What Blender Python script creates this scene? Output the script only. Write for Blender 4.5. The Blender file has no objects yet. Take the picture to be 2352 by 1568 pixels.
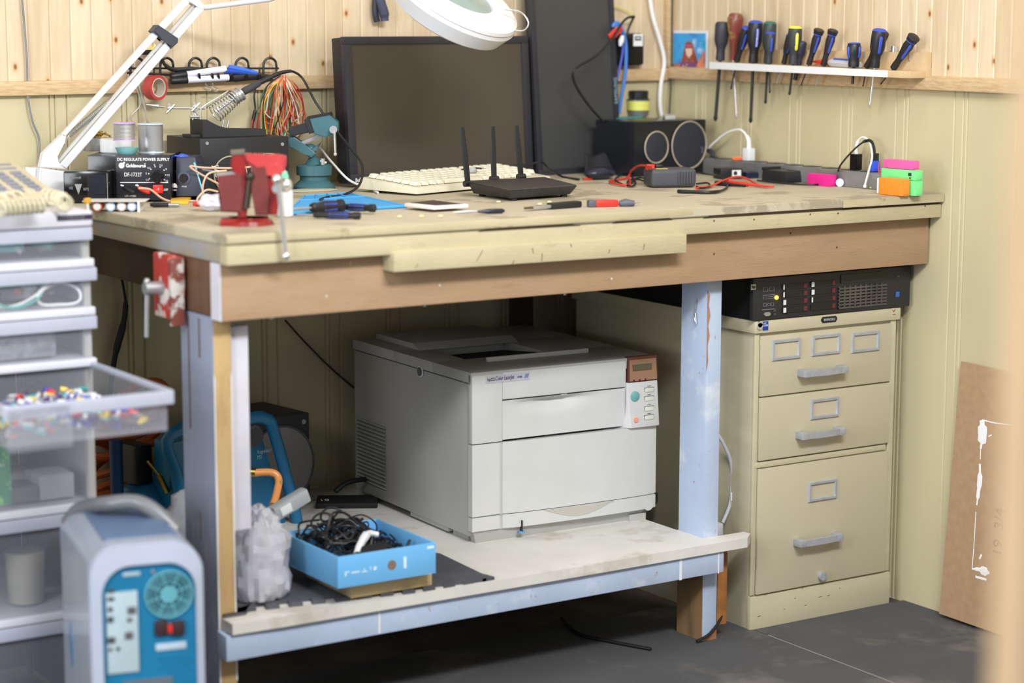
import bpy, bmesh, math, random
from mathutils import Vector, Matrix, noise
random.seed(7)
sc = bpy.context.scene
COL = sc.collection
R = math.radians
# ------------------------------------------------------------------ camera
CP = Vector((-3.0638, -4.0549, 1.2266)); YAW, PITCH, ROLL, FPX = .5729, .1516, .0017, 4813.1
FW = Vector((math.sin(YAW)*math.cos(PITCH), math.cos(YAW)*math.cos(PITCH), -math.sin(PITCH)))
_r = Vector((math.cos(YAW), -math.sin(YAW), 0)); _u = _r.cross(FW)
RT = _r*math.cos(ROLL)+_u*math.sin(ROLL); UP = -_r*math.sin(ROLL)+_u*math.cos(ROLL)
cam = bpy.data.cameras.new('camera'); camo = bpy.data.objects.new('camera', cam); COL.objects.link(camo)
cm = Matrix((RT, UP, -FW)).transposed().to_4x4(); cm.translation = CP
camo.matrix_world = cm
cam.sensor_width = 36; cam.lens = FPX/2352*36; cam.clip_start = .05; cam.clip_end = 50
cam.dof.use_dof = True; cam.dof.focus_distance = 4.22; cam.dof.aperture_fstop = 2.0
sc.camera = camo
# ------------------------------------------------------------------ world, room lamps and an added fill, exposure
w = bpy.data.worlds.new('room_air'); sc.world = w; w.use_nodes = True
w.node_tree.nodes['Background'].inputs[0].default_value = (.86, .93, 1, 1)
w.node_tree.nodes['Background'].inputs[1].default_value = .5
def area(name, loc, aim, sx, sy, power, col):
    l = bpy.data.lights.new(name, 'AREA'); l.shape = 'RECTANGLE'; l.size = sx; l.size_y = sy; l.energy = power; l.color = col
    o = bpy.data.objects.new(name, l); COL.objects.link(o); o.location = loc
    o.rotation_euler = (Vector(aim)-Vector(loc)).to_track_quat('-Z', 'Y').to_euler(); return o
area('ceiling_tube_light', (-1.5, -3.0, 2.4), (-.9, -.6, .5), 1.2, .28, 62, (.96, .98, 1))
area('ceiling_tube_light', (-3.9, -2.6, 2.3), (-1.0, -.8, .5), .5, 1.2, 40, (.93, .97, 1))
area('ceiling_tube_light', (-.9, -1.1, 2.48), (-.9, -.9, 0), 1.2, .3, 6, (.98, .98, 1))
area('low_fill_light', (-4.7, -1.9, 1.15), (-1.0, -.5, .4), 1.1, 1.1, 40, (.93, .97, 1))  # added low fill to brighten the printer's left side; no window known there
sc.view_settings.view_transform = 'Standard'; sc.view_settings.look = 'None'
sc.view_settings.gamma = 1; sc.view_settings.use_curve_mapping = False
sc.view_settings.exposure = .36
# ------------------------------------------------------------------ measuring: the point of a real plane that a picture point looks at
I4 = Matrix.Identity(4)
def at(px, py, ax, val, M=I4):
    d = FW + RT*((px-1176)/FPX) - UP*((py-784)/FPX)
    Mi = M.inverted(); c = Mi @ CP; d = Mi.to_3x3() @ d
    i = 'xyz'.index(ax); return c + d*((val-c[i])/d[i])
def zat(x, y, py):
    lo, hi = -1., 3.
    for _ in range(50):
        m = (lo+hi)/2; q = Vector((x, y, m))-CP
        if 784-FPX*q.dot(UP)/q.dot(FW) > py: lo = m
        else: hi = m
    return m
# ------------------------------------------------------------------ materials
def lin(c):
    return tuple((v/255/12.92 if v/255 <= .04045 else ((v/255+.055)/1.055)**2.4) for v in c)+(1,)
MATS = {}
def mat(name, col, rough=.5, metal=0, var=.06, scale=12, bump=0, bscale=60, trans=0, coat=0, alpha=1, emit=0, stretch=(1, 1, 1), col2=None, lo=.35, hi=.65, ior=1.45, spec=.5):
    if name in MATS: return MATS[name]
    m = bpy.data.materials.new(name); m.use_nodes = True; n = m.node_tree.nodes; L = m.node_tree.links; b = n['Principled BSDF']
    b.inputs['Roughness'].default_value = rough; b.inputs['Metallic'].default_value = metal
    b.inputs['Transmission Weight'].default_value = trans; b.inputs['Coat Weight'].default_value = coat
    b.inputs['IOR'].default_value = ior; b.inputs['Alpha'].default_value = alpha; b.inputs['Specular IOR Level'].default_value = spec
    c = lin(col); c2 = lin(col2) if col2 else tuple(v*(1-var*2.2) for v in c[:3])+(1,)
    tc = n.new('ShaderNodeTexCoord'); mp = n.new('ShaderNodeMapping'); mp.inputs['Scale'].default_value = stretch
    L.new(tc.outputs['Object'], mp.inputs[0])
    nz = n.new('ShaderNodeTexNoise'); nz.inputs['Scale'].default_value = scale; nz.inputs['Detail'].default_value = 5
    L.new(mp.outputs[0], nz.inputs['Vector'])
    cr = n.new('ShaderNodeValToRGB'); cr.color_ramp.elements[0].position = lo; cr.color_ramp.elements[1].position = hi
    cr.color_ramp.elements[0].color = c2; cr.color_ramp.elements[1].color = c
    L.new(nz.outputs['Fac'], cr.inputs[0]); L.new(cr.outputs[0], b.inputs['Base Color'])
    if bump:
        n2 = n.new('ShaderNodeTexNoise'); n2.inputs['Scale'].default_value = bscale; n2.inputs['Detail'].default_value = 3; L.new(mp.outputs[0], n2.inputs['Vector'])
        bp = n.new('ShaderNodeBump'); bp.inputs['Strength'].default_value = bump; bp.inputs['Distance'].default_value = .002
        L.new(n2.outputs['Fac'], bp.inputs['Height']); L.new(bp.outputs[0], b.inputs['Normal'])
    if emit:
        b.inputs['Emission Color'].default_value = c; b.inputs['Emission Strength'].default_value = emit
    MATS[name] = m; return m
def patchy(name, col, patch, axisstretch=(1, 1, 1), scale=9, amount=.6, rough=.6, bump=.35, third=None, scale3=30, amt3=.68, soft=.02):
    """painted board with worn patches of a second (and third) colour"""
    m = mat(name, col, rough, var=.05, scale=7, bump=bump, bscale=70, stretch=axisstretch)
    n = m.node_tree.nodes; L = m.node_tree.links; b = n['Principled BSDF']
    src = b.inputs['Base Color'].links[0].from_socket; mp = [x for x in n if x.type == 'MAPPING'][0]
    for cc, s, a in ((patch, scale, amount), (third, scale3, amt3)):
        if not cc: continue
        nz = n.new('ShaderNodeTexNoise'); nz.inputs['Scale'].default_value = s; nz.inputs['Detail'].default_value = 8; nz.inputs['Roughness'].default_value = .62
        L.new(mp.outputs[0], nz.inputs['Vector'])
        cr = n.new('ShaderNodeValToRGB'); cr.color_ramp.elements[0].position = a; cr.color_ramp.elements[1].position = a+soft
        L.new(nz.outputs['Fac'], cr.inputs[0])
        mx = n.new('ShaderNodeMix'); mx.data_type = 'RGBA'; mx.inputs[7].default_value = lin(cc)
        L.new(cr.outputs[0], mx.inputs[0]); L.new(src, mx.inputs[6]); src = mx.outputs[2]
    L.new(src, b.inputs['Base Color']); return m
def pine(name, base, dark, board, knots=True, axis='z'):
    """boards of pine: a tone per board, long grain, round knots"""
    m = bpy.data.materials.new(name); m.use_nodes = True; n = m.node_tree.nodes; L = m.node_tree.links; b = n['Principled BSDF']
    b.inputs['Roughness'].default_value = .45; b.inputs['Specular IOR Level'].default_value = .35
    def nd(t, **k):
        x = n.new(t)
        for a, v in k.items(): setattr(x, a, v)
        return x
    def math_(op, a, v):
        x = nd('ShaderNodeMath', operation=op); 
        (L.new(a, x.inputs[0]) if hasattr(a, 'links') or hasattr(a, 'is_linked') else x.inputs[0].__setattr__('default_value', a))
        (L.new(v, x.inputs[1]) if hasattr(v, 'is_linked') else x.inputs[1].__setattr__('default_value', v)); return x.outputs[0]
    tc = nd('ShaderNodeTexCoord'); sp = nd('ShaderNodeSeparateXYZ'); L.new(tc.outputs['Object'], sp.inputs[0])
    s = math_('ADD', sp.outputs[0], sp.outputs[1]) if axis == 'z' else sp.outputs[2]
    lng = sp.outputs[2] if axis == 'z' else math_('ADD', sp.outputs[0], sp.outputs[1])
    idx = math_('FLOOR', math_('DIVIDE', s, board), 0)
    wn = nd('ShaderNodeTexWhiteNoise'); wn.noise_dimensions = '1D'; L.new(idx, wn.inputs['W'])
    cb = nd('ShaderNodeCombineXYZ'); L.new(math_('MULTIPLY', s, 1.), cb.inputs[0]); L.new(math_('MULTIPLY', lng, .09), cb.inputs[1]); L.new(math_('MULTIPLY', wn.outputs[0], 9), cb.inputs[2])
    nz = nd('ShaderNodeTexNoise'); nz.inputs['Scale'].default_value = 85; nz.inputs['Detail'].default_value = 4; L.new(cb.outputs[0], nz.inputs['Vector'])
    n3 = nd('ShaderNodeTexNoise'); n3.inputs['Scale'].default_value = 18; L.new(cb.outputs[0], n3.inputs['Vector'])
    f = math_('ADD', math_('MULTIPLY', nz.outputs['Fac'], .72), math_('MULTIPLY', wn.outputs[0], .2)); f = math_('ADD', f, math_('MULTIPLY', n3.outputs['Fac'], .25))
    cr = nd('ShaderNodeValToRGB'); cr.color_ramp.elements[0].position = .3; cr.color_ramp.elements[1].position = .8
    cr.color_ramp.elements[0].color = lin(base); cr.color_ramp.elements[1].color = lin(dark); L.new(f, cr.inputs[0]); src = cr.outputs[0]
    if knots:
        c2 = nd('ShaderNodeCombineXYZ'); L.new(s, c2.inputs[0]); L.new(math_('MULTIPLY', lng, .62), c2.inputs[1])
        vo = nd('ShaderNodeTexVoronoi'); vo.inputs['Scale'].default_value = 9.5; vo.voronoi_dimensions = '2D'; L.new(c2.outputs[0], vo.inputs['Vector'])
        for p0, p1, cc in ((.045, .085, (204, 170, 130)), (.016, .045, (134, 90, 58))):
            r = nd('ShaderNodeValToRGB'); r.color_ramp.elements[0].position = p0; r.color_ramp.elements[1].position = p1
            r.color_ramp.elements[0].color = (1, 1, 1, 1); r.color_ramp.elements[1].color = (0, 0, 0, 1); L.new(vo.outputs['Distance'], r.inputs[0])
            gt = math_('GREATER_THAN', vo.outputs['Color'], .38)
            mx = nd('ShaderNodeMix', data_type='RGBA'); mx.inputs[7].default_value = lin(cc)
            L.new(math_('MULTIPLY', r.outputs[0], gt), mx.inputs[0]); L.new(src, mx.inputs[6]); src = mx.outputs[2]
    L.new(src, b.inputs['Base Color']); MATS[name] = m; return m
# ------------------------------------------------------------------ mesh collecting
class MB:
    def __init__(s): s.b = bmesh.new()
    def box(s, lo, hi, M=None, bev=0, taper=None, seg=2):
        v = [(x, y, z) for z in (lo[2], hi[2]) for y in (lo[1], hi[1]) for x in (lo[0], hi[0])]
        if taper:   # shrink top by taper (x, y)
            tx, ty = taper; v = v[:4]+[(a+(tx if a == lo[0] else -tx), b_+(ty if b_ == lo[1] else -ty), c) for a, b_, c in v[4:]]
        return s.hexa(v, M, bev, seg)
    def hexa(s, v, M=None, bev=0, seg=2):
        vs = [s.b.verts.new((M @ Vector(p)) if M else p) for p in v]
        fs = [s.b.faces.new([vs[i] for i in f]) for f in ((0, 2, 3, 1), (4, 5, 7, 6), (0, 1, 5, 4), (2, 6, 7, 3), (0, 4, 6, 2), (1, 3, 7, 5))]
        if bev:
            es = list({e for f in fs for e in f.edges})
            bmesh.ops.bevel(s.b, geom=es, offset=bev, segments=seg, affect='EDGES', profile=.6)
        return s
    def lathe(s, p0, p1, prof, n=20, cap=True, flat=1., ref=None):
        p0 = Vector(p0); p1 = Vector(p1); d = p1-p0; a = d.normalized()
        u = (Vector(ref) if ref else (Vector((0, 0, 1)) if abs(a.z) < .9 else Vector((1, 0, 0)))); u = (u-a*u.dot(a)).normalized(); v = a.cross(u)
        rings = []
        for t, r in prof:
            c = p0+d*t
            rings.append([s.b.verts.new(c+u*math.cos(2*math.pi*i/n)*r+v*math.sin(2*math.pi*i/n)*r*flat) for i in range(n)])
        for A, B in zip(rings, rings[1:]):
            for i in range(n): s.b.faces.new((A[i], A[(i+1) % n], B[(i+1) % n], B[i]))
        if cap:
            s.b.faces.new(rings[0][::-1]); s.b.faces.new(rings[-1])
        return s
    def cyl(s, p0, p1, r, r2=None, n=20): return s.lathe(p0, p1, [(0, r), (1, r if r2 is None else r2)], n)
    def ball(s, c, r, n=16, sq=(1, 1, 1)):
        M = Matrix.Translation(c) @ Matrix.Diagonal((*sq, 1))
        bmesh.ops.create_uvsphere(s.b, u_segments=n, v_segments=max(6, n//2), radius=r, matrix=M); return s
    def tube(s, pts, r, n=8, closed=False, sub=5, smooth=True):
        P = [Vector(p) for p in pts]
        if smooth and len(P) > 2:
            Q = []; k = len(P); rng = k if closed else k-1
            for i in range(rng):
                a = P[(i-1) % k] if closed or i > 0 else P[0]; b = P[i]; c = P[(i+1) % k]; d = P[(i+2) % k] if closed or i+2 < k else P[-1]
                for j in range(sub):
                    t = j/sub; Q.append(.5*((2*b)+(c-a)*t+(2*a-5*b+4*c-d)*t*t+(-a+3*b-3*c+d)*t**3))
            if not closed: Q.append(P[-1])
            P = Q
        k = len(P); T = []
        for i in range(k):
            a = P[(i-1) % k] if closed or i > 0 else P[i]; b = P[(i+1) % k] if closed or i < k-1 else P[i]
            T.append((b-a).normalized() if (b-a).length > 1e-9 else Vector((0, 0, 1)))
        u = T[0].orthogonal().normalized(); rings = []
        for i in range(k):
            u = (u-T[i]*u.dot(T[i])); u = u.normalized() if u.length > 1e-6 else T[i].orthogonal().normalized(); v = T[i].cross(u)
            rr = r[i*len(r)//k] if isinstance(r, (list, tuple)) else r
            rings.append([s.b.verts.new(P[i]+u*math.cos(2*math.pi*j/n)*rr+v*math.sin(2*math.pi*j/n)*rr) for j in range(n)])
        prs = list(zip(rings, rings[1:]))
        if closed: prs.append((rings[-1], rings[0]))
        for A, B in prs:
            for i in range(n): s.b.faces.new((A[i], A[(i+1) % n], B[(i+1) % n], B[i]))
        if not closed: s.b.faces.new(rings[0][::-1]); s.b.faces.new(rings[-1])
        return s
    def coil(s, p0, p1, R0, R1, turns, r, n=6, per=14):
        p0 = Vector(p0); p1 = Vector(p1); d = p1-p0; a = d.normalized(); u = a.orthogonal().normalized(); v = a.cross(u); N = int(turns*per)
        return s.tube([p0+d*(i/N)+(u*math.cos(2*math.pi*i/per)+v*math.sin(2*math.pi*i/per))*(R0+(R1-R0)*i/N) for i in range(N+1)], r, n, smooth=False)
    def prism(s, poly, h, M=None, bev=0):
        """poly: list of (x, y); thickness h along z"""
        T = M if M else I4
        A = [s.b.verts.new(T @ Vector((x, y, 0))) for x, y in poly]; B = [s.b.verts.new(T @ Vector((x, y, h))) for x, y in poly]; k = len(poly)
        fs = [s.b.faces.new(A[::-1]), s.b.faces.new(B)]
        for i in range(k): fs.append(s.b.faces.new((A[i], A[(i+1) % k], B[(i+1) % k], B[i])))
        if bev: bmesh.ops.bevel(s.b, geom=list({e for f in fs[:2] for e in f.edges}), offset=bev, segments=2, affect='EDGES')
        return s
    def ring(s, x0, z0, x1, z1, t, y0, y1):
        """flat rectangular frame standing in the xz plane, front at y0"""
        O = [(x0, z0), (x1, z0), (x1, z1), (x0, z1)]; I = [(x0+t, z0+t), (x1-t, z0+t), (x1-t, z1-t), (x0+t, z1-t)]; e = t*.22
        Of = [(x0+e, z0+e), (x1-e, z0+e), (x1-e, z1-e), (x0+e, z1-e)]; If = [(x0+t-e, z0+t-e), (x1-t+e, z0+t-e), (x1-t+e, z1-t+e), (x0+t-e, z1-t+e)]
        R_ = [[s.b.verts.new((x, y, z)) for x, z in q] for q, y in ((O, y1), (Of, y0), (If, y0), (I, y1))]
        for A, B in zip(R_, R_[1:]+R_[:1]):
            for i in range(4): s.b.faces.new((A[i], A[(i+1) % 4], B[(i+1) % 4], B[i]))
        return s
    def grid(s, nx, ny, f):
        V = [[s.b.verts.new(f(i/nx, j/ny)) for i in range(nx+1)] for j in range(ny+1)]
        for j in range(ny):
            for i in range(nx): s.b.faces.new((V[j][i], V[j][i+1], V[j+1][i+1], V[j+1][i]))
        return s
def link(name, me, m, parent=None):
    o = bpy.data.objects.new(name, me); COL.objects.link(o)
    if m:
        for q in (m if isinstance(m, (list, tuple)) else [m]): me.materials.append(q)
    if parent: o.parent = parent
    return o
def obj(name, mb, m, parent=None, loc=None, rot=None, world=False, label=None, smooth=38):
    """one mesh object. world=True: the mesh was collected in room coordinates; it is re-expressed around its parent or loc"""
    b = mb.b
    if world:
        if parent: b.transform(RM[parent.name].inverted())
        elif loc is not None: b.transform(Matrix.Translation(loc).inverted())
    bmesh.ops.recalc_face_normals(b, faces=b.faces)
    me = bpy.data.meshes.new(name); b.to_mesh(me); b.free()
    if smooth:
        me.shade_smooth() if hasattr(me, 'shade_smooth') else None
        try: me.set_sharp_from_angle(angle=R(smooth))
        except Exception: pass
    o = link(name, me, m, parent)
    if loc is not None: o.location = loc
    if rot is not None: o.rotation_euler = rot
    if label: o['label'] = label
    if parent: RM[o.name] = RM[parent.name]
    return o
class _RM(dict):
    def __missing__(s, k):
        o = bpy.data.objects[k]; return Matrix.LocRotScale(o.location, o.rotation_euler, None)
RM = _RM()
def thing(name, label, cat, M=None, group=None):
    o = bpy.data.objects.new(name, None); COL.objects.link(o); o.empty_display_size = .02
    M = M if M is not None else I4
    if not isinstance(M, Matrix): M = Matrix.Translation(M)
    o.matrix_world = M; RM[o.name] = M.copy(); tag(o, label, cat, group); return o
def tag(o, label, cat, group=None, kind=None):
    o['label'] = label; o['category'] = cat
    if group: o['group'] = group
    if kind: o['kind'] = kind
    return o
def struct(o): o['kind'] = 'structure'; return o
def frame(x, y, z, deg=0): return Matrix.Translation((x, y, z)) @ Matrix.Rotation(R(deg), 4, 'Z')
def axes(o, x, up):
    """frame with origin o, x axis x, z axis near up, y pointing away"""
    x = Vector(x).normalized(); z = Vector(up); z = (z-x*z.dot(x)).normalized(); y = z.cross(x)
    M = Matrix((x, y, z)).transposed().to_4x4(); M.translation = o; return M
def text(s, size, m, parent, o, x, up, name='lettering', ext=.0003, bold=0, align='LEFT', label=None, shear=0, sx=1):
    """letters standing on a surface: o = start of the baseline, x = reading direction, up = up (parent's local axes)"""
    c = bpy.data.curves.new(name, 'FONT'); c.body = s; c.size = size; c.extrude = ext; c.offset = bold; c.align_x = align; c.shear = shear; c.resolution_u = 3
    t = bpy.data.objects.new('t', c); COL.objects.link(t); bpy.context.view_layer.update()
    me = bpy.data.meshes.new_from_object(t.evaluated_get(bpy.context.evaluated_depsgraph_get())); bpy.data.objects.remove(t)
    x = Vector(x).normalized(); z = Vector(up); z = (z-x*z.dot(x)).normalized(); n = x.cross(z)
    M = Matrix((x*sx, z, n)).transposed().to_4x4(); M.translation = o; me.transform(M); me.materials.clear()
    ob = link(name, me, m, parent)
    if parent: RM[ob.name] = RM[parent.name]
    if label: ob['label'] = label
    return ob
# shared materials
BLACK = mat('black_plastic', (34, 34, 37), .42, var=.1, bump=.05, bscale=300)
DBLACK = mat('dull_black_rubber', (26, 27, 29), .7)
GLOSSB = mat('gloss_black', (18, 18, 20), .16)
GREYP = mat('grey_plastic', (120, 122, 128), .5)
WHITEP = mat('white_plastic', (224, 226, 228), .38, var=.02)
CHROME = mat('chrome', (222, 222, 222), .2, .8, var=.03)
STEEL = mat('dull_steel', (178, 178, 180), .36, .6, var=.08)
BRASS = mat('brass', (200, 165, 80), .3, 1)
RED = mat('red_plastic', (215, 50, 38), .4)
WHITEINK = mat('white_ink', (235, 235, 235), .5, var=0)
BLUEGRIP = mat('blue_grip', (52, 80, 190), .5)
CABLE = mat('black_cable_sheath', (28, 28, 31), .45)
WCABLE = mat('white_cable_sheath', (232, 232, 232), .4, var=.02)
BLUEB = mat('bright_blue_plastic', (50, 90, 225), .4)
# ================================================================== THE SETTING
PINE = pine('pine_boards', (216, 200, 172), (194, 171, 138), .0885)
PAINT = mat('cream_green_wall_paint', (198, 187, 151), .5, var=.04, scale=5, bump=.12, bscale=30, stretch=(1, 1, .4))
RAILM = mat('pine_rail', (206, 180, 141), .5, var=.1, scale=40, bump=.1, stretch=(1, 1, 6), col2=(188, 158, 118))
def profile(s0, s1, vs, w=.004, dp=.004):
    """(s, recess) along a boarded wall; vs = groove centres"""
    out = [(s0, 0)]
    for v in sorted(vs):
        if v-w > s0 and v+w < s1: out += [(v-w*.6, 0), (v, dp), (v+w*.6, 0)]
    return out+[(s1, 0)]
LOW = [c+o for k in range(-2, 34) for c in [-1.0+.17*k] for o in (-.017, -.006, .019)]
def wall(name, s0, s1, f, zr, lows, ups, top=2.6):
    mb = MB()
    for z0, z1, vs, mi, dp in ((0, zr, lows, 0, .004), (zr, top, ups, 1, .0022)):
        pr = profile(s0, s1, vs, .005, dp); A = [mb.b.verts.new(f(s, d, z0)) for s, d in pr]; B = [mb.b.verts.new(f(s, d, z1)) for s, d in pr]
        for i in range(len(pr)-1): mb.b.faces.new((A[i], A[i+1], B[i+1], B[i])).material_index = mi
    return struct(obj(name, mb, [PAINT, PINE], smooth=0))
bl = [-.126-.17*k+o for k in range(-1, 34) for o in (-.017, -.006, .019)]
bb = [-.0-.154*k+.005+o for k in range(0, 32) for o in (-.017, -.006, .019)]
up = [-.0442*k for k in range(0, 120)]
wall('wall_right', -5.5, 0, lambda s, d, z: (d, s, z), 1.10, bl, up)
wall('wall_back', -5.0, 0, lambda s, d, z: (s, d, z), 1.09, bb, up)
cem = mat('dusty_concrete', (98, 86, 74), .85, var=.12, scale=9, bump=.3, bscale=120, col2=(72, 62, 54))  # brown kept darker to carry the shade under the bench
o = obj('floor', MB().box((-5, -6, -.05), (0, 0, 0)), cem); struct(o)
o = obj('ceiling', MB().box((-5, -6, 2.6), (0, 0, 2.65)), mat('ceiling_paint', (225, 222, 212), .8)); struct(o)
def rail(name, a, b, za, zb, h, ax):
    mb = MB(); t = .017
    if ax == 'x': v = [(a, -t, za), (b, -t, zb), (a, 0, za), (b, 0, zb), (a, -t, za+h), (b, -t, zb+h), (a, 0, za+h), (b, 0, zb+h)]
    else: v = [(-t, a, za), (0, a, za), (-t, b, zb), (0, b, zb), (-t, a, za+h), (0, a, za+h), (-t, b, zb+h), (0, b, zb+h)]
    mb.hexa(v, bev=.002); struct(obj(name, mb, RAILM))
rail('trim_1', -5, -.017, 1.06, 1.088, .028, 'x')
rail('trim_2', -5.4, 0, 1.075, 1.092, .028, 'y')
o = obj('trim_3', MB().box((-.02, -.02, 1.12), (0, 0, 2.6), bev=.003), RAILM); struct(o)
# door-side post that stands close to the camera at the right
dd = FW+RT*((2296-1176)/FPX)-UP*0
P = CP+dd*1.42
o = obj('trim_4', MB().box((0, -.1, 0), (.12, 0, 2.6), bev=.004), mat('pale_post_paint', (216, 184, 146), .6, var=.03)); struct(o)
o.location = (P.x, P.y, 0); o.rotation_euler = (0, 0, -YAW)
# rubber mats
MATM = patchy('black_rubber_mat', (74, 74, 77), (98, 95, 91), scale=5, amount=.54, rough=.8, bump=.5, third=(150, 150, 150), scale3=150, amt3=.69, soft=.12)
o = obj('floor_mat', MB().box((-3.6, -3.4, 0), (-.4135, -.62, .004)), MATM); tag(o, 'large dark rubber mat under the workbench legs, left of the seam', 'mat', 'rubber mats on the floor')  # back edge laid along the shade boundary, darker floor behind stands for shade
o = obj('floor_mat', MB().box((-.411, -3.4, 0), (-.001, -.8535, .004)), MATM); tag(o, 'dark rubber mat in front of the filing cabinet, right of the seam', 'mat', 'rubber mats on the floor')
obj('dusty_edge', MB().box((-.4135, -3.4, .0), (-.4112, -.9, .0043)), mat('pale_dust', (150, 146, 136), .9), o)
# ================================================================== WORKBENCH
TOP = patchy('worn_bench_top', (188, 179, 156), (156, 146, 126), scale=7, amount=.53, rough=.55, bump=.2, third=(220, 213, 195), scale3=42, amt3=.66, soft=.05)
PLY = patchy('worn_plywood_edge', (186, 174, 142), (142, 128, 98), (1, 1, 3), scale=20, amount=.6, soft=.1)
YEL = patchy('yellow_cream_paint', (188, 177, 144), (170, 156, 120), (1, 1, 3), scale=16, amount=.6, soft=.12, third=(132, 108, 74), scale3=50, amt3=.66)
BRN = patchy('brown_fascia_paint', (168, 138, 108), (154, 124, 94), (1, 1, 5), scale=10, amount=.56, soft=.15, third=(205, 180, 150), scale3=50, amt3=.79)
LBL = patchy('pale_blue_paint', (176, 191, 216), (196, 204, 216), (1, 1, 1), scale=8, amount=.58, soft=.1, third=(150, 110, 86), scale3=55, amt3=.655)
LBLD = patchy('weathered_blue_grey_paint', (140, 146, 165), (160, 164, 178), (1, 1, .3), scale=9, amount=.6, soft=.1, third=(110, 86, 72), scale3=44, amt3=.67)
RAWW = patchy('bare_weathered_wood', (142, 112, 78), (104, 82, 60), (1, 1, .15), scale=30, amount=.5, soft=.25)
TANW = patchy('bare_tan_wood', (186, 156, 108), (150, 118, 74), (1, 1, .3), scale=14, amount=.52, soft=.2, third=(214, 208, 196), scale3=24, amt3=.7)
SHELFM = patchy('whitewashed_plywood', (212, 209, 203), (184, 177, 166), scale=6, amount=.55, soft=.1, third=(140, 128, 112), scale3=30, amt3=.70)
DARKW = mat('dark_stained_wood', (62, 44, 32), .7, var=.2, bump=.3)
wb = thing('workbench', 'long worn wooden workbench with cream top and brown fascia against the back wall', 'workbench')
obj('worktop', MB().prism([(-1.605, -.925), (-.003, -.935), (-.003, -.001), (-1.76, -.001), (-1.76, -.29), (-1.62, -.29), (-1.612, -.4)], .018, Matrix.Translation((0, 0, .862)), bev=.002), [TOP], wb)
obj('edge_strip', MB().box((-1.604, -.931, .8645), (-.28, -.9255, .8795), bev=.002).box((-.275, -.938, .8635), (-.003, -.9365, .8795)), PLY, wb, label='worn plywood front edge')
obj('trim_board', MB().hexa([(-1.604, -.93, .829), (-.002, -.93, .831), (-1.604, -.9, .829), (-.002, -.9, .831), (-1.604, -.93, .8615), (-.002, -.93, .8585), (-1.604, -.9, .8615), (-.002, -.9, .8615)], bev=.002), YEL, wb, label='cream yellow trim board')
a = at(905, 600, 'y', -.94); b = at(1577, 560, 'y', -.94); b0 = at(905, 625, 'y', -.94); b1 = at(1577, 580, 'y', -.94); t0 = at(905, 580, 'y', -.94); t1 = at(1577, 537, 'y', -.94)
obj('batten', MB().hexa([(a.x, -.94, b0.z), (b.x, -.94, b1.z), (a.x, -.9005, b0.z), (b.x, -.9005, b1.z), (a.x, -.94, t0.z), (b.x, -.94, t1.z), (a.x, -.9005, t0.z), (b.x, -.9005, t1.z)], bev=.0015), YEL, wb, label='cream batten nailed over the fascia')
obj('fascia', MB().hexa([(-1.602, -.9, .7325), (-.006, -.9, .7325), (-1.602, -.863, .7325), (-.006, -.863, .7325), (-1.602, -.9, .829), (-.006, -.9, .831), (-1.602, -.863, .829), (-.006, -.863, .831)], bev=.002), BRN, wb, label='brown painted front fascia')
obj('fascia_end', MB().box((-1.6045, -.9, .733), (-1.6022, -.864, .829)), mat('white_paint_end', (208, 206, 214), .6), wb, label='white painted end of the fascia')
obj('end_panel', MB().box((-1.602, -.862, .737), (-1.572, -.735, .829), bev=.002), mat('brown_stained_panel', (112, 80, 58), .5, var=.2, scale=20, stretch=(1, 1, .2)), wb)
obj('end_trim', MB().box((-1.604, -.9, .83), (-1.585, -.33, .8615), bev=.002), patchy('dirty_grey_cream_paint', (158, 146, 122), (140, 142, 152), (1, 1, 2), scale=6, amount=.5, soft=.1), wb)
obj('back_apron', MB().box((-1.60, -.06, .735), (-.46, -.03, .8615)), DARKW, wb)
obj('side_apron', MB().box((-1.575, -.72, .75), (-1.55, -.06, .8615)), DARKW, wb)
def leg(x0, x1, y0, y1, z0, z1, mL, mF, lab=None):
    mb = MB().box((x0, y0, z0), (x1, y1, z1), bev=.0015)
    for f in mb.b.faces:
        if abs(f.calc_center_median().y-y0) < 1e-4: f.material_index = 1
    return obj('leg', mb, [mL, mF], wb, label=lab)
leg(-1.602, -1.5675, -.862, -.732, .0045, .735, LBLD, TANW, 'front left leg, blue grey side, bare wood front')
leg(-.552, -.516, -.862, -.78, .0045, .7325, LBL, LBL, 'front right leg, pale blue')
for yy, z0_, w_ in ((-.768, .53, .006), (-.812, .66, .006), (-.80, .34, .003)): obj('paint_drip', MB().box((-1.6026, yy, z0_), (-1.6018, yy+w_, .728 if z0_ > .5 else z0_+.05), bev=.0003), mat('brown_paint_drip', (104, 82, 72), .6), wb)
for xx in (-1.6015, -1.5705): obj('paint_edge', MB().prism([(xx, .1), (xx+.003, .1), (xx+.0035, .2), (xx+.002, .31), (xx+.0036, .42), (xx+.0022, .5), (xx+.003, .63), (xx, .64)], .0006, Matrix(((1, 0, 0, 0), (0, 0, -1, -.8622), (0, 1, 0, 0), (0, 0, 0, 1)))), mat('white_paint_edge', (214, 212, 212), .6), wb)
obj('leg', MB().box((-1.6, -.1, 0), (-1.56, -.06, .86)), DARKW, wb)
obj('leg', MB().box((-.495, -.1, 0), (-.455, -.06, .735)), DARKW, wb)
o = obj('paint_wear', MB().box((-.5535, -.8622, .0045), (-.5521, -.781, .15)), RAWW, wb, label='bare wood foot of the right leg')
obj('corner_wear', MB().prism([(0, .71), (.006, .70), (.004, .68), (.008, .66), (.003, .64), (.007, .62), (.002, .6), (.004, .57), (0, .55)], .0006, Matrix(((1, 0, 0, -.552), (0, 0, -1, -.8622), (0, 1, 0, 0), (0, 0, 0, 1)))), mat('bare_pink_wood', (168, 122, 96), .7), wb)
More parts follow.
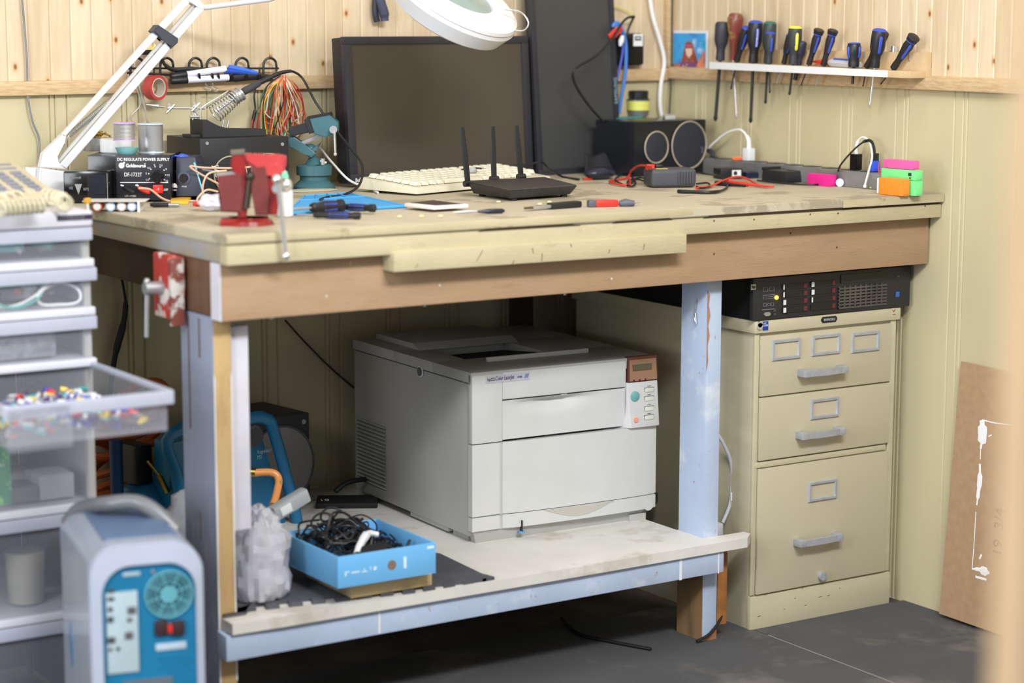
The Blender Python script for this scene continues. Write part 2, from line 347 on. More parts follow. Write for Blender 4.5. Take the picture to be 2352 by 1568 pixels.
obj('foot_wear', MB().prism([(0, .004), (.034, .004), (.034, .03), (.022, .026), (.012, .016), (0, .012)], .0006, Matrix(((1, 0, 0, -.55), (0, 0, -1, -.8622), (0, 1, 0, 0), (0, 0, 0, 1)))), mat('bare_red_wood', (158, 110, 76), .7), wb)
obj('white_panel', MB().box((-1.566, -.852, .362), (-1.5315, -.838, .715), bev=.001), mat('white_board_paint', (205, 203, 212), .6, var=.04), wb, label='white board fixed behind the left leg')
obj('shelf_beam', MB().hexa([(-1.605, -.9, .148), (-.53, -.9, .152), (-1.605, -.863, .148), (-.53, -.863, .152), (-1.605, -.9, .192), (-.53, -.9, .1945), (-1.605, -.863, .1945), (-.53, -.863, .1945)], bev=.002), LBL, wb, label='pale blue beam under the shelf')
obj('shelf_board', MB().prism([(-1.596, -.906), (-1.5, -.909), (-.9, -.909), (-.475, -.905), (-.448, -.88), (-.45, -.862), (-.514, -.862), (-.514, -.778), (-.554, -.778), (-.554, -.7), (-.555, -.02), (-1.555, -.02), (-1.555, -.73), (-1.567, -.731), (-1.567, -.863), (-1.596, -.863)], .0195, Matrix.Translation((0, 0, .1955))), SHELFM, wb, label='whitewashed lower shelf board')
for x in (-1.35, -.95): obj('joist', MB().box((x, -.862, .15), (x+.035, -.03, .195)), DARKW, wb)
m_ = mat('white_primer_stripe', (222, 222, 228), .6, var=0)
for xa_, wa_ in ((-.64, .006), (-1.31, .004), (-.545, .003)): obj('beam_stripe', MB().box((xa_, -.9006, .151), (xa_+wa_, -.9002, .193)), m_, wb)
obj('block', MB().box((-.513, -.86, .03), (-.488, -.80, .19), bev=.002), mat('orange_brown_block', (170, 112, 62), .6, var=.15, scale=20), wb, label='orange brown wood block beside the right leg')
s_ = MB(); 
for x, z in ((-.545, .69),): s_.tube([(-.553, -.83, .69), (-.556, -.83, .672), (-.556, -.826, .655), (-.556, -.834, .64), (-.556, -.83, .662)], .0016)
o = obj('bottle_opener', s_, STEEL); tag(o, 'small bent steel hook hung high on the pale blue right leg', 'hook')
for x in (-1.2, -.9, -1.5): obj('screw', MB().cyl((x, -.88, .727), (x, -.88, .7325), .003), STEEL, wb)
# gaps and saw marks in the front edge: dark strips painted for the shade in the gaps between ply and trim
obj('edge_gap_shade', MB().hexa([(-.62, -.9316, .8592), (-.03, -.9316, .8592), (-.62, -.93, .8592), (-.03, -.93, .8592), (-.6, -.9316, .8640), (-.05, -.9316, .8630), (-.6, -.93, .864), (-.05, -.93, .863)]).hexa([(-1.12, -.9316, .8605), (-.9, -.9316, .8605), (-1.12, -.93, .8605), (-.9, -.93, .8605), (-1.1, -.9316, .8635), (-.92, -.9316, .8635), (-1.1, -.93, .8635), (-.92, -.93, .8635)]).hexa([(-.83, -.9316, .8605), (-.69, -.9316, .8605), (-.83, -.93, .8605), (-.69, -.93, .8605), (-.82, -.9316, .8640), (-.7, -.9316, .8640), (-.82, -.93, .864), (-.7, -.93, .864)]), mat('gap_shade_strip', (58, 40, 26), .9), wb, label='dark strip for the shade between plywood and trim')
SAW = mat('dark_saw_nick', (96, 74, 48), .9)
for x_, y_, dx_, h_ in ((1108, 575, 14, 26), (1245, 582, 1, 18), (1222, 570, -3, 12), (1310, 560, -3, 8), (1400, 572, 2, 10), (1480, 560, 3, 14), (1180, 598, 4, 10), (960, 606, 6, 8)):
    p_ = at(x_, y_, 'y', -.9404); q_ = at(x_-dx_, y_+h_, 'y', -.9404)
    obj('saw_mark', MB().hexa([(p_.x, -.9405, p_.z), (p_.x+.0012, -.9405, p_.z), (p_.x, -.9399, p_.z), (p_.x+.0012, -.9399, p_.z), (q_.x, -.9405, q_.z), (q_.x+.0008, -.9405, q_.z), (q_.x, -.9399, q_.z), (q_.x+.0008, -.9399, q_.z)]), SAW, wb)
for x_, y_ in ((1732, 504), (1861, 492), (2125, 473), (1925, 490), (1640, 507)):
    p_ = at(x_, y_, 'y', -.9305); obj('nail_hole', MB().cyl((p_.x, -.9302, p_.z), (p_.x, -.9308, p_.z), .0018, n=8), SAW, wb)
for x_, y_ in ((1816, 535), (1640, 583), (1922, 568), (1405, 640), (1010, 655), (805, 605), (750, 680)):
    p_ = at(x_, y_, 'y', -.9003); obj('nail_hole', MB().cyl((p_.x, -.9, p_.z), (p_.x, -.9006, p_.z), .0022, n=8), SAW if y_ < 600 else mat('pale_filler', (206, 196, 184), .7), wb)
# red iron vise jaw hung under the left end of the bench
v = thing('woodworking_vise', 'old red and white flaking woodworking vise under the left end of the bench', 'vise', (-1.64, -.66, .69))
RUST = patchy('flaking_red_paint', (170, 52, 46), (205, 196, 188), scale=22, amount=.53, soft=.04, third=(96, 62, 48), scale3=30, amt3=.66, rough=.6)
a = at(350, 578, 'x', -1.632); b = at(398, 750, 'x', -1.632)
obj('jaw', MB().box((-1.632, b.y+.012, b.z+.01), (-1.612, a.y, a.z), bev=.004), RUST, v, world=True)
obj('jaw_plate', MB().box((-1.634, b.y-.0, b.z), (-1.610, b.y+.012, a.z-.004), bev=.002), patchy('flaking_white_paint', (200, 194, 186), (120, 60, 50), scale=25, amount=.5, soft=.05), v, world=True)
obj('mounting', MB().box((-1.612, b.y+.01, .76), (-1.6045, a.y-.01, .828)), RUST, v, world=True)
a = at(338, 662, 'x', -1.66); obj('screw', MB().cyl((-1.632, a.y, a.z), (-1.665, a.y, a.z), .011), STEEL, v, world=True)
obj('handle_rod', MB().cyl((-1.66, a.y, a.z+.012), (-1.66, a.y+.008, a.z-.085), .0042).ball((-1.66, a.y, a.z+.012), .006), STEEL, v, world=True)
# ================================================================== FILING CABINET and SERVER
CAB = patchy('beige_cabinet_enamel', (193, 184, 156), (184, 176, 146), (.5, 1, 3), scale=5, amount=.52, soft=.25, rough=.42, bump=.03, third=(120, 108, 84), scale3=36, amt3=.70)
CABF = mat('beige_drawer_enamel', (187, 178, 152), .42, var=.03, scale=3)
ALU = mat('brushed_aluminium', (176, 180, 188), .36, .35, var=.06, scale=60)
CX0, CX1, CY = -.4195, -.0405, -.848
cab = thing('filing_cabinet', 'beige steel filing cabinet with three drawers and aluminium pulls under the bench', 'filing cabinet', (CX0, CY, 0))
zr_ = lambda p, y=CY-.003: at(1740, p, 'y', y).z
def fz(pl, pr): return at(1740, pl, 'y', CY).z, at(2045, pr, 'y', CY).z
zk = sum(fz(1365, 1308))/2; z23 = sum(fz(1060, 1019))/2; z23b = sum(fz(1073, 1033))/2; z12 = sum(fz(911, 878))/2; ztop = .6125
obj('body', MB().box((CX0, CY+.004, .0), (CX1, -.22, ztop), bev=.003), CAB, cab, world=True)
obj('kick_plate', MB().box((CX0-.001, CY-.004, .0), (CX1+.001, CY+.01, zk-.003), bev=.003), CAB, cab, world=True)
obj('top_cap', MB().box((CX0-.006, CY-.007, ztop-.0), (CX1+.007, -.21, ztop+.0265), bev=.004), CAB, cab, world=True)
SCF = mat('dark_scuff', (92, 76, 52), .8)
for x_, y_, w_ in ((1880, 1372, .010), (1900, 1369, .008), (1848, 1391, .006), (1825, 1375, .004), (1740, 1417, .009), (1756, 1366, .008), (1842, 1352, .003), (1928, 1352, .003), (1800, 1400, .004)):
    p_ = at(x_, y_, 'y', CY-.0044); obj('scuff', MB().hexa([(p_.x, CY-.0043, p_.z), (p_.x+w_, CY-.0043, p_.z+.001), (p_.x, CY-.0038, p_.z), (p_.x+w_, CY-.0038, p_.z+.001), (p_.x, CY-.0043, p_.z+.0012), (p_.x+w_, CY-.0043, p_.z+.002), (p_.x, CY-.0038, p_.z+.0012), (p_.x+w_, CY-.0038, p_.z+.002)]), SCF, cab, world=True)
obj('rail', MB().box((CX0+.004, CY-.002, z23b), (CX1-.02, CY+.006, z23), bev=.003), CAB, cab, world=True)
for x_a, x_b in ((CX0, CX0+.012), (CX1-.015, CX1)): obj('side_stile', MB().box((x_a, CY-.001, zk), (x_b, CY+.006, ztop), bev=.002), CAB, cab, world=True)
drs = [(z12+.001, ztop-.006), (z23+.002, z12-.001), (zk, z23b-.002)]
pulls = [(1850, 860, 1950, 848), (1846, 1002, 1944, 991), (1841, 1248, 1938, 1236)]
frames_ = [[(1774, 777, 1839, 827), (1866, 767, 1930, 815), (1957, 760, 2020, 808)], [(1863, 912, 1927, 961)], [(1858, 1100, 1922, 1150)]]
for (z0, z1), (ax_, ay, bx, by), frs in zip(drs, pulls, frames_):
    d = obj('drawer', MB().box((CX0+.0135, CY-.005, z0+.001), (CX1-.0165, CY+.01, z1), bev=.0015), CABF, cab, world=True)
    A = at(ax_, ay, 'y', CY-.03); B = at(bx, by, 'y', CY-.03); zc = (A.z+B.z)/2
    A = Vector((A.x, CY-.005, zc)); B = Vector((B.x, CY-.005, zc)); mb = MB(); mx = (A.x+B.x)/2; hw = (B.x-A.x)/2
    N = 12
    for i in range(N):
        def q(t): 
            u = -1+2*t; return mx+hw*u, CY-.027-.004*(1-u*u)
        (xa, ya), (xb, yb) = q(i/N), q((i+1)/N)
        mb.hexa([(xa, ya, zc-.0065), (xb, yb, zc-.0065), (xa, ya+.006, zc-.0065), (xb, yb+.006, zc-.0065), (xa, ya, zc+.0065), (xb, yb, zc+.0065), (xa, ya+.006, zc+.0065), (xb, yb+.006, zc+.0065)])
    for x in (A.x-.001, B.x-.015): mb.box((x, CY-.030, zc-.0074), (x+.016, CY-.0045, zc+.0074), bev=.002)
    obj('pull', mb, ALU, d, world=True, label='curved aluminium pull')
    for (x0, y0, x1, y1) in frs:
        a = at(x0, y0, 'y', CY-.007); b = at(x1, y1, 'y', CY-.007); c = at(x0, y0+48, 'y', CY-.007)
        x0_, x1_, zt, zb_ = a.x, b.x, (a.z+b.z+.040)/2, (c.z+b.z)/2; zt = zb_+.0425
        mb = MB().ring(x0_, zb_, x1_, zt, .0075, CY-.0088, CY-.0049)
        obj('label_holder', mb, ALU, d, world=True, label='aluminium label holder')
    if z0 < .2:
        a = at(1888, 1323, 'y', CY-.008); obj('lock_knob', MB().cyl((a.x, CY-.005, a.z), (a.x, CY-.014, a.z), .009).box((a.x-.002, CY-.016, a.z-.007), (a.x+.002, CY-.014, a.z+.007)), ALU, d, world=True)
yc = CY-.0072
a = at(1744, 749, 'y', yc); obj('lock', MB().cyl((a.x, yc, a.z), (a.x, yc-.003, a.z), .007).cyl((a.x, yc, a.z+.004), (a.x, yc-.003, a.z+.004), .006), CHROME, cab, world=True)
a = at(1758, 748, 'y', yc); s = obj('sticker', MB().box((a.x-.007, yc-.0006, a.z-.009), (a.x+.007, yc, a.z+.009)), mat('blue_sticker', (22, 62, 160), .3), cab, world=True, label='small blue sticker')
L0 = RM[cab.name].inverted()
text('CORE', .0055, WHITEINK, s, L0 @ Vector((a.x-.0062, yc-.0009, a.z-.001)), (1, 0, 0), (0, 0, 1), sx=.85, ext=.0001); text('intel', .0042, WHITEINK, s, L0 @ Vector((a.x-.006, yc-.0009, a.z+.0045)), (1, 0, 0), (0, 0, 1), ext=.0001)
a = at(1904, 733, 'y', yc); s = obj('name_plate', MB().box((a.x-.0185, yc-.0015, a.z-.006), (a.x+.0185, yc, a.z+.006), bev=.0015).box((a.x-.021, yc-.001, a.z-.003), (a.x+.021, yc, a.z+.003), bev=.001), mat('dark_name_plate', (50, 50, 52), .3, .6), cab, world=True, label='dark name plate with raised letters')
text('INVINCIBLE', .0072, ALU, s, L0 @ Vector((a.x, yc-.0018, a.z-.0026)), (1, 0, 0), (0, 0, 1), align='CENTER', bold=.00015, sx=.82)
a = at(2053, 717, 'y', yc); s = obj('sticker', MB().box((a.x-.008, yc-.0005, a.z-.009), (a.x+.007, yc, a.z+.009)), mat('cream_sticker', (200, 190, 164), .5), cab, world=True, label='cream sticker with red and green bird mark')
obj('bird_mark', MB().prism([(-.005, .006), (-.001, .001), (0, -.001), (-.0045, .003)], .0003, axes((a.x, yc-.0006, a.z), (1, 0, 0), (0, 1, 0)) @ Matrix.Rotation(R(90), 4, 'X')) if 0 else MB().hexa([(a.x-.005, yc-.0009, a.z+.006), (a.x-.001, yc-.0009, a.z), (a.x-.005, yc-.0005, a.z+.006), (a.x-.001, yc-.0005, a.z), (a.x-.003, yc-.0009, a.z+.006), (a.x, yc-.0009, a.z+.002), (a.x-.003, yc-.0005, a.z+.006), (a.x, yc-.0005, a.z+.002)]), mat('red_ink', (200, 50, 40), .5), s, world=True)
obj('bird_wing', MB().hexa([(a.x-.001, yc-.0009, a.z), (a.x+.004, yc-.0009, a.z+.005), (a.x-.001, yc-.0005, a.z), (a.x+.004, yc-.0005, a.z+.005), (a.x, yc-.0009, a.z+.003), (a.x+.0035, yc-.0009, a.z+.007), (a.x, yc-.0005, a.z+.003), (a.x+.0035, yc-.0005, a.z+.007)]), mat('green_ink', (60, 100, 60), .5), s, world=True)
text('VIPER', .004, mat('grey_ink', (110, 100, 90), .5), s, L0 @ Vector((a.x, yc-.0008, a.z-.006)), (1, 0, 0), (0, 0, 1), align='CENTER', ext=.0001)
# server
SX0, SX1, SY, SZ = -.434, -.013, -.858, .6395
ST = .7255
sv = thing('rack_server', 'black two unit rack server with hot swap drive bays on top of the filing cabinet', 'server', (SX0, SY, SZ))
SVM = mat('black_server_steel', (30, 31, 34), .35, .3, var=.1)
obj('chassis', MB().box((SX0+.008, SY+.012, SZ), (SX1-.012, -.10, ST), bev=.001), SVM, sv, world=True)
obj('bezel', MB().box((SX0, SY, SZ+.0005), (SX1, SY+.012, ST-.001), bev=.0015), mat('black_server_bezel', (40, 40, 43), .4), sv, world=True)
ys = SY-.0005
LS = RM[sv.name].inverted()
def SP(px_, py_): return at(px_, py_, 'y', ys)
def rect(x0, z0, x1, z1, y0=-.0015, y1=.0): return MB().box((x0, ys+y0, z0), (x1, ys+y1, z1))
DRV = mat('dark_drive_face', (26, 26, 28), .4); MAR = mat('maroon_latch', (112, 32, 44), .4); WLB = mat('white_label', (220, 220, 224), .5)
for gi, (gx, gx1) in enumerate(((1796, 1853), (1861, 1918))):
    for r_ in range(4):
        # rows step about 18.6 px on the face
        pyl = (659 if gi == 0 else 653)+r_*17.8; a = SP(gx, pyl); b = SP(gx1, pyl)
        x0, x1, zc = a.x, b.x, (a.z)
        d = obj('drive', rect(x0, zc-.0058, x1, zc+.0058, -.002, 0), DRV, sv, world=True)
        obj('latch', rect(x1-.0095, zc-.0045, x1-.0015, zc+.0045, -.0028, -.0019), MAR, d, world=True, label='maroon latch')
        if (gi == 0 and r_ > -1) or r_ < 3: obj('label_strip', rect(x0+.002, zc-.005, x0+(.009 if (gi == 0) == (r_ > 1) else .005), zc+.005, -.0028, -.0019), WLB, d, world=True)
a = SP(1926, 652); b = SP(2030, 638)
obj('optical_bay', rect(a.x+.006, .700, b.x, .718, -.0015, 0), mat('bay_plastic', (48, 46, 46), .5), sv, world=True)
gr = MB()
for i in range(7):
    z = .648+i*.0066
    gr.box((a.x, ys-.0025, z), (b.x+.008, ys, z+.0036))
for i in range(9): gr.box((a.x+i*.0145, ys-.0032, .648), (a.x+.002+i*.0145, ys, .694))
obj('grille', gr, mat('dusty_grille', (88, 82, 76), .8, var=.2), sv, world=True, label='dusty air grille')
a = SP(1730, 659); s = obj('badge', rect(a.x-.006, a.z-.0055, a.x+.006, a.z+.0055, -.001, 0), mat('silver_badge', (190, 188, 180), .4, .3), sv, world=True, label='square silver badge')
text('hp', .009, mat('black_ink', (20, 20, 22), .5), s, LS @ Vector((a.x-.0045, ys-.0013, a.z-.002)), (1, 0, 0), (0, 0, 1), bold=.0002)
a = SP(1783, 683); obj('lamp', MB().ball((a.x, ys-.001, a.z), .0042, 12), mat('amber_light', (255, 160, 40), .3, emit=9, var=0), sv, world=True, label='glowing amber indicator light')
mb = MB()
for i in range(9): mb.box((SP(1752, 670).x+i*.0034, ys-.001, .689), (SP(1752, 670).x+i*.0034+.0022, ys, .6905))
x_ = SP(1752, 670).x
for (dx, z, w_, h) in ((0, .697, .012, .008), (.016, .697, .012, .008), (0, .682, .028, .004), (.001, .667, .008, .006), (.012, .668, .007, .004), (.021, .667, .007, .006), (-.002, .660, .033, .001)):
    for q in ((dx, z, w_, .0006), (dx, z+h, w_, .0006), (dx, z, .0006, h), (dx+w_, z, .0006, h)): mb.box((x_+q[0], ys-.001, q[1]), (x_+q[0]+q[2], ys, q[1]+q[3]))
obj('diagram_print', mb, mat('grey_print', (125, 125, 135), .5), sv, world=True)
obj('video_port', MB().lathe((x_+.012, ys+.001, .6515), (x_+.012, ys-.002, .6515), [(0, .009), (1, .009)], 6, flat=.5, ref=(1, 0, 0)), STEEL, sv, world=True)
obj('usb_port', rect(x_+.028, .648, x_+.034, .652).box((x_+.028, ys-.0015, .655), (x_+.034, ys, .659)), mat('port_dark', (70, 70, 72), .4), sv, world=True)
a = SP(2061, 676); obj('sticker', rect(a.x-.005, a.z-.005, a.x+.005, a.z+.006, -.001, 0), mat('blue_sticker2', (60, 100, 190), .4), sv, world=True, label='small blue chip sticker')
a = SP(2063, 632); text('G6', .006, mat('grey_print', (1, 1, 1)), sv, LS @ Vector((a.x-.005, ys-.001, a.z-.004)), (1, 0, 0), (0, 0, 1))
# ================================================================== PRINTER
PM = frame(-.966, -.657, .215, -2.0); PW, PD = at(1506, 1050, 'y', -.004, PM).x, at(813, 1000, 'x', 0, PM).y
PRN = mat('grey_white_printer_plastic', (198, 198, 196), .48, var=.02, bump=.06, bscale=500)
PRD = mat('grey_printer_side_plastic', (176, 175, 172), .5, var=.02, bump=.06, bscale=500)
def pl(x, y, c=-.005): return at(x, y, 'y', c, PM)
H = .3395; XS = pl(1155, 900).x; XP = pl(1440, 900).x
pr = thing('laser_printer', 'large beige grey laser printer standing on the lower shelf', 'printer', PM)
obj('body', MB().box((.002, .012, .012), (PW-.004, PD, H-.022), bev=.004).box((.01, .03, 0), (.05, .09, .014)).box((PW-.06, .0, 0), (PW-.02, .05, .014)).box((.03, PD-.12, 0), (.07, PD-.03, .014)).box((.004, .1, .004), (.02, .26, .014)), PRD, pr)
# top cover, with its paper well built as a real opening
tc_ = MB(); TZ0, TZ1 = H-.0215, H
x0, x1, y0, y1 = .075, .265, .155, .325
for lo, hi in (((0, .0), (PW, y0)), ((0, y1), (PW, PD+.002)), ((0, y0), (x0, y1)), ((x1, y0), (PW, y1))):
    tc_.box((lo[0], lo[1], TZ0), (hi[0], hi[1], TZ1), bev=.0015)
obj('top_cover', tc_, PRD, pr)
obj('paper_well', MB().hexa([(x0, y0, TZ1-.004), (x1, y0, TZ1-.004), (x0, y1, TZ0-.0), (x1, y1, TZ0-.0), (x0, y0, TZ1-.002), (x1, y0, TZ1-.002), (x0, y1, TZ0+.002), (x1, y1, TZ0+.002)]), DBLACK, pr)
obj('output_lip', MB().box((x0+.02, .10, TZ1), (x1+.07, .108, TZ1+.009), bev=.001), PRN, pr)
obj('rear_hood', MB().hexa([(x0-.03, y1-.03, TZ1), (x1+.02, y1-.03, TZ1), (x0-.03, PD-.02, TZ1), (x1+.02, PD-.02, TZ1), (x0-.03, y1+.0, TZ1+.012), (x1+.02, y1+.0, TZ1+.012), (x0-.03, PD-.02, TZ1+.012), (x1+.02, PD-.02, TZ1+.012)], bev=.002), PRD, pr)
a = at(966, 853, 'x', 0, PM); b = obj('release_button', MB().lathe((.0005, a.y, a.z), (-.002, a.y, a.z), [(0, .0115), (1, .0115)], 24), WHITEP, pr); obj('button_face', MB().cyl((-.0018, a.y, a.z), (-.0032, a.y, a.z), .0092, n=24), mat('slate_grey_button', (96, 98, 104), .5), b)
# side seam and vents
vt = MB(); a = at(820, 968, 'x', 0, PM); b = at(886, 1118, 'x', 0, PM); ya, yb = a.y, b.y
zt_, zb_ = at(853, 975, 'x', 0, PM).z, at(853, 1112, 'x', 0, PM).z
for i in range(17):
    z = zb_+(zt_-zb_)*i/16
    for k in range(3):
        wv = (ya-yb)/3; vt.box((-.0004, yb+k*wv+.002, z-.0014), (.004, yb+(k+1)*wv-.001, z+.0014))
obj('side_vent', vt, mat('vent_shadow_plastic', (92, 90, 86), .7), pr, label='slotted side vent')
vl = MB()
for i in range(17):
    z = zb_+(zt_-zb_)*i/16+.0026; vl.hexa([(-.0016, yb, z-.001), (.0, yb, z-.001), (-.0016, ya, z-.001), (.0, ya, z-.001), (-.0004, yb, z+.0012), (.0, yb, z+.0012), (-.0004, ya, z+.0012), (.0, ya, z+.0012)])
obj('vent_louvres', vl, PRD, pr)
obj('side_seam', MB().box((-.0003, .002, TZ0-.0012), (.003, PD, TZ0)), mat('seam_dark', (70, 68, 66), .8), pr)
# front door (upper cover)
zs = pl(1100, 1021).z; zsr = .171
ztr = H
fr = obj('front_cover', MB().hexa([(0, -.004, zs+.001), (XS, -.004, zs+.001), (0, .012, zs+.001), (XS, .012, zs+.001), (0, -.004, ztr-.006), (XS, -.004, ztr-.006), (0, .012, ztr-.001), (XS, .012, ztr-.001)], bev=.002)
    .box((XS, -.004, pl(1300, 903).z), (XP-.002, .012, ztr-.004), bev=.002), PRN, pr)
# tilted inner panel with scooped grip
zA = pl(1160, 920).z; zB = zs+.004
def panel(u, v):
    x = XS+.0+(XP-.004-XS)*u; z = zA+(zB-zA)*v; g = math.exp(-((u-.42)/.22)**2)*math.exp(-((v-.10)/.20)**2)
    return Vector((x, -.0035+.0035*v*0+.016*g*(1-math.exp(-((v)/.06)**2)), z))
obj('tray_panel', MB().grid(40, 24, panel), PRN, pr)
obj('tray_slot', MB().box((XS+.012, .004, zB-.0155), (XP-.05, .011, zB+.001)), DBLACK, pr)
obj('slot_guide', MB().box((XS+.10, .001, zB-.007), (XS+.13, .006, zB-.002), bev=.001).box((XS+.015, .001, zB-.009), (XS+.035, .006, zB-.004)), mat('dark_guide', (60, 60, 64), .5), pr)
# lower door, slightly bowed outward: one outline swept upwards
zl = pl(1100, 1190).z+.002
def bow(x): return -.0045-.007*math.sin(math.pi*max(0, min(1, (x-XS)/(PW-XS))))**.7
N = 18; arc = [(XS+(PW-XS)*i/N, bow(XS+(PW-XS)*i/N)) for i in range(N+1)]
def swept(z0, z1, poly): return MB().prism(poly, z1-z0, Matrix.Translation((0, 0, z0)), .0012)
ztop_l = zs-.001
obj('lower_door', swept(zl, ztop_l, [(0, -.004), (XS-.007, -.004), (XS-.006, 0), (XS-.001, 0)]+arc+[(PW, .012), (0, .012)]), PRN, pr, smooth=30)
zd0 = .024; zd1 = zl-.0015
tr = obj('paper_tray', swept(zd0, zd1, [(0, -.004), (XS-.007, -.004), (XS-.006, 0), (XS-.001, 0)]+arc+[(PW, .012), (0, .012)]), PRN, pr, smooth=30)
def scoop(u, v):
    x = XS+.09+.17*u; h = (zd1-zd0)*.72; g = math.sin(math.pi*u)**1.2
    return Vector((x, bow(x)-.0008-.0016*0+.0*g+(.0002)*v, zd1-.001-h*v*g))
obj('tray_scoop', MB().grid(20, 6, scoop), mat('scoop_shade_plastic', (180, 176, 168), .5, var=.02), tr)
a = pl(1200, 1195, -.012); b = pl(1200, 1222, -.012)
obj('gauge_slot', MB().box((a.x-.0008, -.0125, b.z), (a.x+.0008, -.003, a.z)), mat('slot_dark', (50, 50, 50), .6), tr)
obj('gauge_mark', MB().box((b.x-.007, -.013, b.z-.002), (b.x+.006, -.003, b.z+.002), bev=.001), mat('blue_gauge', (96, 150, 190), .4), tr, label='small blue paper gauge marker')
a = pl(1489, 1159, -.006); obj('power_button', MB().cyl((a.x, -.004, a.z), (a.x, -.0075, a.z), .0115, n=24), PRN, pr)
obj('foot_skirt', MB().hexa([(.012, .004, .0), (PW-.05, .012, .0), (.012, .02, 0), (PW-.05, .03, 0), (.004, .0, .026), (PW-.01, .0, .026), (.004, .02, .026), (PW-.01, .03, .026)]), PRD, pr)
# control panel
zc0 = pl(1450, 981).z; zc1 = pl(1450, 878).z; ztc = H+.002
cp = obj('control_panel', MB().hexa([(XP+.004, -.016, zc0), (PW, -.016, zc0), (XP-.022, .012, zc0), (PW, .012, zc0), (XP, -.007, zc1), (PW, -.007, zc1), (XP-.002, .012, zc1), (PW, .012, zc1)], bev=.002), PRN, pr)
def cpt(x, y): 
    for _ in range(3):
        z = at(x, y, 'y', -.012, PM).z
    yy = -.016+(z-zc0)/(zc1-zc0)*.009; return at(x, y, 'y', yy, PM)
a = cpt(1458, 910); obj('start_button', MB().lathe((a.x, a.y+.002, a.z), (a.x, a.y-.003, a.z), [(0, .0105), (.8, .0105), (1, .009)], 20), mat('teal_button', (112, 170, 170), .4), cp, label='round teal button')
a = cpt(1460, 964); obj('cancel_button', MB().lathe((a.x, a.y+.002, a.z), (a.x, a.y-.003, a.z), [(0, .0052), (1, .0048)], 16), mat('salmon_button', (236, 150, 125), .4), cp, label='small salmon button')
GI = mat('grey_ink', (1, 1, 1))
for p in (895, 915, 938, 958):
    a = cpt(1491, p); bt = obj('menu_button', MB().box((a.x-.011, a.y-.002, a.z-.0045), (a.x+.0105, a.y+.002, a.z+.0045), bev=.001), mat('pale_button', (214, 212, 200), .45), cp)
    obj('button_rim', MB().box((a.x-.0118, a.y-.0004, a.z-.0055), (a.x+.0113, a.y+.002, a.z+.0053)), mat('seam_dark', (1, 1, 1)), bt)
    obj('legend', MB().box((a.x-.004, a.y-.0004, a.z+.0075), (a.x+.004, a.y+.0012, a.z+.0085)), GI, cp)
AMB = mat('smoked_bronze_plastic', (150, 112, 88), .35)
dp = obj('display', MB().hexa([(XP+.001, -.009, zc1+.001), (PW+.001, -.009, zc1+.001), (XP, .012, zc1+.001), (PW+.001, .012, zc1+.001), (XP+.003, -.003, ztc), (PW+.001, -.003, ztc), (XP+.003, .012, ztc), (PW+.001, .012, ztc)], bev=.002), mat('dark_bronze_rim', (96, 52, 40), .4), pr, label='bronze tinted display hood')
obj('display_face', MB().hexa([(XP+.004, -.0098, zc1+.003), (PW-.003, -.0098, zc1+.003), (XP+.004, -.007, zc1+.003), (PW-.003, -.007, zc1+.003), (XP+.006, -.0048, ztc-.006), (PW-.003, -.0048, ztc-.006), (XP+.006, -.002, ztc-.006), (PW-.003, -.002, ztc-.006)]), AMB, dp)
zm = zc1+.030
obj('lcd', MB().box((XP+.012, -.0092, zm-.006), (PW-.016, -.006, zm+.006)), mat('lcd_grey', (92, 86, 66), .3), dp)
for x in (XP+.012, XP+.026, XP+.04): obj('led', MB().box((x, -.0105, zc1+.002), (x+.003, -.009, zc1+.006)), mat('maroon_led', (90, 20, 25), .3), dp)
# badge
a = pl(1116, 874, -.0045); b = pl(1216, 862, -.0045)
bd = obj('badge', MB().box((a.x, -.0048, a.z-.006), (b.x, -.004, a.z+.0085)), mat('badge_silver', (188, 190, 198), .4), pr, label='model badge')
text('Color LaserJet', .0115, mat('purple_ink', (88, 40, 120), .5), bd, (a.x+.021, -.0051, a.z-.0015), (1, 0, 0), (0, 0, 1), sx=.62, shear=.25)
text('4500', .006, mat('purple_ink', (1, 1, 1)), bd, (a.x+.071, -.0051, a.z-.001), (1, 0, 0), (0, 0, 1), sx=.9)
text('hp', .008, GI, bd, (a.x+.003, -.0051, a.z-.001), (1, 0, 0), (0, 0, 1), bold=.0002)
text('HEWLETT\nPACKARD', .0038, GI, bd, (a.x+.0105, -.0051, a.z+.002), (1, 0, 0), (0, 0, 1), sx=.6)
for i, c in enumerate(((60, 110, 190), (40, 130, 170), (150, 60, 150))): obj('badge_stroke', MB().hexa([(b.x-.012+i*.0028, -.0052, a.z-.002), (b.x-.0105+i*.0028, -.0052, a.z-.002), (b.x-.012+i*.0028, -.0048, a.z-.002), (b.x-.0105+i*.0028, -.0048, a.z-.002), (b.x-.0085+i*.0028, -.0052, a.z+.006), (b.x-.007+i*.0028, -.0052, a.z+.006), (b.x-.0085+i*.0028, -.0048, a.z+.006), (b.x-.007+i*.0028, -.0048, a.z+.006)]), mat('stroke_%d' % i, c, .5), bd)
obj('door_mark', MB().box((pl(1297, 906).x-.008, -.0046, pl(1297, 906).z), (pl(1297, 906).x+.006, -.0038, pl(1297, 906).z+.0015)), PRD, pr)
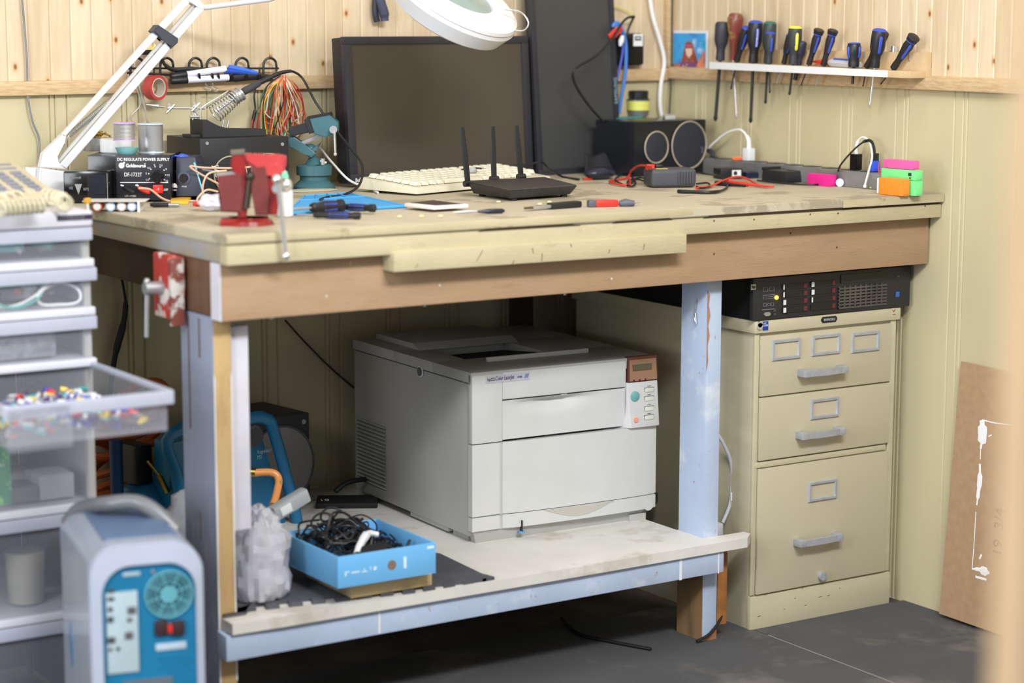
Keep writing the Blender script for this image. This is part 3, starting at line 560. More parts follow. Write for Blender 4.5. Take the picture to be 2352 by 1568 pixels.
# ================================================================== ON THE LOWER SHELF
ZS = .2152
o = obj('power_brick', MB().box((-.03, -.05, 0), (.03, .05, .028), bev=.008), GLOSSB, loc=(-.50, -.55, ZS), rot=(0, 0, R(35))); tag(o, 'glossy black power brick on the shelf between printer and right leg', 'power brick')
def cord(name, pts, r, m, label, cat='cable', grp=None, **k):
    o = obj(name, MB().tube(pts, r, **k), m); tag(o, label, cat, grp); return o
def P(ax, val, *pts): return [at(x, y, ax, val) for x, y in pts]
ORG = mat('orange_cord_sheath', (215, 92, 42), .5); GCABLE = mat('grey_cable_sheath', (165, 166, 172), .45)
cord('orange_cable', P('y', -.45, (1503, 1085), (1512, 1045), (1540, 985), (1560, 955), (1600, 920)), .0055, ORG, 'orange cord rising behind the pale blue right leg')
cord('grey_cable', P('y', -.43, (1503, 1110), (1508, 1040), (1530, 985), (1575, 950), (1620, 935)), .0035, GCABLE, 'grey cable looping beside the printer, next to the orange cord')
nc = thing('network_cable', 'pale grey network cable with a white paper flag beside the filing cabinet', 'cable', (-.48, -.75, ZS))
obj('cable', MB().tube(P('y', -.78, (1640, 985), (1662, 1020), (1680, 1070), (1678, 1150), (1660, 1200)), .0037), mat('pale_grey_cable', (196, 198, 208), .4), nc, world=True)
a = at(1648, 1215, 'y', -.78); obj('plug', MB().box((a.x-.011, -.79, a.z-.018), (a.x+.008, -.77, a.z+.014), bev=.004), mat('pale_grey_cable', (1, 1, 1)), nc, world=True)
a = at(1678, 1138, 'y', -.781); obj('flag', MB().hexa([(a.x-.002, -.784, a.z-.01), (a.x+.03, -.80, a.z-.014), (a.x-.002, -.783, a.z-.01), (a.x+.03, -.799, a.z-.014), (a.x-.002, -.784, a.z+.008), (a.x+.03, -.80, a.z+.002), (a.x-.002, -.783, a.z+.008), (a.x+.03, -.799, a.z+.002)]), WHITEP, nc, world=True, label='white paper flag')
cord('black_cable', [(-.505, -.79, .60), (-.503, -.80, .5), (-.505, -.79, .43)], .010, DBLACK, 'thick black cord hanging behind the upper right leg', smooth=True)
cord('floor_cable', P('z', .008, (1290, 1420), (1330, 1455), (1400, 1472), (1495, 1490)), .0035, CABLE, 'black cable snaking over the dark floor under the shelf', grp=None)
cord('foot_cable', [at(1600, 1472, 'y', -.87), at(1630, 1455, 'y', -.87), at(1655, 1420, 'y', -.86), at(1662, 1380, 'y', -.84), at(1660, 1340, 'y', -.80)], .003, CABLE, 'black cable curving round the foot of the right leg')
# interlocking foam mat
L0_ = at(545, 1400, 'z', .221); L1_ = at(1152, 1333, 'z', .221); Lb_ = at(1000, 1272, 'z', .221); Lc_ = at(1130, 1320, 'z', .221)
def ml(f, d=0): p = L0_.lerp(L1_, f); n = Vector((-(L1_-L0_).y, (L1_-L0_).x, 0)).normalized(); p = p+n*d; return (p.x, max(p.y, -.904))
fm = [(-1.552, -.50), (Lb_.x-.02, Lb_.y+.05), (Lb_.x+.01, Lb_.y), (Lc_.x-.01, Lc_.y+.02), ml(1, .02), ml(1, 0), ml(.965, 0)]
f = .955
while f > .03:
    fm += [ml(f, .0), ml(f+.008, .024), ml(f-.044, .024), ml(f-.036, 0)]; f -= .085
fm += [(-1.594, ml(0)[1]), (-1.594, -.868), (-1.553, -.868)]
o = obj('foam_mat', MB().prism(fm, .006, Matrix.Translation((0, 0, ZS))), patchy('charcoal_foam', (72, 72, 78), (92, 92, 98), scale=6, amount=.5, soft=.2, rough=.8)); tag(o, 'charcoal interlocking foam mat on the lower shelf under the blue box', 'mat')
ZM = ZS+.0062
o = obj('wood_block', MB().box((-1.36, -.893, ZM), (-1.195, -.72, .2515), bev=.0015), patchy('pine_block', (206, 182, 134), (176, 140, 92), (.3, 1, 1), scale=14, amount=.6, soft=.1)); tag(o, 'flat pine wood block under the blue box', 'wood block')
BM = frame(-1.402, -.922, .252, 0)
BX = mat('sky_blue_cardboard', (108, 176, 226), .45, var=.02)
bx = thing('cardboard_box', 'open sky blue cardboard box of cables on the lower shelf', 'box', BM)
BWX, BDY, BH = .198, .215, .056; t = .0035
obj('bottom', MB().box((0, 0, 0), (BWX, BDY, .002)), BX, bx)
wl = MB().box((0, 0, .002), (BWX, t, BH), bev=.0008).box((0, BDY-t, .002), (BWX, BDY, BH), bev=.0008).box((0, t, .002), (t, BDY-t, BH), bev=.0008).box((BWX-t, t, .002), (BWX, BDY-t, BH), bev=.0008)
obj('wall', wl, BX, bx)
obj('finger_hole', MB().cyl((.108, -.0004, .027), (.108, .0005, .027), .0088, n=24), mat('hole_brown', (128, 104, 92), .8), bx)
text('1', .026, mat('pale_print', (206, 228, 246), .5), bx, (.128, -.0004, .019), (1, 0, 0), (0, 0, 1), bold=.0016)
for x_, w_, z_, h in ((.014, .003, .02, .008), (.017, .006, .026, .002), (.027, .016, .023, .003), (.047, .012, .022, .002), (.052, .002, .024, .005), (.064, .002, .024, .007), (.071, .006, .023, .006), (.18, .014, .046, .005)): obj('print', MB().box((x_, -.0004, z_), (x_+w_, .0003, z_+h)), mat('pale_print', (1, 1, 1)), bx)
random.seed(5)
tg = MB()
for i in range(64):
    cx, cy = random.uniform(.03, .17), random.uniform(.05, .185); z = random.uniform(.018, .050)+.022*(cy > .11)*(cx < .12); pts = []
    ra, rb = random.uniform(.012, .045), random.uniform(.01, .04); ph = random.uniform(0, 6)
    for k in range(7):
        a_ = k/7*6.28*.93; q = (min(max(cx+ra*math.cos(a_+ph), .014), BWX-.015), min(max(cy+rb*math.sin(a_+ph), .016), BDY-.016), max(.009, z+random.uniform(-.012, .014)))
        pts.append(q)
    tg.tube(pts, random.choice((.0016, .0022, .003)), 6, sub=4)
o = obj('cable_tangle', tg, CABLE, loc=(-1.402, -.922, .252)); tag(o, 'tangle of black cables heaped in the open blue box', 'cables', kind='stuff')
W_ = obj('white_cable', MB().tube([(.05, .03, .04), (.075, .06, .05), (.10, .085, .060), (.118, .10, .062), (.135, .098, .058)], [.006, .007, .008, .006, .005], 8), WHITEP, loc=(-1.402, -.922, .252)); tag(W_, 'white bundled cord lying on the black cables in the blue box', 'cable')
W_ = obj('bracket', MB().hexa([(.056, .018, .03), (.12, .025, .040), (.07, .055, .050), (.125, .06, .052), (.056, .018, .033), (.12, .025, .043), (.07, .055, .053), (.125, .06, .055)], bev=.001), DBLACK, loc=(-1.402, -.922, .252)); tag(W_, 'flat black bracket at the front of the blue box', 'bracket')
rb = MB()
for cx, cy, z, r_ in ((.05, .15, .085, .022), (.075, .165, .09, .02), (.035, .12, .075, .016)):
    rb.tube([(cx+r_*math.cos(a_/8*6.28), cy+.6*r_*math.sin(a_/8*6.28), z+.010*math.sin(a_)) for a_ in range(8)], .0022, 6, closed=True)
rb.tube([(.03, .10, .06), (.045, .12, .08), (.06, .13, .1), (.09, .14, .095), (.12, .13, .07), (.15, .11, .055)], .0022, 6)
o = obj('usb_cable', rb, CABLE, loc=(-1.402, -.922, .252)); tag(o, 'black looped cable standing up at the back of the blue box', 'cable')
# white bag and clear bits behind the left leg
BAG = mat('clear_crinkled_plastic', (224, 224, 232), .18, var=.05, scale=14, trans=.2, alpha=.72, bump=.5, bscale=22, col2=(192, 190, 200))
def crumple(c, s, seed, n=26):
    m = MB(); bmesh.ops.create_uvsphere(m.b, u_segments=n, v_segments=n//2, radius=1)
    for v_ in m.b.verts:
        p = v_.co.copy(); k = 1+.34*noise.noise(p*1.5+Vector((seed, 0, 0)))+.22*abs(noise.noise(p*4.6+Vector((0, seed, 0))))
        v_.co = Vector((c[0]+p.x*s[0]*k, c[1]+p.y*s[1]*k, max(ZM+.001, c[2]+p.z*s[2]*k)))
    return m
o = obj('plastic_bag', crumple((-1.49, -.795, .285), (.055, .055, .084), 3.3, 40), BAG, smooth=16, loc=(-1.515, -.80, ZM), world=True); tag(o, 'crinkled clear plastic bag of parts on the foam mat beside the left leg', 'bag')
RMs = mat('whitish_paper', (214, 208, 208), .7)
o = obj('plastic_bag', crumple((-1.52, -.62, .335), (.075, .06, .05), 8.1), BAG, smooth=16, loc=(-1.52, -.62, .3), world=True); tag(o, 'crumpled clear bag lying behind the left leg against the blue compressor', 'bag')
tb = thing('plastic_clip', 'translucent grey plastic cable clip above the blue box', 'clip', axes(at(655, 1163, 'y', -.68), (1, .1, .38), (0, 0, 1)))
obj('body', MB().box((-.03, -.012, -.014), (.05, .012, .014), bev=.006), mat('translucent_grey', (186, 192, 196), .35, trans=.2), tb)
obj('tab', MB().box((-.018, -.0135, -.009), (.006, -.012, .008), bev=.0005), WHITEP, tb)
# compressor
CB = mat('blue_compressor_enamel', (28, 108, 152), .35, var=.06)
cmz = at(640, 1140, 'y', -.45)
KM = frame(-1.47, -.36, ZS, 12)
ko = thing('air_compressor', 'blue portable air compressor with orange hose behind the left leg', 'compressor', KM)
def kp(x, y, c=0.): return at(x, y, 'y', c, KM)
fa = [(365, 990), (380, 1160), (670, 1160), (617, 965), (590, 945)]
tp, q1, q2, q3 = kp(612, 958), kp(668, 1155), kp(385, 995), kp(410, 1150)
obj('frame_panel', MB().hexa([(q3.x, 0, 0), (q1.x-.012, 0, 0), (q3.x, .10, 0), (q1.x-.012, .10, 0), (q2.x+.01, .0, tp.z-.02), (tp.x-.02, .0, tp.z-.01), (q2.x+.01, .06, tp.z-.02), (tp.x-.02, .06, tp.z-.01)], bev=.004), CB, ko)
obj('side_tube', MB().tube([(q1.x+.0, -.012, 0), (q1.x, -.014, q1.z*.5), (tp.x+.008, -.014, tp.z-.03), (tp.x-.012, -.012, tp.z), (tp.x-.06, -.01, tp.z+.006), (q2.x, -.01, q2.z), (q2.x+.012, -.012, q2.z*.6), (q3.x+.01, -.012, 0)], .0125, 10), CB, ko)
a = kp(578, 1000, -.006); g = obj('gauge', MB().lathe((a.x, .0, a.z), (a.x, -.014, a.z), [(0, .022), (1, .022)], 24), mat('dark_grey_rim', (70, 72, 76), .3), ko)
a = kp(605, 1040, -.002); text('Regulator\nPSI', .011, mat('pale_grey_print', (150, 180, 196), .5), ko, (a.x-.015, -.001, a.z), (1, 0, 0), (0, 0, 1), align='LEFT', sx=.85)
obj('gauge_face', MB().cyl((kp(578, 1000).x, -.0135, kp(578, 1000).z), (kp(578, 1000).x, -.0142, kp(578, 1000).z), .019), mat('dark_gauge_face', (58, 60, 66), .25), g)
obj('tank', MB().lathe((q3.x-.06, .10, .055), (q1.x-.01, .10, .055), [(0, .01), (.03, .05), (.1, .058), (.9, .058), (.97, .05), (1, .01)], 24), CB, ko)
obj('pump_head', MB().box((q3.x-.04, .08, .11), (q2.x+.02, .16, .19), bev=.006), mat('black_pump', (24, 25, 28), .4), ko)
obj('fittings', MB().cyl((q3.x-.03, .02, .14), (q3.x-.012, .02, .105), .006).cyl((q3.x-.05, .03, .17), (q3.x-.03, .02, .14), .003), BRASS, ko)
hs = MB().tube([at(585, 1085, 'y', -.47), at(625, 1085, 'y', -.49), at(640, 1100, 'y', -.5), at(636, 1130, 'y', -.52), at(627, 1160, 'y', -.54)], .0075, 10)
o = obj('air_hose', hs, patchy('orange_hose', (226, 150, 84), (150, 130, 84), scale=30, amount=.6, rough=.3)); tag(o, 'short orange air hose curving down from the blue compressor', 'hose')
o = obj('hose_fitting', MB().cyl(at(560, 1083, 'y', -.465), at(592, 1085, 'y', -.47), .0085), BRASS); tag(o, 'brass hose fitting on the front of the blue compressor', 'fitting')
# coiled orange hose on the floor behind the drawers
OH = mat('dark_orange_hose', (186, 96, 38), .45)
hb = MB()
cx_, cz_ = at(285, 1040, 'y', -.10).x, at(285, 1040, 'y', -.10).z
for k in range(9):
    z = cz_+.10-.03*k; r1 = .10-.004*(k % 3)
    hb.tube([(cx_+r1*math.cos(a_), -.092+.04*math.sin(a_), max(.226, z+.022*math.sin(a_*2+k)+.02*math.cos(a_+k))) for a_ in [i/12*6.283 for i in range(12)]], .008, 8, closed=True)
o = obj('coiled_hose', hb, OH); tag(o, 'dark orange coiled air hose behind the drawer tower', 'hose')
o = obj('blue_post', MB().cyl((at(268, 1100, 'y', -.275).x, -.275, ZS), (at(268, 1100, 'y', -.275).x, -.275, at(268, 1010, 'y', -.275).z), .013), mat('dark_blue_enamel', (16, 52, 96), .4)); tag(o, 'dark blue metal tube standing in front of the orange hose coil', 'tube')
cord('flat_cable', P('y', -.02, (278, 630), (288, 690), (284, 740), (268, 800), (258, 856), (250, 930)), [.003, .006, .008, .006, .005], CABLE, 'flat black cord hanging on the wall under the left of the bench')
cord('thin_wire', P('y', -.02, (655, 735), (700, 785), (760, 845), (812, 890)), .0022, mat('dark_brown_wire', (50, 32, 26), .5), 'thin dark wire slanting down the wall behind the printer')
cord('printer_cable', P('y', -.22, (770, 1128), (790, 1112), (812, 1104), (840, 1100)), .0055, CABLE, 'thick black cord entering the back of the printer')
# big dark speaker on the shelf
q = at(600, 1140, 'y', -.16)
SPM = frame(-1.205, -.20, ZS, 8)
def big_speaker(name, label, M, W, D, Hh, circ, m, gm, ringm=None, ring=.0022, off=None):
    t = thing(name, label, 'speaker', M)
    obj('cabinet', MB().box((0, 0, 0), (W, D, Hh), bev=.003), m, t)
    for cx, cz, r_ in circ:
        c = obj('driver_grille', MB().lathe((cx, .0005, cz), (cx, -.0035, cz), [(0, r_), (.5, r_), (1, r_*.94)], 48), gm, t)
        if ringm: obj('ring', MB().tube([(cx+r_*math.cos(i/40*6.283), -.0030, cz+r_*math.sin(i/40*6.283)) for i in range(40)], ring, 6, closed=True, smooth=False), ringm, c)
    return t
GRI = mat('perforated_grille', (120, 118, 118), .6, .3, var=.2, scale=30); n_ = GRI.node_tree.nodes; l_ = GRI.node_tree.links
vo = n_.new('ShaderNodeTexVoronoi'); vo.inputs['Scale'].default_value = 420; vo.inputs['Randomness'].default_value = 0; tc0 = [x for x in n_ if x.type == 'TEX_COORD'][0]; l_.new(tc0.outputs['Object'], vo.inputs['Vector'])
c0 = n_.new('ShaderNodeValToRGB'); c0.color_ramp.elements[0].position = .3; c0.color_ramp.elements[0].color = lin((30, 30, 32)); c0.color_ramp.elements[1].position = .45; c0.color_ramp.elements[1].color = lin((138, 134, 132)); l_.new(vo.outputs['Distance'], c0.inputs[0]); l_.new(c0.outputs[0], n_['Principled BSDF'].inputs['Base Color'])
a1 = at(718, 947, 'y', -.0, SPM); Hs = a1.z; Ws = a1.x
t = big_speaker('floor_speaker', 'dark grey speaker with round perforated grille on the shelf left of the printer', frame(-1.205-.04, -.20, ZS, 8), Ws+.035, .17, Hs, [((Ws+.04)*.55, Hs*.47, min(Ws*.72, .085))], mat('charcoal_cabinet', (52, 52, 56), .5, var=.1), GRI, mat('dark_grey_rim', (1, 1, 1)))
obj('corner_screw', MB().cyl((Ws+.02, .001, Hs-.018), (Ws+.02, -.002, Hs-.018), .005), STEEL, t)
o = obj('floor_pad', MB().box((-.06, -.04, 0), (.07, .04, .012), bev=.004), DBLACK, loc=(at(792, 1158, 'z', ZS).x, at(792, 1158, 'z', ZS).y, ZS), rot=(0, 0, R(-30))); tag(o, 'flat black plastic case lying behind the blue box near the printer', 'case')
text('10', .022, WHITEINK, o, (-.052, -.02, .0123), (.9, .2, 0), (-.2, .9, 0))
# ================================================================== BROWN BOARD on the right wall
a = at(2207, 830, 'x', -.012); b = at(2165, 1407, 'x', -.02)
HB = mat('hardboard', (172, 140, 108), .65, var=.05, scale=60, bump=.08)
bo = thing('hardboard_sheet', 'brown hardboard sheet with white paint marks leaning on the right wall', 'board', (0, -1.3, 0))
obj('sheet', MB().hexa([(-.030, -1.62, .004), (-.026, -1.62, .004), (-.030, b.y, .012), (-.026, b.y, .012), (-.012, -1.66, a.z-.02), (-.008, -1.66, a.z-.02), (-.012, a.y, a.z), (-.008, a.y, a.z)]), HB, bo, world=True)
def bp(x, y):
    z = at(x, y, 'x', -.02).z; X = -.0305+.018*(z/.55); return at(x, y, 'x', X-.0006)
pw = mat('white_paint_marks', (235, 235, 238), .5, var=0)
mb = MB()
for pts, r_ in ((((2255, 965), (2256, 985), (2255, 1010), (2252, 1030)), [.007, .013, .012, .003]), (((2252, 1030), (2251, 1055)), .0012), (((2250, 1065), (2250, 1100), (2246, 1135), (2243, 1160)), [.003, .007, .005, .002]), (((2241, 1175), (2236, 1260), (2232, 1305)), .0011), (((2232, 1306), (2250, 1308), (2272, 1316)), [.002, .004, .009, .003]), (((2255, 964), (2285, 971), (2325, 976)), .0014), (((2240, 1324), (2265, 1331)), .0025), (((2250, 1277), (2253, 1280)), .006), (((2273, 999), (2274, 1002)), .005), (((2332, 950), (2335, 953)), .005)):
    P_ = [bp(*p) for p in pts]; 
    m2 = MB().tube(P_, r_, 10)
    for v_ in m2.b.verts:
        X = -.0305+.018*(v_.co.z/.55); v_.co.x = X+(v_.co.x-X)*.06
    me_ = bpy.data.meshes.new('tmp'); m2.b.to_mesh(me_); m2.b.free(); mb.b.from_mesh(me_); bpy.data.meshes.remove(me_)
obj('paint_mark', mb, pw, bo, world=True, label='white paint runs')
pcl = mat('pencil_grey', (112, 88, 68), .7); Lb = RM[bo.name].inverted()
a = bp(2300, 1280); text('19  3/4', .035, pcl, bo, Lb @ (a+Vector((-.0004, 0, 0))), (.03, 0, 1), (0, 1, 0), sx=1.0)
# ================================================================== DRAWER TOWER
TX1, TY, TZ = -1.75, -.705, .912; TX0 = TX1-.285; TD = .37
FROST = mat('frosted_clear_plastic', (196, 199, 210), .3, var=.02, alpha=.13)
FROSTR = mat('frosted_rim_plastic', (188, 192, 208), .3, var=.02, alpha=.8)
WTW = mat('white_tower_plastic', (206, 206, 215), .35, var=.015)
tw = thing('drawer_tower', 'tall white plastic drawer tower with clear drawers left of the workbench', 'drawer unit', (TX0, TY, 0))
lp_ = lambda y: at(215, y, 'x', TX1).z
shelves = [lp_(602), lp_(712), lp_(828), lp_(1150), lp_(1385)]
obj('top_panel', MB().box((TX0-.004, TY-.008, TZ-.028), (TX1+.002, TY+TD, TZ), bev=.007), WTW, tw, world=True)
s = obj('brand_label', MB().box((0, 0, 0), (.062, .0006, .009)), mat('dark_purple_label', (52, 40, 66), .5), tw); L_ = RM[tw.name].inverted(); a = at(131, 499, 'y', TY-.0086)
s.location = (a.x-TX0, -.0086, a.z-.0065)
text('STORAGE', .0085, mat('grey_print', (1, 1, 1)), tw, (a.x-TX0+.004, -.0089, a.z-.0045), (1, 0, 0), (0, 0, 1), sx=1.2)
for zz in shelves: obj('shelf_divider', MB().box((TX0-.002, TY-.003, zz-.008), (TX1+.004, TY+TD, zz+.006), bev=.003), WTW, tw, world=True)
ps = MB()
for x in (TX0, TX1-.012):
    for y in (TY+.01, TY+TD-.02): ps.box((x, y, 0.005), (x+.012, y+.012, TZ-.01))
obj('corner_post', ps, mat('greyish_post', (176, 172, 166), .5), tw, world=True)
obj('light_block_side', MB().box((TX0-.001, TY+.004, .012), (TX0+.002, TY+TD, TZ-.02)), mat('greyish_post', (1, 1, 1)), tw, world=True); obj('light_block_side', MB().box((TX1+.0005, TY+.022, .012), (TX1+.0035, TY+TD, TZ-.02)), mat('greyish_post', (1, 1, 1)), tw, world=True)  # sides added to block side light and darken the drawers, left one unseen
obj('back_panel', MB().box((TX0+.012, TY+TD-.006, .02), (TX1-.012, TY+TD-.002, TZ-.03)), mat('grey_frost_panel', (84, 84, 88), .5), tw, world=True)
def drawer(z0, z1, pull, nm='drawer', rim=.022, ext=0):
    y0 = TY-.004-pull; x0, x1 = TX0+.008, TX1-.004+ext; d = obj(nm, MB().box((x0+.006, y0+.006, z0), (x1-.006, y0+TD-.03, z0+.003)).box((x0+.006, y0+.004, z0), (x1-.006, y0+.0065, z1-rim)).box((x0+.004, y0+.006, z0), (x0+.0065, y0+TD-.03, z1-.004)).box((x1-.0065, y0+.006, z0), (x1-.004, y0+TD-.03, z1-.004)).box((x0+.006, y0+TD-.033, z0), (x1-.006, y0+TD-.03, z1-.004)), FROST, tw, world=True)
    obj('rim', MB().box((x0, y0-.004, z1-rim), (x1+.004, y0+.004, z1), bev=.002).box((x0-.001, y0+.004, z1-.008), (x0+.007, y0+TD-.03, z1)).box((x1-.004, y0+.004, z1-.008), (x1+.004, y0+TD-.03, z1)), FROSTR, d, world=True)
    return d
zs_ = [TZ-.028]+[q-.008 for q in shelves]; zb = [q+.007 for q in shelves]+[.012]
drawer(zb[0], zs_[0]-.001, 0); drawer(zb[1], zs_[1]-.001, 0, ext=.006); drawer(zb[2], zs_[2]-.001, 0, ext=.004)
drawer(zb[3], zs_[3]-.1, 0, rim=.001) if 0 else None
dz1 = at(398, 895, 'x', TX1).z; dz0 = at(385, 982, 'x', TX1).z
DO = drawer(dz0, dz1, .325)
pf = MB(); y0 = TY-.004-.325
pf.box((TX0+.012, y0-.009, dz0-.006), (TX0+.115, y0-.004, dz1-.004), bev=.003)
obj('pull_plate', pf, FROST, DO, world=True)
drawer(zb[3], dz0-.012, 0, rim=.004); drawer(zb[4], zs_[4]-.001, 0); drawer(.012, zs_[5]-.001, 0)
# contents of the drawers
def pile(name, x0, x1, y0, y1, z0, n, cols, seed, ln=(.01, .05), r=(.002, .006), hz=.02):
    random.seed(seed); 
    m = MB(); ms = []
    for c in cols: ms.append(mat('part_%d_%d_%d' % c, c, .4))
    for i in range(n):
        x, y, z = random.uniform(x0, x1), random.uniform(y0, y1), z0+random.uniform(0, hz); l = random.uniform(*ln); a_ = random.uniform(0, 3.14); rr = random.uniform(*r); k = len(m.b.faces)
        d = Vector((math.cos(a_), math.sin(a_), random.uniform(-.2, .3)))*l/2; c = Vector((x, y, z+rr+.004))
        p, q = c-d, c+d
        for s_ in (p, q): s_.x = min(max(s_.x, x0-.005), x1+.005); s_.y = min(max(s_.y, y0-.005), y1+.005)
        if (q-p).length < .004: q = p+Vector((0, .006, 0))
        if random.random() < .5: m.cyl(p, q, rr, n=8)
        else: m.lathe(p, q, [(0, rr*1.3), (1, rr*1.3)], 4, flat=.6)
        m.b.faces.ensure_lookup_table(); mi = random.randrange(len(cols))
        for f in m.b.faces[k:]: f.material_index = mi
    return obj(name, m, ms, smooth=30)
yf = TY-.325
o = pile('small_parts', TX0+.03, TX1-.035, yf+.02, yf+.30, dz0+.004, 420, [(222, 222, 228), (40, 60, 180), (210, 60, 50), (225, 200, 70), (60, 160, 170), (90, 70, 120), (150, 150, 158), (235, 235, 240)], 3, ln=(.008, .03), r=(.0014, .0042), hz=.020)
tag(o, 'loose colourful electronic parts heaped in the pulled out clear drawer', 'small parts', kind='stuff')
o = pile('loose_parts', TX0+.03, TX1-.03, TY+.03, TY+.25, zb[0]+.004, 40, [(205, 205, 210), (180, 180, 170), (90, 180, 180), (120, 120, 128)], 4, ln=(.03, .09), r=(.004, .009), hz=.03)
tag(o, 'grey and teal odds and ends inside the top closed drawer', 'small parts', kind='stuff')
o = pile('loose_parts', TX0+.03, TX1-.03, TY+.04, TY+.25, zb[1]+.004, 50, [(40, 42, 60), (70, 60, 90), (200, 200, 205), (190, 110, 80)], 5, ln=(.02, .07), r=(.003, .008), hz=.025)
tag(o, 'dark small parts lying under the loops in the second drawer', 'small parts', kind='stuff')
for px_, py_, rx, rz, m, lab, k in ((45, 668, .042, .028, mat('teal_wire', (60, 170, 160), .4), 'teal wire loop seen through the second clear drawer', .2), (137, 680, .038, .021, WCABLE, 'white wire loop seen through the second clear drawer at its right', 0), (50, 655, .05, .036, WCABLE, 'large white wire loop behind the teal one in the second drawer', .5)):
    c = at(px_, py_, 'y', TY+.008); o = obj('wire_loop', MB().tube([(c.x+rx*math.cos(a_/12*6.283), TY+.010+.006*k+.004*math.sin(a_), max(zb[1]+.005, min(zs_[1]-.026, c.z+rz*math.sin(a_/12*6.283+k)))) for a_ in range(12)], .0024, 6, closed=True), m); tag(o, lab, 'wire')
o = obj('parts_box', MB().box((TX0+.05, TY+.02, zb[2]+.004), (TX1-.06, TY+.12, zb[2]+.055), bev=.003), mat('grey_ridged_part', (136, 140, 150), .5, var=.2, scale=60)); tag(o, 'grey boxed part inside the third clear drawer', 'box')
for (x0, y0, x1, y1, m, lab, nm, ct) in ((27, 1115, 90, 1160, mat('dull_metal_case', (120, 122, 128), .4, .4), 'grey ribbed metal part in the big lower drawer at its left', 'metal_case', 'case'), (92, 1085, 170, 1150, mat('pale_grey_box', (150, 150, 156), .6), 'pale grey box in the big lower drawer', 'grey_box', 'box')):
    a = at(x0, y1, 'y', TY+.03); b = at(x1, y0, 'y', TY+.03); o = obj(nm, MB().box((a.x, TY+.03, max(a.z, zb[3]+.0035)), (b.x, TY+.10, b.z), bev=.002), m); tag(o, lab, ct)
a = at(-2, 1160, 'y', TY+.015); b = at(22, 1020, 'y', TY+.015); o = obj('circuit_board', MB().box((a.x, TY+.015, max(a.z, zb[3]+.0035)), (b.x, TY+.018, b.z)), patchy('green_circuit_board', (50, 130, 90), (130, 190, 110), scale=40, amount=.56, rough=.4, third=(210, 215, 215), scale3=60, amt3=.64)); tag(o, 'green circuit board standing in the big lower drawer', 'circuit board')
a = at(60, 1360, 'y', TY+.05); o = obj('paper_roll', MB().lathe((a.x+.01, TY+.08, .255), (a.x+.01, TY+.08, .345), [(0, .03), (1, .034)], 20), mat('pale_cup', (150, 145, 132), .7)); tag(o, 'pale ribbed cup inside the drawer behind the old computer', 'cup')
o.location = (0, 0, zb[4]+.004-.255)
# ================================================================== TELEPHONE on the tower
TEL = mat('ivory_telephone_plastic', (198, 188, 158), .4, var=.03); KEY = mat('grey_telephone_key', (138, 140, 156), .5)
PHM = frame(-2.03, -.64, TZ+.0005, -6)
te = thing('telephone', 'ivory desk telephone with coiled cord on top of the drawer tower', 'telephone', PHM)
def ph(x, y, c=.0): return at(x, y, 'y', c, PHM)
FRp = at(148, 468, 'y', -.60); BRp = at(28, 366, 'y', -.455); FRp.z = max(FRp.z, TZ+.012)
lv = Vector((-.19, -.045, 0)); FLp, BLp = FRp+lv, BRp+lv
obj('body', MB().hexa([(FLp.x, FLp.y, TZ+.0005), (FRp.x, FRp.y, TZ+.0005), (BLp.x, BLp.y, TZ+.0005), (BRp.x, BRp.y, TZ+.0005), tuple(FLp), tuple(FRp), tuple(BLp), tuple(BRp)], bev=.004), TEL, te, world=True)
def fp_(u, v, h=0):   # u from the right edge, v from the front
    p = FRp.lerp(BRp, v)+lv*u; n = (BRp-FRp).cross(lv).normalized(); n = n if n.z > 0 else -n; return p+n*h
def onface(nm, u0, v0, u1, v1, h, m, par): 
    return obj(nm, MB().hexa([tuple(fp_(u1, v0)), tuple(fp_(u0, v0)), tuple(fp_(u1, v1)), tuple(fp_(u0, v1)), tuple(fp_(u1, v0, h)), tuple(fp_(u0, v0, h)), tuple(fp_(u1, v1, h)), tuple(fp_(u0, v1, h))], bev=.0008), m, par, world=True)
for r__ in range(6):
    for c__ in range(3): onface('key', .10+c__*.17, .20+r__*.085, .20+c__*.17, .255+r__*.085, .003, KEY, te)
for r__ in range(2): onface('display_strip', .08, .76+.1*r__, .5, .80+.1*r__, .0008, KEY, te)
IV = mat('ivory_coil_cord', (202, 194, 166), .45, var=.03)
cc = MB()
def coilpath(pts, Rr, r, turns):
    P_ = [Vector(p) for p in pts]; N = turns*10; out = []
    for i in range(N+1):
        t = i/N*(len(P_)-1); k = min(int(t), len(P_)-2); c = P_[k].lerp(P_[k+1], t-k); d = (P_[k+1]-P_[k]).normalized(); u = Vector((0, 0, 1)); v_ = d.cross(u).normalized(); an = i/10*6.283
        out.append(c+u*Rr*math.cos(an)+v_*Rr*math.sin(an))
    return MB().tube(out, r, 6, smooth=False) if 0 else (out, r)
zc_ = TZ+.0148
for pts, t_ in ((([at(0, 460, 'z', zc_), at(60, 452, 'z', zc_), at(100, 448, 'z', zc_), at(140, 458, 'z', zc_), at(150, 468, 'z', zc_)]), 13), (([at(0, 478, 'z', zc_), at(50, 474, 'z', zc_), at(100, 470, 'z', zc_)]), 9), (([at(20, 440, 'z', .935), at(60, 446, 'z', .928), at(100, 444, 'z', .928)]), 7)):
    o_, r_ = coilpath(pts, .0118, .0030, t_); cc.tube(o_, r_, 6, smooth=False)
o = obj('coiled_cord', cc, IV, te, world=True)
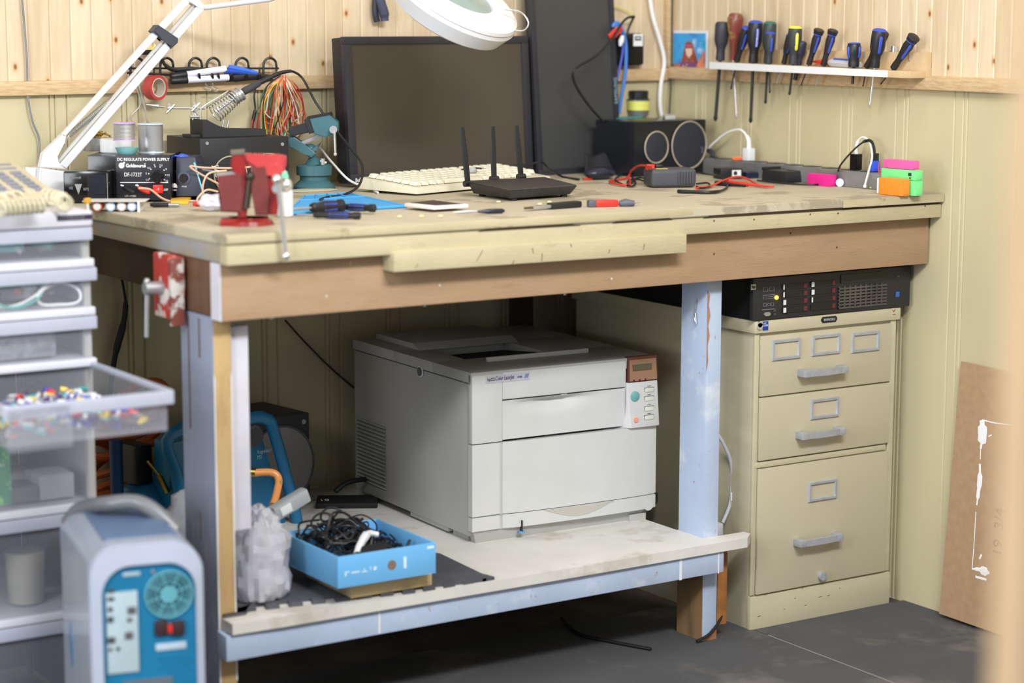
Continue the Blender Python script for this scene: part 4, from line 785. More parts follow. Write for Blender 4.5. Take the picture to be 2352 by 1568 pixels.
# ================================================================== OLD COMPUTER TOWER
MM = frame(-1.925, -1.105, .0045, -13)
MW, MD, MH = .185, .33, .388
def mp_(x, y, c=0.): return at(x, y, 'y', c, MM)
R1 = mp_(467, 1400); MW = R1.x; L1 = mp_(243, 1400)
mac = thing('computer_tower', 'grey and blue plastic computer tower seen from its back in front of the drawers', 'computer', MM)
GRS = mat('translucent_grey_shell', (150, 157, 172), .28, var=.03, coat=.3); MWH = mat('pale_grey_frame', (168, 174, 192), .3, var=.02)
MBL = mat('turquoise_blue_back', (26, 112, 152), .35, var=.04)
def rr(x0, x1, z0, z1, r, n=8):
    out = [(x0, z0), (x1, z0)]
    for cx, cz, a0 in ((x1-r, z1-r, 0), (x0+r, z1-r, 90)):
        for i in range(n+1): a_ = R(a0+90*i/n); out.append((cx+r*math.cos(a_), cz+r*math.sin(a_)))
    return out
def ext(poly, y0, y1, bev=0):  # x,z polygon swept along y
    return MB().prism(poly, y1-y0, Matrix(((1, 0, 0, 0), (0, 0, 1, y0), (0, 1, 0, 0), (0, 0, 0, 1))), bev)
zt = mp_(420, 1243, .0).z; 
obj('shell', ext(rr(0, MW, .012, zt, .045), .012, MD, .01), GRS, mac)
# rim frame round the back
rim = MB(); A_ = rr(.0, MW, .0, zt+.002, .05, 10); B_ = rr(.017, MW-.012, .0, zt-.030, .045, 10)
k = len(A_)
for y0, y1 in ((-.006, .016),):
    a0 = [rim.b.verts.new((x, y0+.004, z)) for x, z in A_]; a1 = [rim.b.verts.new((x, y1, z)) for x, z in A_]; b0 = [rim.b.verts.new((x, y0, z)) for x, z in B_]; b1 = [rim.b.verts.new((x, y1, z)) for x, z in B_]
    for i in range(1, k):
        j = (i+1) % k
        if i == 0: continue
        for q in ((a0[i], a0[j], a1[j], a1[i]), (b0[i], b1[i], b1[j], b0[j]), (a0[i], b0[i], b0[j], a0[j]), (a1[i], a1[j], b1[j], b1[i])): rim.b.faces.new(q)
obj('back_rim', rim, MWH, mac)
obj('back_panel', ext(rr(.015, MW-.010, .0, zt-.028, .045), .0, .010), MBL, mac)
# carrying handle at the top
ht = mp_(250, 1150, .19).z
hp = MB()
for xo in (.0,):
    hp.tube([(.012, MD-.02, zt-.03), (.03, MD-.05, ht-.03), (.06, MD*.62, ht-.008), (MW*.6, MD*.55, ht-.004), (MW-.04, MD*.5, ht-.02), (MW-.012, MD*.45, zt-.02)], .013, 12)
obj('handle', hp, mat('grey_translucent_handle', (112, 114, 118), .3), mac)
obj('top_insert', MB().box((.03, .05, zt-.004), (MW-.03, MD-.02, zt+.002), bev=.003), mat('steel_blue_top', (88, 108, 138), .35), mac)
def mbox(x0, y0, x1, y1, d, c=-.001): 
    a = mp_(x0, y1, c); b = mp_(x1, y0, c); return MB().box((a.x, c-d, a.z), (b.x, c+.001, b.z), bev=.0008)
op = obj('port_panel', mbox(248, 1355, 315, 1548, .002), mat('pale_port_plate', (186, 206, 214), .35, .2), mac, label='pale metal port plate')
for x0, y0, x1, y1 in ((247, 1352, 262, 1362), (247, 1370, 262, 1380), (248, 1393, 258, 1405), (247, 1415, 260, 1430), (247, 1462, 264, 1478), (250, 1487, 257, 1496), (267, 1485, 275, 1494), (293, 1392, 312, 1410), (287, 1450, 305, 1468), (292, 1418, 303, 1428)):
    obj('port', mbox(x0, y0, x1, y1, .0012, -.0035), mat('port_grey', (92, 88, 92), .5) if x0 > 280 else mat('port_dark', (1, 1, 1)), op)
a = mp_(388, 1364, -.001); g = obj('fan_grille', MB().tube([(a.x+.036*math.cos(i/36*6.283), -.002, a.z+.036*math.sin(i/36*6.283)) for i in range(36)], .0022, 6, closed=True, smooth=False), mat('teal_grille', (96, 160, 172), .35), mac)
fg = MB().lathe((a.x, 0, a.z), (a.x, -.002, a.z), [(0, .014), (1, .014)], 20)
for r_ in (.021, .029): fg.tube([(a.x+r_*math.cos(i/36*6.283), -.002, a.z+r_*math.sin(i/36*6.283)) for i in range(36)], .0014, 6, closed=True, smooth=False)
for i in range(8): fg.tube([(a.x+.014*math.cos(i*.785+.3), -.0018, a.z+.014*math.sin(i*.785+.3)), (a.x+.036*math.cos(i*.785+.3), -.0018, a.z+.036*math.sin(i*.785+.3))], .0013, 6)
obj('fan_guard', fg, mat('teal_grille', (1, 1, 1)), g)
obj('fan_opening', MB().cyl((a.x, .0, a.z), (a.x, -.0006, a.z), .035, n=32), mat('deep_teal', (22, 66, 84), .6), g)
for x_ in (370, 408):
    a = mp_(x_, 1441, -.001); obj('power_socket', MB().box((a.x-.0105, -.006, a.z-.0125), (a.x+.0105, 0, a.z+.0125), bev=.004), mat('dark_socket', (58, 40, 44), .4), mac)
a = mp_(389, 1441); obj('voltage_switch', MB().box((a.x-.003, -.007, a.z-.006), (a.x+.003, 0, a.z+.006)), RED, mac)
obj('rating_label', mbox(358, 1472, 428, 1495, .0006), mat('pale_rating_label', (176, 192, 206), .5), mac)
obj('top_slot', mbox(282, 1312, 322, 1324, .0008), mat('pale_port_plate', (1, 1, 1)), mac)
mesh = MB(); z1 = mp_(430, 1505).z
for i in range(11):
    for j in range(9):
        x = mp_(360, 1500).x+.004+j*.009+(i % 2)*.0045; z = z1-i*.0075
        if x < MW-.02 and z > .01 and (j > i*.35-1): mesh.lathe((x, .0005, z), (x, -.0025, z), [(0, .0032), (1, .001)], 4)
obj('vent_pattern', mesh, MBL, mac, smooth=0)
obj('screw', MB().cyl((mp_(351, 1312).x, 0, mp_(351, 1312).z), (mp_(351, 1312).x, -.003, mp_(351, 1312).z), .003), STEEL, mac)
zz_ = mp_(300, 1565).z; obj('expansion_slot', MB().box((.045, -.0018, max(.002, zz_-.02)), (MW-.05, .001, zz_+.002)), mat('slot_bracket', (120, 130, 140), .4, .5), mac)
m = at(165, 1480, 'x', 0, MM); obj('side_mark', MB().lathe((.0008, m.y, m.z), (-.0012, m.y, m.z), [(0, .04), (1, .038)], 24, flat=.45), mat('side_mark_blue', (88, 122, 160), .35), mac)
# ================================================================== THINGS ON THE BENCH
ZB = .8803
# --- monitors
SCR = mat('room_reflection_screen', (76, 69, 61), .38, var=.05, scale=4, spec=.4)  # brown grey of the reflected room put into the screen colour
BEZ = mat('dark_grey_bezel', (46, 46, 53), .4, var=.04)
def monitor(name, label, BL, BR, TL, dep, bz, cat='monitor', scr=SCR, lip=0):
    ux = (BR-BL); W = ux.length; M = axes(BL, ux, TL-BL); H_ = (TL-BL).dot(M.to_3x3() @ Vector((0, 0, 1)))
    t = thing(name, label, cat, M)
    b_ = MB()
    for lo, hi in (((0, 0), (W, bz)), ((0, H_-bz*.8), (W, H_)), ((0, bz), (bz, H_-bz*.8)), ((W-bz, bz), (W, H_-bz*.8))):
        b_.box((lo[0], 0, lo[1]), (hi[0], .012, hi[1]), bev=.001)
    obj('bezel', b_, BEZ, t); obj('screen', MB().box((bz-.002, .004, bz-.002), (W-bz+.002, .008, H_-bz*.8+.002)), scr, t)
    obj('casing', MB().box((.001, .010, .001), (W-.001, dep, H_-.001), bev=.004), BLACK, t)
    return t, W, H_, M
BL = at(806, 432, 'y', -.178); BL.z = ZB+.008
BR = BL+Vector((.515, .085, 0)); tl = Vector((BL.x-.012, BL.y+.018, zat(BL.x-.012, BL.y+.018, 84)))
mo, W, Hh, M_ = monitor('monitor', 'wide dark monitor standing on the bench behind the keyboard', BL, BR, tl, .045, .020)
obj('stand_foot', MB().box((.10, .006, -.0058), (W-.10, .10, .004)), BLACK, mo)
text('BenQ', .011, WHITEINK, mo, (.012, -.0006, .004), (1, 0, 0), (0, 0, 1))
B2 = at(1238, 402, 'y', -.10); B2.z = ZB; C2 = at(1428, 392, 'y', -.06); C2.z = ZB+.001
topL = at(1172, -120, 'y', -.045)
BL2 = B2; up2 = (at(1368, -120, 'y', -.03)-C2)
M2 = axes(BL2, C2-BL2, up2)
mo2, W2, H2, M2 = monitor('monitor', 'tall dark monitor turned upright and leaning on the back wall behind the wide one', BL2, C2, BL2+up2, .022, .014, scr=mat('cool_reflection_screen', (66, 67, 68), .38, var=.05, scale=4))  # reflected room put into this screen's cool grey as well
text('SAMSUNG', .0135, mat('pale_grey_print', (1, 1, 1)), mo2, (W2-.004, -.0008, .155), (0, 0, 1), (-1, 0, 0), sx=1.0)
# --- keyboard
FL = at(958, 450, 'z', ZB+.004); DX = (at(1074, 441, 'z', ZB+.004)-FL).normalized(); DX = Vector((DX.x, DX.y, 0)).normalized(); 
KX = Vector((.957, .29, 0)); KX = (KX+DX).normalized()
kb = thing('keyboard', 'cream computer keyboard on the bench between router and wide monitor', 'keyboard', axes(Vector((-.952, -.428, ZB)), (.93, .30, 0), (0, 0, 1)))
KC = mat('cream_keyboard_plastic', (214, 208, 186), .5, var=.02); KW, KD = .44, .165
obj('case', MB().hexa([(0, 0, .003), (KW, 0, .003), (0, KD, .006), (KW, KD, .006), (.004, .004, .016), (KW-.004, .004, .016), (.004, KD-.004, .030), (KW-.004, KD-.004, .030)], bev=.003), KC, kb)
obj('feet', MB().box((.02, KD-.03, 0), (.05, KD-.02, .01)).box((KW-.05, KD-.03, 0), (KW-.02, KD-.02, .01)).box((.02, .01, 0), (.05, .02, .005)).box((KW-.05, .01, 0), (KW-.02, .02, .005)), GREYP, kb)
kme = None; KCC = mat('cream_key_plastic', (230, 225, 206), .45, var=.02)
for r_ in range(6):
    y = .016+r_*.0225; n = 18 if r_ else 12; xx = .014
    for c_ in range(n):
        if r_ == 5 and c_ in (1, 6, 11): xx += .008
        wd = .019 if not (r_ == 0 and c_ == 4) else .118
        mb = MB().box((0, 0, 0), (wd, .018, .008), bev=.0006, taper=(.003, .0025), seg=1)
        if wd > .1 or kme is None:
            o = obj('key', mb, KCC, kb)
            if wd < .1: kme = o.data
        else: mb.b.free(); o = link('key', kme, None, kb)
        o.location = (xx, y, .017+y*.088); o.rotation_euler = (R(5), 0, 0); xx += wd+.0042
        if xx > KW-.025: break
# --- router
rc = [at(1074, 418, 'z', .908), at(1252, 409, 'z', .908), at(1326, 427, 'z', .902), at(1169, 438, 'z', .902)]
rt_ = thing('wifi_router', 'black wireless router with three upright aerials near the front of the bench', 'router', (rc[3].x, rc[3].y, ZB))
ctr = sum(rc, Vector())/4
def inset(p, k, z): q = ctr.lerp(p, k); return (q.x, q.y, z)
RTM = mat('dusty_black_router', (44, 44, 46), .5, var=.12, scale=120, col2=(58, 57, 56))
obj('body', MB().hexa([inset(rc[3], .86, ZB+.005), inset(rc[2], .86, ZB+.005), inset(rc[0], .9, ZB+.005), inset(rc[1], .9, ZB+.005), tuple(rc[3]), tuple(rc[2]), tuple(rc[0]), tuple(rc[1])], bev=.002), RTM, rt_, world=True)
obj('top_shell', MB().hexa([tuple(rc[3]), tuple(rc[2]), tuple(rc[0]), tuple(rc[1]), inset(rc[3], .97, rc[3].z+.003), inset(rc[2], .97, rc[2].z+.003), inset(rc[0], .97, rc[0].z+.003), inset(rc[1], .97, rc[1].z+.003)], bev=.001), RTM, rt_, world=True)
for i, p in enumerate(rc): q = ctr.lerp(p, .74); obj('foot', MB().cyl((q.x, q.y, ZB), (q.x, q.y, ZB+.006), .007, n=12), DBLACK, rt_, world=True)
for (bx_, by_, tx_, ty_), f in zip(((1075, 424, 1061, 292), (1135, 413, 1131, 290), (1197, 408, 1186, 288)), (0.02, .36, .7)):
    bs = rc[0].lerp(rc[1], f)+Vector((0, .006, -.004)); bs = at(bx_, by_, 'y', bs.y); tp = at(tx_, ty_, 'y', bs.y); D = tp-bs
    obj('aerial', MB().lathe(bs, tp, [(0, .0065), (.5, .0072), (1, .0055)], 8, flat=.6, ref=(1, 0, 0)), BLACK, rt_, world=True)
    obj('hinge', MB().cyl(bs-Vector((.009, 0, -.002)), bs+Vector((.009, 0, .002)), .0062, n=12), BLACK, rt_, world=True)
# --- phone, mat
pz = ZB+.003
def slab(name, quad, z0, z1, m, label, cat, bev=.002, top=None, topm=None, topn='screen', grp=None):
    q = [at(x, y, 'z', z1) for x, y in quad]; c = sum(q, Vector())/4; c.z = 0
    mb = MB().hexa([(p.x-c.x, p.y-c.y, 0) for p in q]+[(p.x-c.x, p.y-c.y, z1-z0) for p in q], bev=bev)
    if not top: o = obj(name, mb, m, loc=(c.x, c.y, z0)); tag(o, label, cat, grp); return o
    t = thing(name, label, cat, (c.x, c.y, z0), grp); obj('body', mb, m, t)
    g0, g1 = top; P_ = lambda u, v_: (q[0]-c)*(1-u)*(1-v_)+(q[1]-c)*u*(1-v_)+(q[2]-c)*(1-u)*v_+(q[3]-c)*u*v_
    cs = [P_(g0, g1), P_(1-g0, g1), P_(g0, 1-g1), P_(1-g0, 1-g1)]
    obj(topn, MB().hexa([(p.x, p.y, z1-z0-.0002) for p in cs]+[(p.x, p.y, z1-z0+.0004) for p in cs]), topm, t); return t
BMT = mat('light_blue_silicone', (70, 162, 226), .5, var=.04)
bq = [(655, 490), (935, 472), (700, 449), (800, 443)]
q = [at(x, y, 'z', ZB+.004) for x, y in bq]
t = thing('silicone_mat', 'light blue silicone work mat in the middle of the bench', 'mat', (q[0].x, q[0].y, ZB))
obj('base', MB().hexa([(p.x, p.y, ZB) for p in q]+[(p.x, p.y, ZB+.003) for p in q]), BMT, t, world=True)
e = MB()
for a_, b_ in ((0, 1), (2, 3), (0, 2), (1, 3)): e.tube([q[a_]+Vector((0, 0, -.001)), q[b_]+Vector((0, 0, -.001))], .0025, 6)
mA, mB_ = q[2].lerp(q[0], .3), q[3].lerp(q[1], .3); e.tube([mA, mB_], .002, 6)
for f in (.25, .5, .75): e.tube([q[2].lerp(q[3], f), mA.lerp(mB_, f)], .002, 6)
obj('rib', e, BMT, t, world=True)
PHW = mat('white_phone_case', (236, 226, 222), .3, var=.01)
slab('smartphone', [(995, 473), (1077, 468), (928, 466), (1000, 458)], ZB+.0046, ZB+.012, PHW, 'white smartphone lying on the corner of the light blue mat', 'phone', .003, (.12, .05), mat('phone_glass', (70, 52, 56), .15))
# --- hand tools lying at the front
def driver_lying(name, label, p0, p1, r, m, stripe=BLUEGRIP, shaft=None, cap=BLACK, grp=None):
    """p0 = butt, p1 = nose of the grip, both at the height of the axis"""
    M = axes(p0, p1-p0, (0, 0, 1)); t = thing(name, label, 'screwdriver', M, grp); Lh = (p1-p0).length
    obj('grip', MB().lathe((0, 0, 0), (Lh, 0, 0), [(0, r*.8), (.04, r), (.12, r), (.15, r*.82), (.35, r*.9), (.6, r*.95), (.8, r*.72), (.92, r*.8), (1, r*.6)], 18), m, t)
    obj('stripe', MB().lathe((Lh*.2, 0, 0), (Lh*.7, 0, 0), [(0, r*.5), (.1, r*.93), (.5, r*.97), (.9, r*.97), (1, r*.5)], 6), stripe, t, label='blue soft grip inlay')
    obj('butt_cap', MB().lathe((-.002, 0, 0), (Lh*.06, 0, 0), [(0, r*.7), (.3, r*1.02), (1, r*1.02)], 18), cap, t)
    if shaft: obj('shaft', MB().cyl((Lh, 0, 0), (Lh+shaft, 0, 0), .0022, n=10), STEEL, t)
    return t
def B_(x, y, h): return at(x, y, 'z', ZB+h)
driver_lying('screwdriver', 'small blue and black screwdriver lying nearest the front edge beside the red vise', B_(826, 495, .0065), B_(720, 494, .0065), .0065, BLACK, shaft=.03)
driver_lying('screwdriver', 'longer blue handled screwdriver lying on the blue mat edge behind the small one', B_(860, 478, .011), B_(775, 474, .011), .0075, BLACK, shaft=None)
driver_lying('screwdriver', 'stubby blue and black screwdriver beside the white bottle, lying across the mat', B_(785, 472, .014), B_(715, 477, .014), .012, BLACK, shaft=.05)
kn = thing('hobby_knife', 'thin steel blade with short dark handle lying at the front edge of the bench', 'knife', axes(B_(1159, 484, .005), B_(1092, 486, .005)-B_(1159, 484, .005), (0, 0, 1)))
obj('handle', MB().lathe((0, 0, 0), (.052, 0, 0), [(0, .002), (.1, .0045), (.6, .0045), (1, .002)], 12), mat('dark_blue_handle', (34, 38, 58), .25), kn); obj('blade', MB().lathe((.052, 0, 0), (.10, .0, 0), [(0, .002), (.5, .003), (1, .0006)], 8, flat=.3), STEEL, kn)
pn = thing('utility_knife', 'dark folding utility knife lying left of the red handled cutters', 'knife', axes(B_(1330, 468, .006), B_(1185, 480, .005)-B_(1330, 468, .006), (0, 0, 1)))
obj('handle', MB().box((0, -.009, -.006), (.075, .009, .006), bev=.003), BLACK, pn); obj('slider', MB().box((.012, -.0095, -.0035), (.055, -.0088, .003)), mat('dark_guide', (1, 1, 1)), pn); obj('blade', MB().box((.075, -.006, -.003), (.118, .006, .003), bev=.001), STEEL, pn); obj('tip', MB().box((.118, -.003, -.002), (.135, .003, .002)), mat('brown_tip', (90, 70, 52), .5), pn)
rc_ = thing('wire_cutters', 'small wire cutters with red and grey handles at the front edge of the bench', 'cutters', axes(B_(1352, 468, .006), B_(1436, 466, .006)-B_(1352, 468, .006), (0, 0, 1)))
GRE = mat('grey_blue_rubber', (84, 86, 98), .5)
obj('red_grip', MB().box((.012, -.008, -.006), (.058, .008, .007), bev=.004), RED, rc_); obj('grey_end', MB().box((-.002, -.008, -.006), (.013, .008, .007), bev=.003), GRE, rc_); obj('head', MB().lathe((.060, -.004, 0), (.088, -.010, 0), [(0, .005), (.4, .009), (1, .005)], 12), GRE, rc_); obj('jaw', MB().lathe((.058, 0, 0), (.105, .004, 0), [(0, .004), (.6, .003), (1, .001)], 8), STEEL, rc_)
for i, (x, y) in enumerate(((1145, 466), (1240, 471), (1262, 466), (918, 500), (968, 499), (1012, 499))):
    o = obj('wood_crumb', MB().ball((0, 0, .0022), .0055, 8, (1, .6, .4)), mat('pale_crumb', (232, 218, 170), .7)); p = at(x, y, 'z', ZB); o.location = (p.x, p.y, ZB); tag(o, 'pale yellow crumb lying on the front of the worktop', 'crumb', 'pale crumbs on the worktop')
# --- red bench vise
VR = mat('glossy_red_enamel', (142, 30, 28), .28, var=.05, coat=.3); VD = mat('dull_dark_red', (116, 48, 46), .45, var=.12)
VM = axes(Vector((-1.475, -.795, ZB)), (.90, -.436, 0), (0, 0, 1))
vi = thing('bench_vise', 'small glossy red bench vise clamped at the front left corner of the bench', 'vise', VM)
def vp(x, y, c=0.): return at(x, y, 'y', c, VM)
a = vp(495, 400); b = vp(665, 350); 
x0, x1, x2, x3, x4 = vp(497, 440).x, vp(562, 440).x, vp(578, 440).x, vp(618, 440).x, vp(648, 440).x
zt_ = vp(560, 356).z; zm_ = vp(530, 402).z
def vs(pts, y0, y1, bev=.003):
    P_ = [vp(x, y) for x, y in pts]; return MB().prism([(p.x, max(p.z, .001)) for p in P_], y1-y0, Matrix(((1, 0, 0, 0), (0, 0, 1, y0), (0, 1, 0, 0), (0, 0, 0, 1))), bev)
obj('base', MB().lathe((vp(570, 500).x, 0, 0), (vp(570, 500).x, 0, .012), [(0, .045), (.6, .042), (1, .03)], 28).box((vp(505, 500).x, -.03, 0), (vp(618, 500).x, .03, .012), bev=.003), VR, vi)
obj('body', vs([(497, 402), (556, 396), (562, 440), (556, 486), (508, 484), (503, 455), (506, 430)], -.026, .026), VD, vi)
obj('rear_column', vs([(550, 398), (566, 400), (574, 445), (566, 500), (545, 500), (552, 450)], -.018, .018), VR, vi)
obj('fixed_jaw', vs([(532, 352), (560, 350), (566, 372), (562, 404), (540, 404), (530, 380)], -.022, .022), VR, vi)
obj('moving_jaw', vs([(576, 380), (612, 376), (618, 440), (616, 492), (586, 492), (578, 440)], -.022, .022), VD, vi)
obj('front_web', vs([(608, 372), (636, 384), (644, 420), (636, 492), (614, 492)], -.012, .012), VR, vi)
obj('anvil', vs([(556, 352), (640, 354), (658, 358), (657, 380), (646, 386), (641, 408), (630, 414), (612, 392), (580, 384), (560, 372)], -.020, .020, .006), mat('pale_glossy_red', (190, 62, 62), .22, coat=.6), vi)
obj('slide_bar', MB().cyl((x0+.02, 0, zm_-.02), (x4-.01, 0, zm_-.02), .009), STEEL, vi)
obj('jaw_plate', vs([(530, 346), (562, 344), (562, 352), (530, 355)], -.024, .024, .001), mat('greasy_steel', (128, 120, 110), .4, .6), vi)
obj('rear_lip', vs([(497, 398), (546, 393), (546, 399), (497, 404)], -.02, .02, .001), STEEL, vi)
obj('screw', MB().cyl((x3, 0, zm_-.016), (x4+.004, 0, zm_-.016), .010).ball((x4+.006, 0, zm_-.018), .0125), CHROME, vi)
a, b = vp(566, 478, -.02), vp(574, 405, -.02); obj('swivel_bolt', MB().cyl((a.x, -.02, a.z), (b.x, -.02, b.z), .0055).ball((b.x, -.02, b.z), .0085), mat('blackened_bolt', (70, 60, 50), .4, .6), vi)
# the handle hangs down over the bench edge
a = at(640, 428, 'y', -.95); b = at(657, 588, 'y', -.95)
obj('tommy_bar', MB().tube([Vector(a)+Vector((-.003, 0, .012)), a, b], .0042, 10, smooth=False).ball(Vector(b), .0075, 12).ball(a+Vector((-.003, 0, .012)), .008, 12), CHROME, vi, world=True)
obj('screw_boss', MB().cyl(VM @ Vector((x4, 0, zm_-.018)), Vector((a.x, a.y+.006, a.z-.004)), .008), CHROME, vi, world=True)
# --- white bottle behind it
p = at(655, 500, 'z', ZB); q = Vector((-1.405, -.70, ZB)); p = at(655, 498, 'z', ZB)
bo_ = thing('glue_bottle', 'white plastic bottle with pale green cap behind the red vise', 'bottle', p)
obj('body', MB().lathe((0, 0, 0), (0, 0, .062), [(0, .012), (.04, .0145), (.7, .0145), (.85, .012), (1, .006)], 20), WHITEP, bo_); obj('cap', MB().lathe((0, 0, .060), (0, 0, .082), [(0, .008), (.6, .0075), (1, .0045)], 16), mat('mint_cap', (122, 214, 176), .4), bo_)
p = at(490, 484, 'z', ZB); o = obj('plastic_wrapper', crumple((0, 0, .26), (.028, .020, .014), 5., 16), mat('clear_wrapper', (226, 224, 236), .3, alpha=.75), smooth=0, loc=(p.x, p.y, ZB))
zmn = min(v_.co.z for v_ in o.data.vertices)
for v_ in o.data.vertices: v_.co.z += .0003-zmn
tag(o, 'crumpled clear plastic wrapper left of the red vise', 'wrapper')
# --- pack of coloured caps at the left end
bp_ = thing('blister_pack', 'clear blister pack of coloured batteries at the left end of the bench', 'blister pack', axes(at(195, 484, 'z', ZB), (.86, -.5, 0), (0, 0, 1)))
obj('card', MB().box((0, -.03, .0190), (.115, .03, .020)).box((0.008, -.03, 0), (.012, .03, .019)).box((.10, -.03, 0), (.104, .03, .019)), mat('clear_card', (226, 226, 222), .3), bp_)
for i, (x, c) in enumerate(((.026, (238, 120, 70)), (.05, (176, 208, 240)), (.07, (214, 196, 186)), (.089, (170, 200, 244)))):
    c_ = obj('battery', MB().cyl((x, .025, .0095), (x, -.022, .0095), .0085, n=16), mat('battery_%d' % i, c, .4), bp_); obj('end', MB().cyl((x, -.022, .0095), (x, -.0235, .0095), .0065, n=16), WHITEP, c_)
o = obj('orange_clip', MB().box((0, 0, 0), (.014, .008, .010), bev=.002), mat('amber_plastic', (236, 176, 60), .4), loc=(bp_.location.x+.012, bp_.location.y+.02, ZB+.0205) if 0 else tuple(at(200, 468, 'z', ZB+.0205)), rot=(0, 0, .6)); tag(o, 'small amber clip on the blister pack', 'clip')
# --- dc power supply
F0 = at(392, 463, 'z', ZB); SM = axes(at(268, 463, 'z', ZB), (.86, -.51, 0), (0, 0, 1))
SM = axes(Vector((-1.525, -.235, ZB)), (.84, -.543, 0), (0, 0, 1))
def sp(x, y, c=-.001): return at(x, y, 'y', c, SM)
xl, xr = sp(266, 400).x, sp(391, 400).x; zt2 = sp(330, 357).z; zb2 = sp(391, 460).z
ps_ = thing('dc_power_supply', 'black bench power supply with white lettering and red switch at the back left', 'power supply', SM)
obj('case', MB().box((xl-.055, .004, .004), (xr, .135, zt2), bev=.002).box((xl, .01, 0), (xl+.01, .02, .005)).box((xr-.02, .01, 0), (xr-.01, .02, .005)), GLOSSB, ps_)
fp = obj('front_panel', MB().box((xl, 0, max(zb2, .003)), (xr, .004, zt2+.001), bev=.0008), mat('black_panel', (30, 30, 40), .4), ps_)
def tx(s, x, y, size, sxx=1, bold=0, m=WHITEINK): a = sp(x, y); return text(s, size, m, fp, (a.x, -.0006, a.z), (1, 0, 0), (0, 0, 1), sx=sxx, bold=bold)
tx('DC REGULATE POWER SUPPLY', 269, 369, .0078, .93, .0001); tx('Goldsource', 289, 384, .0095, .85, .0003); tx('DF-1732T', 285, 405, .0105, .8); tx('®', 331, 378, .004)
tx('1.5V~15VDC', 286, 452, .0052, .8); tx('OFF', 376, 438, .006, .8); tx('-', 279, 428, .009); tx('+', 312, 428, .009)
a = sp(279, 380); obj('logo', MB().lathe((a.x, .0, a.z), (a.x, -.0007, a.z), [(0, .0055), (1, .0055)], 20).cyl((a.x+.005, 0, a.z+.005), (a.x+.005, -.0007, a.z+.005), .002), WHITEINK, fp)
a, b = sp(276, 419), sp(386, 419); obj('line', MB().box((a.x, -.0007, a.z-.0006), (b.x, 0, a.z+.0008)), WHITEINK, fp)
a = sp(361, 402); kn_ = obj('dial', MB().lathe((a.x, 0, a.z-.003), (a.x, -.014, a.z-.003), [(0, .013), (.7, .0115), (1, .010)], 12), GLOSSB, fp)
for i, s_ in enumerate(('1.5', '3', '4.5', '6', '7.5', '9', '12', '15')):
    an = R(205-i*34); obj('tick', MB().box((a.x+.0165*math.cos(an)-.001, -.0007, a.z-.001+.0165*math.sin(an)), (a.x+.0165*math.cos(an)+.001, 0, a.z+.001+.0165*math.sin(an))), WHITEINK, fp)
    text(s_, .0052, WHITEINK, fp, (a.x+.0215*math.cos(an), -.0006, a.z-.002+.0205*math.sin(an)), (1, 0, 0), (0, 0, 1), align='CENTER')
a = sp(363, 434); obj('power_switch', MB().box((a.x-.0095, -.004, a.z-.008), (a.x+.0095, 0, a.z+.008), bev=.0015), mat('red_switch', (226, 40, 24), .3, emit=.25), fp, label='red rocker switch'); text('- 0', .006, WHITEINK, fp, (a.x-.004, -.0044, a.z-.002), (1, 0, 0), (0, 0, 1))
# crocodile clips on the terminals
for nm, x, m, lab in (('black', 284, BLACK, 'black crocodile clip on the negative terminal of the power supply'), ('red', 318, RED, 'red crocodile clip on the positive terminal of the power supply')):
    a = sp(x, 430); b = sp(x+28, 441); t = thing('crocodile_clip', lab, 'clip', SM @ Matrix.Translation((a.x, -.003, a.z)))
    obj('boot', MB().lathe((0, 0, 0), (b.x-a.x, -.012, b.z-a.z), [(0, .003), (.25, .005), (.8, .0048), (1, .003)], 12), m, t); obj('jaw', MB().cyl((0, .003, .002), (-.006, .002, .004), .0022, n=8), STEEL, t)
# small plastic tool case left of it
cl, cr_ = sp(153, 400).x, sp(258, 400).x; zc2 = sp(200, 378).z
tc2 = thing('tool_case', 'glossy black tool case with silver crest left of the power supply', 'tool case', SM @ Matrix.Translation((cl, -.035, 0)))
W_ = cr_-cl; obj('case', MB().box((0, 0, 0), (W_, .034, .062), bev=.005), GLOSSB, tc2)
obj('window', MB().box((W_*.52, -.0008, .008), (W_*.93, 0, .055)), mat('dark_window', (38, 40, 50), .12), tc2); obj('edge_strip', MB().box((W_*.955, -.001, .004), (W_*.965, 0, .058)), STEEL, tc2)
SI = mat('silver_print', (150, 152, 152), .4, .2)
text('Mastercraft', .0078, SI, tc2, (W_*.14, -.0008, .047), (1, 0, 0), (0, 0, 1), sx=.62); obj('crest', MB().prism([(-.007, .0), (.007, 0), (0, -.02)], .0006, Matrix(((1, 0, 0, W_*.33), (0, 0, -1, -.0002), (0, 1, 0, .037), (0, 0, 0, 1)))), SI, tc2)
text('102', .007, SI, tc2, (W_*.12, -.0008, .027), (1, 0, 0), (0, 0, 1), sx=.8); text('3072', .007, SI, tc2, (W_*.43, -.0008, .025), (1, 0, 0), (0, 0, 1), sx=.8)
